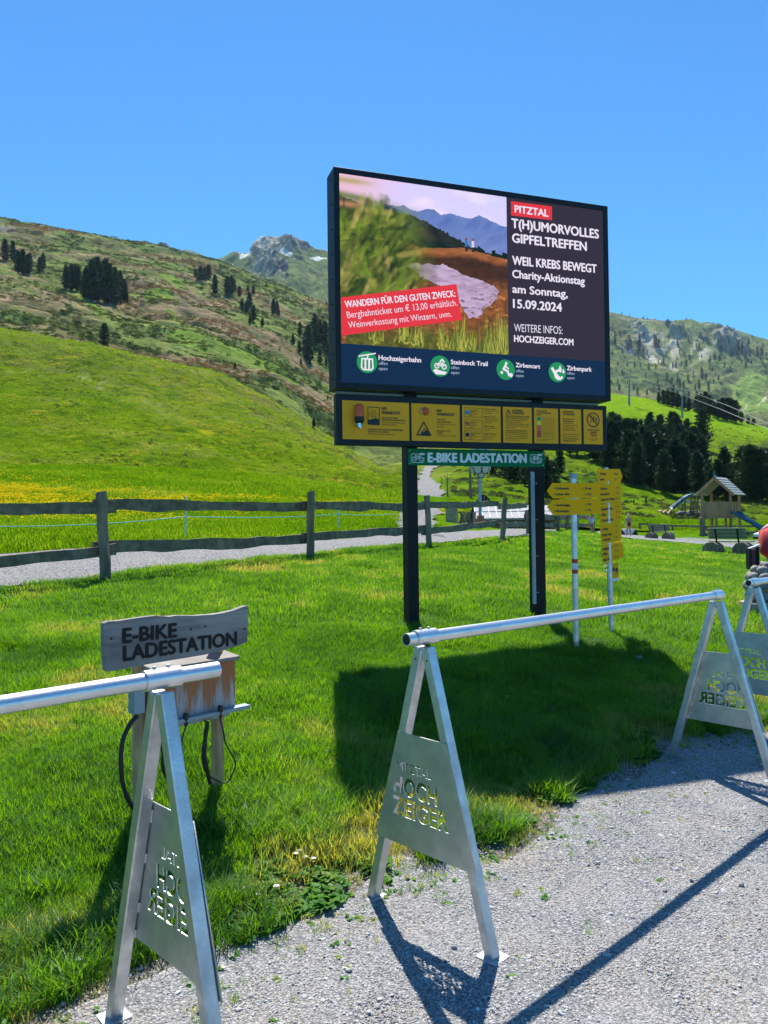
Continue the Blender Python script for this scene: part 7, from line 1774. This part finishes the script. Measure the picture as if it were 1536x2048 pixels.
# ================================================================== PEOPLE
M['skin'] = pm('skin', (.55, .30, .21), (.50, .27, .19), 8, .55); M['hair'] = pm('pale_hair', (.55, .50, .42), (.40, .36, .30), 20, .8); M['darkhair'] = pm('brown_hair', (.07, .045, .03), None, 20, .8)
M['cap'] = pm('light_cap', (.62, .62, .62), None, 6, .8); M['salmon'] = pm('salmon_clothes', (.62, .30, .24), (.55, .26, .21), 8, .85); M['black'] = pm('black_cloth', (.012, .012, .015), None, 8, .85)
M['whitecloth'] = pm('white_shirt', (.72, .73, .76), (.60, .62, .68), 6, .85); M['redcloth'] = pm('red_shirt', (.62, .045, .055), (.48, .03, .04), 5, .85, 0, .4, 9); M['maroon'] = pm('maroon_cloth', (.16, .035, .04), (.11, .025, .03), 8, .85)
def skin_mesh(verts, edges, radii, root=0, sub=1):
    me = bpy.data.meshes.new('body'); me.from_pydata([tuple(v) for v in verts], edges, [])
    ob = bpy.data.objects.new('body', me); COL.objects.link(ob)
    ob.modifiers.new('s', 'SKIN'); sv = me.skin_vertices[0].data
    for i, r in enumerate(radii): sv[i].radius = (r, r) if not isinstance(r, tuple) else r
    sv[root].use_root = True
    m_ = ob.modifiers.new('d', 'SUBSURF'); m_.levels = sub; m_.render_levels = sub
    bpy.context.view_layer.update(); out_ = bpy.data.meshes.new_from_object(ob.evaluated_get(bpy.context.evaluated_depsgraph_get()))
    bpy.data.objects.remove(ob); out_.polygons.foreach_set('use_smooth', [True] * len(out_.polygons)); return out_
def limb(e, name, pts, radii, mat, sub=1):
    me = skin_mesh(pts, [(i, i + 1) for i in range(len(pts) - 1)], radii, 0, sub); me.materials.append(mat); return link_mesh(name, me, e)
def person(loc, yaw, h, J, label, wear, hairm, group=None):
    e = empty('person', loc, yaw, label, 'person', group); e.scale = (h, h, h)
    V = []; E = []; R = []; idx = {}
    for k, (p, r, par) in J.items():
        idx[k] = len(V); V.append(p); R.append(r)
        if par: E.append((idx[par], idx[k]))
    me = skin_mesh(V, E, R, idx['pelvis'], 1); me.materials.append(M['skin']); link_mesh('body', me, e)
    hd = J['head'][0]; mb = MB(); mb.ico((hd[0], hd[1] - .006, hd[2] + .012), .052, sub=2, sc=(.92, 1.08, 1.08)); mb.build(hairm[0], M[hairm[1]], e)
    for (nm, keys, rad, mat) in wear:
        limb(e, nm, [J[k][0] if isinstance(k, str) else k for k in keys], rad, M[mat])
    return e
def stand_joints(swing=.06, armout=.10):
    return {'pelvis': ((0, 0, .52), (.075, .055), None), 'chest': ((0, .0, .70), (.085, .055), 'pelvis'), 'neck': ((0, 0, .83), .032, 'chest'), 'head': ((0, .01, .925), (.045, .055), 'neck'),
            'shl': ((-.10, 0, .80), .035, 'neck'), 'ell': ((-.13, -.01, .63), .024, 'shl'), 'hal': ((-.15, .04, .49), .020, 'ell'), 'fil': ((-.15, .05, .45), .013, 'hal'),
            'shr': ((.10, 0, .80), .035, 'neck'), 'elr': ((.13, -.01, .63), .024, 'shr'), 'har': ((.14, .05, .49), .020, 'elr'), 'fir': ((.14, .06, .45), .013, 'har'),
            'hpl': ((-.05, 0, .49), .050, 'pelvis'), 'knl': ((-.05, swing * .7, .28), .034, 'hpl'), 'anl': ((-.05, swing * .6, .04), .020, 'knl'), 'tol': ((-.05, swing * .6 + .07, .015), .018, 'anl'),
            'hpr': ((.05, 0, .49), .050, 'pelvis'), 'knr': ((.05, -swing * .3, .28), .034, 'hpr'), 'anr': ((.05, -swing, .04), .020, 'knr'), 'tor': ((.05, -swing + .07, .015), .018, 'anr')}
J = stand_joints(.09)
q = P(1257.5, 1073, 47.5); g = gpt(q.x, 47.5); J['fil'] = ((-.20, .05, .46), .013, 'hal'); J['hal'] = ((-.185, .03, .49), .020, 'ell')
w_ = person(g, math.radians(8), 46 / F * 47.5 * 1.01, J, 'woman in salmon clothes and pale cap walking away with a black shoulder bag', [('top', ['pelvis', 'chest', (0, 0, .79)], [(.085, .062), (.092, .062), (.085, .05)], 'salmon'), ('trouser_leg', ['hpl', 'knl'], [.056, .042], 'salmon'), ('trouser_leg', ['hpr', 'knr'], [.056, .042], 'salmon')], ('cap', 'cap'))
mb = MB(); mb.box((.0, -.075, .55), (.12, .06, .16), None, bev=.02); bg_ = mb.build('shoulder_bag', M['black'], w_)
mb = MB(); mb.beam((-.05, -.08, .60), (.09, -.055, .82), .014, .01, up=(0, -1, 0)); mb.build('strap', M['black'], bg_)
q = P(1184, 1066, 43.5); g = gpt(q.x, 43.5); J = stand_joints(.03)
w_ = person(g, math.radians(170), 1.08 * 41 / F * 43.5, J, 'person in white shirt and black shorts standing by the wooden fence', [('shirt', ['pelvis', 'chest', (0, 0, .79)], [(.09, .07), (.10, .07), (.09, .055)], 'whitecloth'), ('sleeve', ['shl', 'ell'], [.042, .034], 'whitecloth'), ('sleeve', ['shr', 'elr'], [.042, .034], 'whitecloth'), ('shorts', [(0, 0, .53), (0, 0, .42)], [(.085, .065), (.095, .07)], 'black')], ('hair', 'darkhair'))
# seated person in red at the right edge, seen from behind
q = P(1558, 1150, 12); sg = gpt(q.x, 12); zs = P(1558, 1150, 12).z - sg.z; H_ = 1.75
def jj(x, y, z): return (x / H_, y / H_, z / H_)
zsx = max(.42, zs)
J = {'pelvis': (jj(0, 0, zsx + .08), (.095, .075), None), 'waist': (jj(0, .02, zsx + .22), (.09, .07), 'pelvis'), 'chest': (jj(0, .10, zsx + .42), (.095, .07), 'waist'), 'neck': (jj(0, .20, zsx + .58), .033, 'chest'), 'head': (jj(0, .30, zsx + .68), (.045, .055), 'neck'),
     'shl': (jj(-.20, .14, zsx + .50), .038, 'neck'), 'ell': (jj(-.27, .28, zsx + .25), .027, 'shl'), 'hal': (jj(-.12, .45, zsx + .18), .022, 'ell'), 'shr': (jj(.20, .14, zsx + .50), .038, 'neck'), 'elr': (jj(.27, .28, zsx + .25), .027, 'shr'), 'har': (jj(.12, .45, zsx + .18), .022, 'elr'),
     'hpl': (jj(-.10, .05, zsx + .05), .058, 'pelvis'), 'knl': (jj(-.13, .46, zsx + .05), .040, 'hpl'), 'anl': (jj(-.13, .48, .08), .024, 'knl'), 'tol': (jj(-.13, .62, .03), .02, 'anl'),
     'hpr': (jj(.10, .05, zsx + .05), .058, 'pelvis'), 'knr': (jj(.13, .46, zsx + .05), .040, 'hpr'), 'anr': (jj(.13, .48, .08), .024, 'knr'), 'tor': (jj(.13, .62, .03), .02, 'anr')}
w_ = person(sg, math.radians(-30), H_, J, 'person in a red shirt sitting bent forward at the right picture edge', [('shirt', [jj(0, 0, zsx + .02), 'waist', 'chest', jj(0, .15, zsx + .50)], [(.165, .13), (.17, .13), (.18, .125), (.155, .09)], 'redcloth'), ('sleeve', ['shl', jj(-.24, .22, zsx + .36)], [.055, .046], 'redcloth'), ('sleeve', ['shr', jj(.24, .22, zsx + .36)], [.055, .046], 'redcloth')], ('hair', 'darkhair'))
e = wthing('bench', sg, 'pale slatted bench seat under the person in red', 'bench')
for k in range(3):
    mb = MB(); mb.box((sg.x + .35, 11.88 + .14 * k, sg.z + zsx - .03), (1.2, .12, .04)); mb.build('seat_plank', M['slate'], e)
for s in (-.15, .85): mb = MB(); mb.box((sg.x + s, 12, sg.z + (zsx - .05) / 2), (.08, .35, zsx - .05)); mb.build('leg', M['slate'], e)
c = P(1502, 1116, 11.9); bw = P(1502, 1138, 11.9).z; tpz = P(1502, 1096, 11.9).z
e = wthing('backpack', (c.x, 11.9, bw), 'maroon and black backpack with pale lid left of the person in red', 'backpack')
mb = MB(); mb.box((c.x, 11.9, (bw + tpz) / 2), (.11, .16, tpz - bw), bev=.03); mb.build('bag_body', M['maroon'], e)
mb = MB(); mb.box((c.x + .075, 11.9, (bw + tpz) / 2 + .01), (.05, .18, tpz - bw + .04), bev=.02); mb.build('bag_side', M['black'], e)
mb = MB(); mb.beam((c.x - .07, 11.82, tpz - .01), (c.x + .10, 11.82, tpz + .055), .05, .022); mb.build('bag_lid', M['whitecloth'], e)
mb = MB(); mb.box((c.x - .065, 11.85, (bw + tpz) / 2), (.02, .12, tpz - bw), bev=.004); mb.build('bag_side', M['black'], e)
# ================================================================== AIR
m, n, o = new_mat('thin_haze')
vs_ = nd(n, 'ShaderNodeVolumePrincipled'); vs_.inputs['Color'].default_value = (.55, .76, 1, 1); vs_.inputs['Density'].default_value = HAZE; vs_.inputs['Anisotropy'].default_value = .2
n.links.new(vs_.outputs[0], o.inputs['Volume'])
mb = MB(); mb.box((0, 1250, 449.5), (6200, 2900, 902)); hz_ = mb.build('haze', m); tag(hz_, 'thin blue mountain air', 'haze', None, 'stuff')
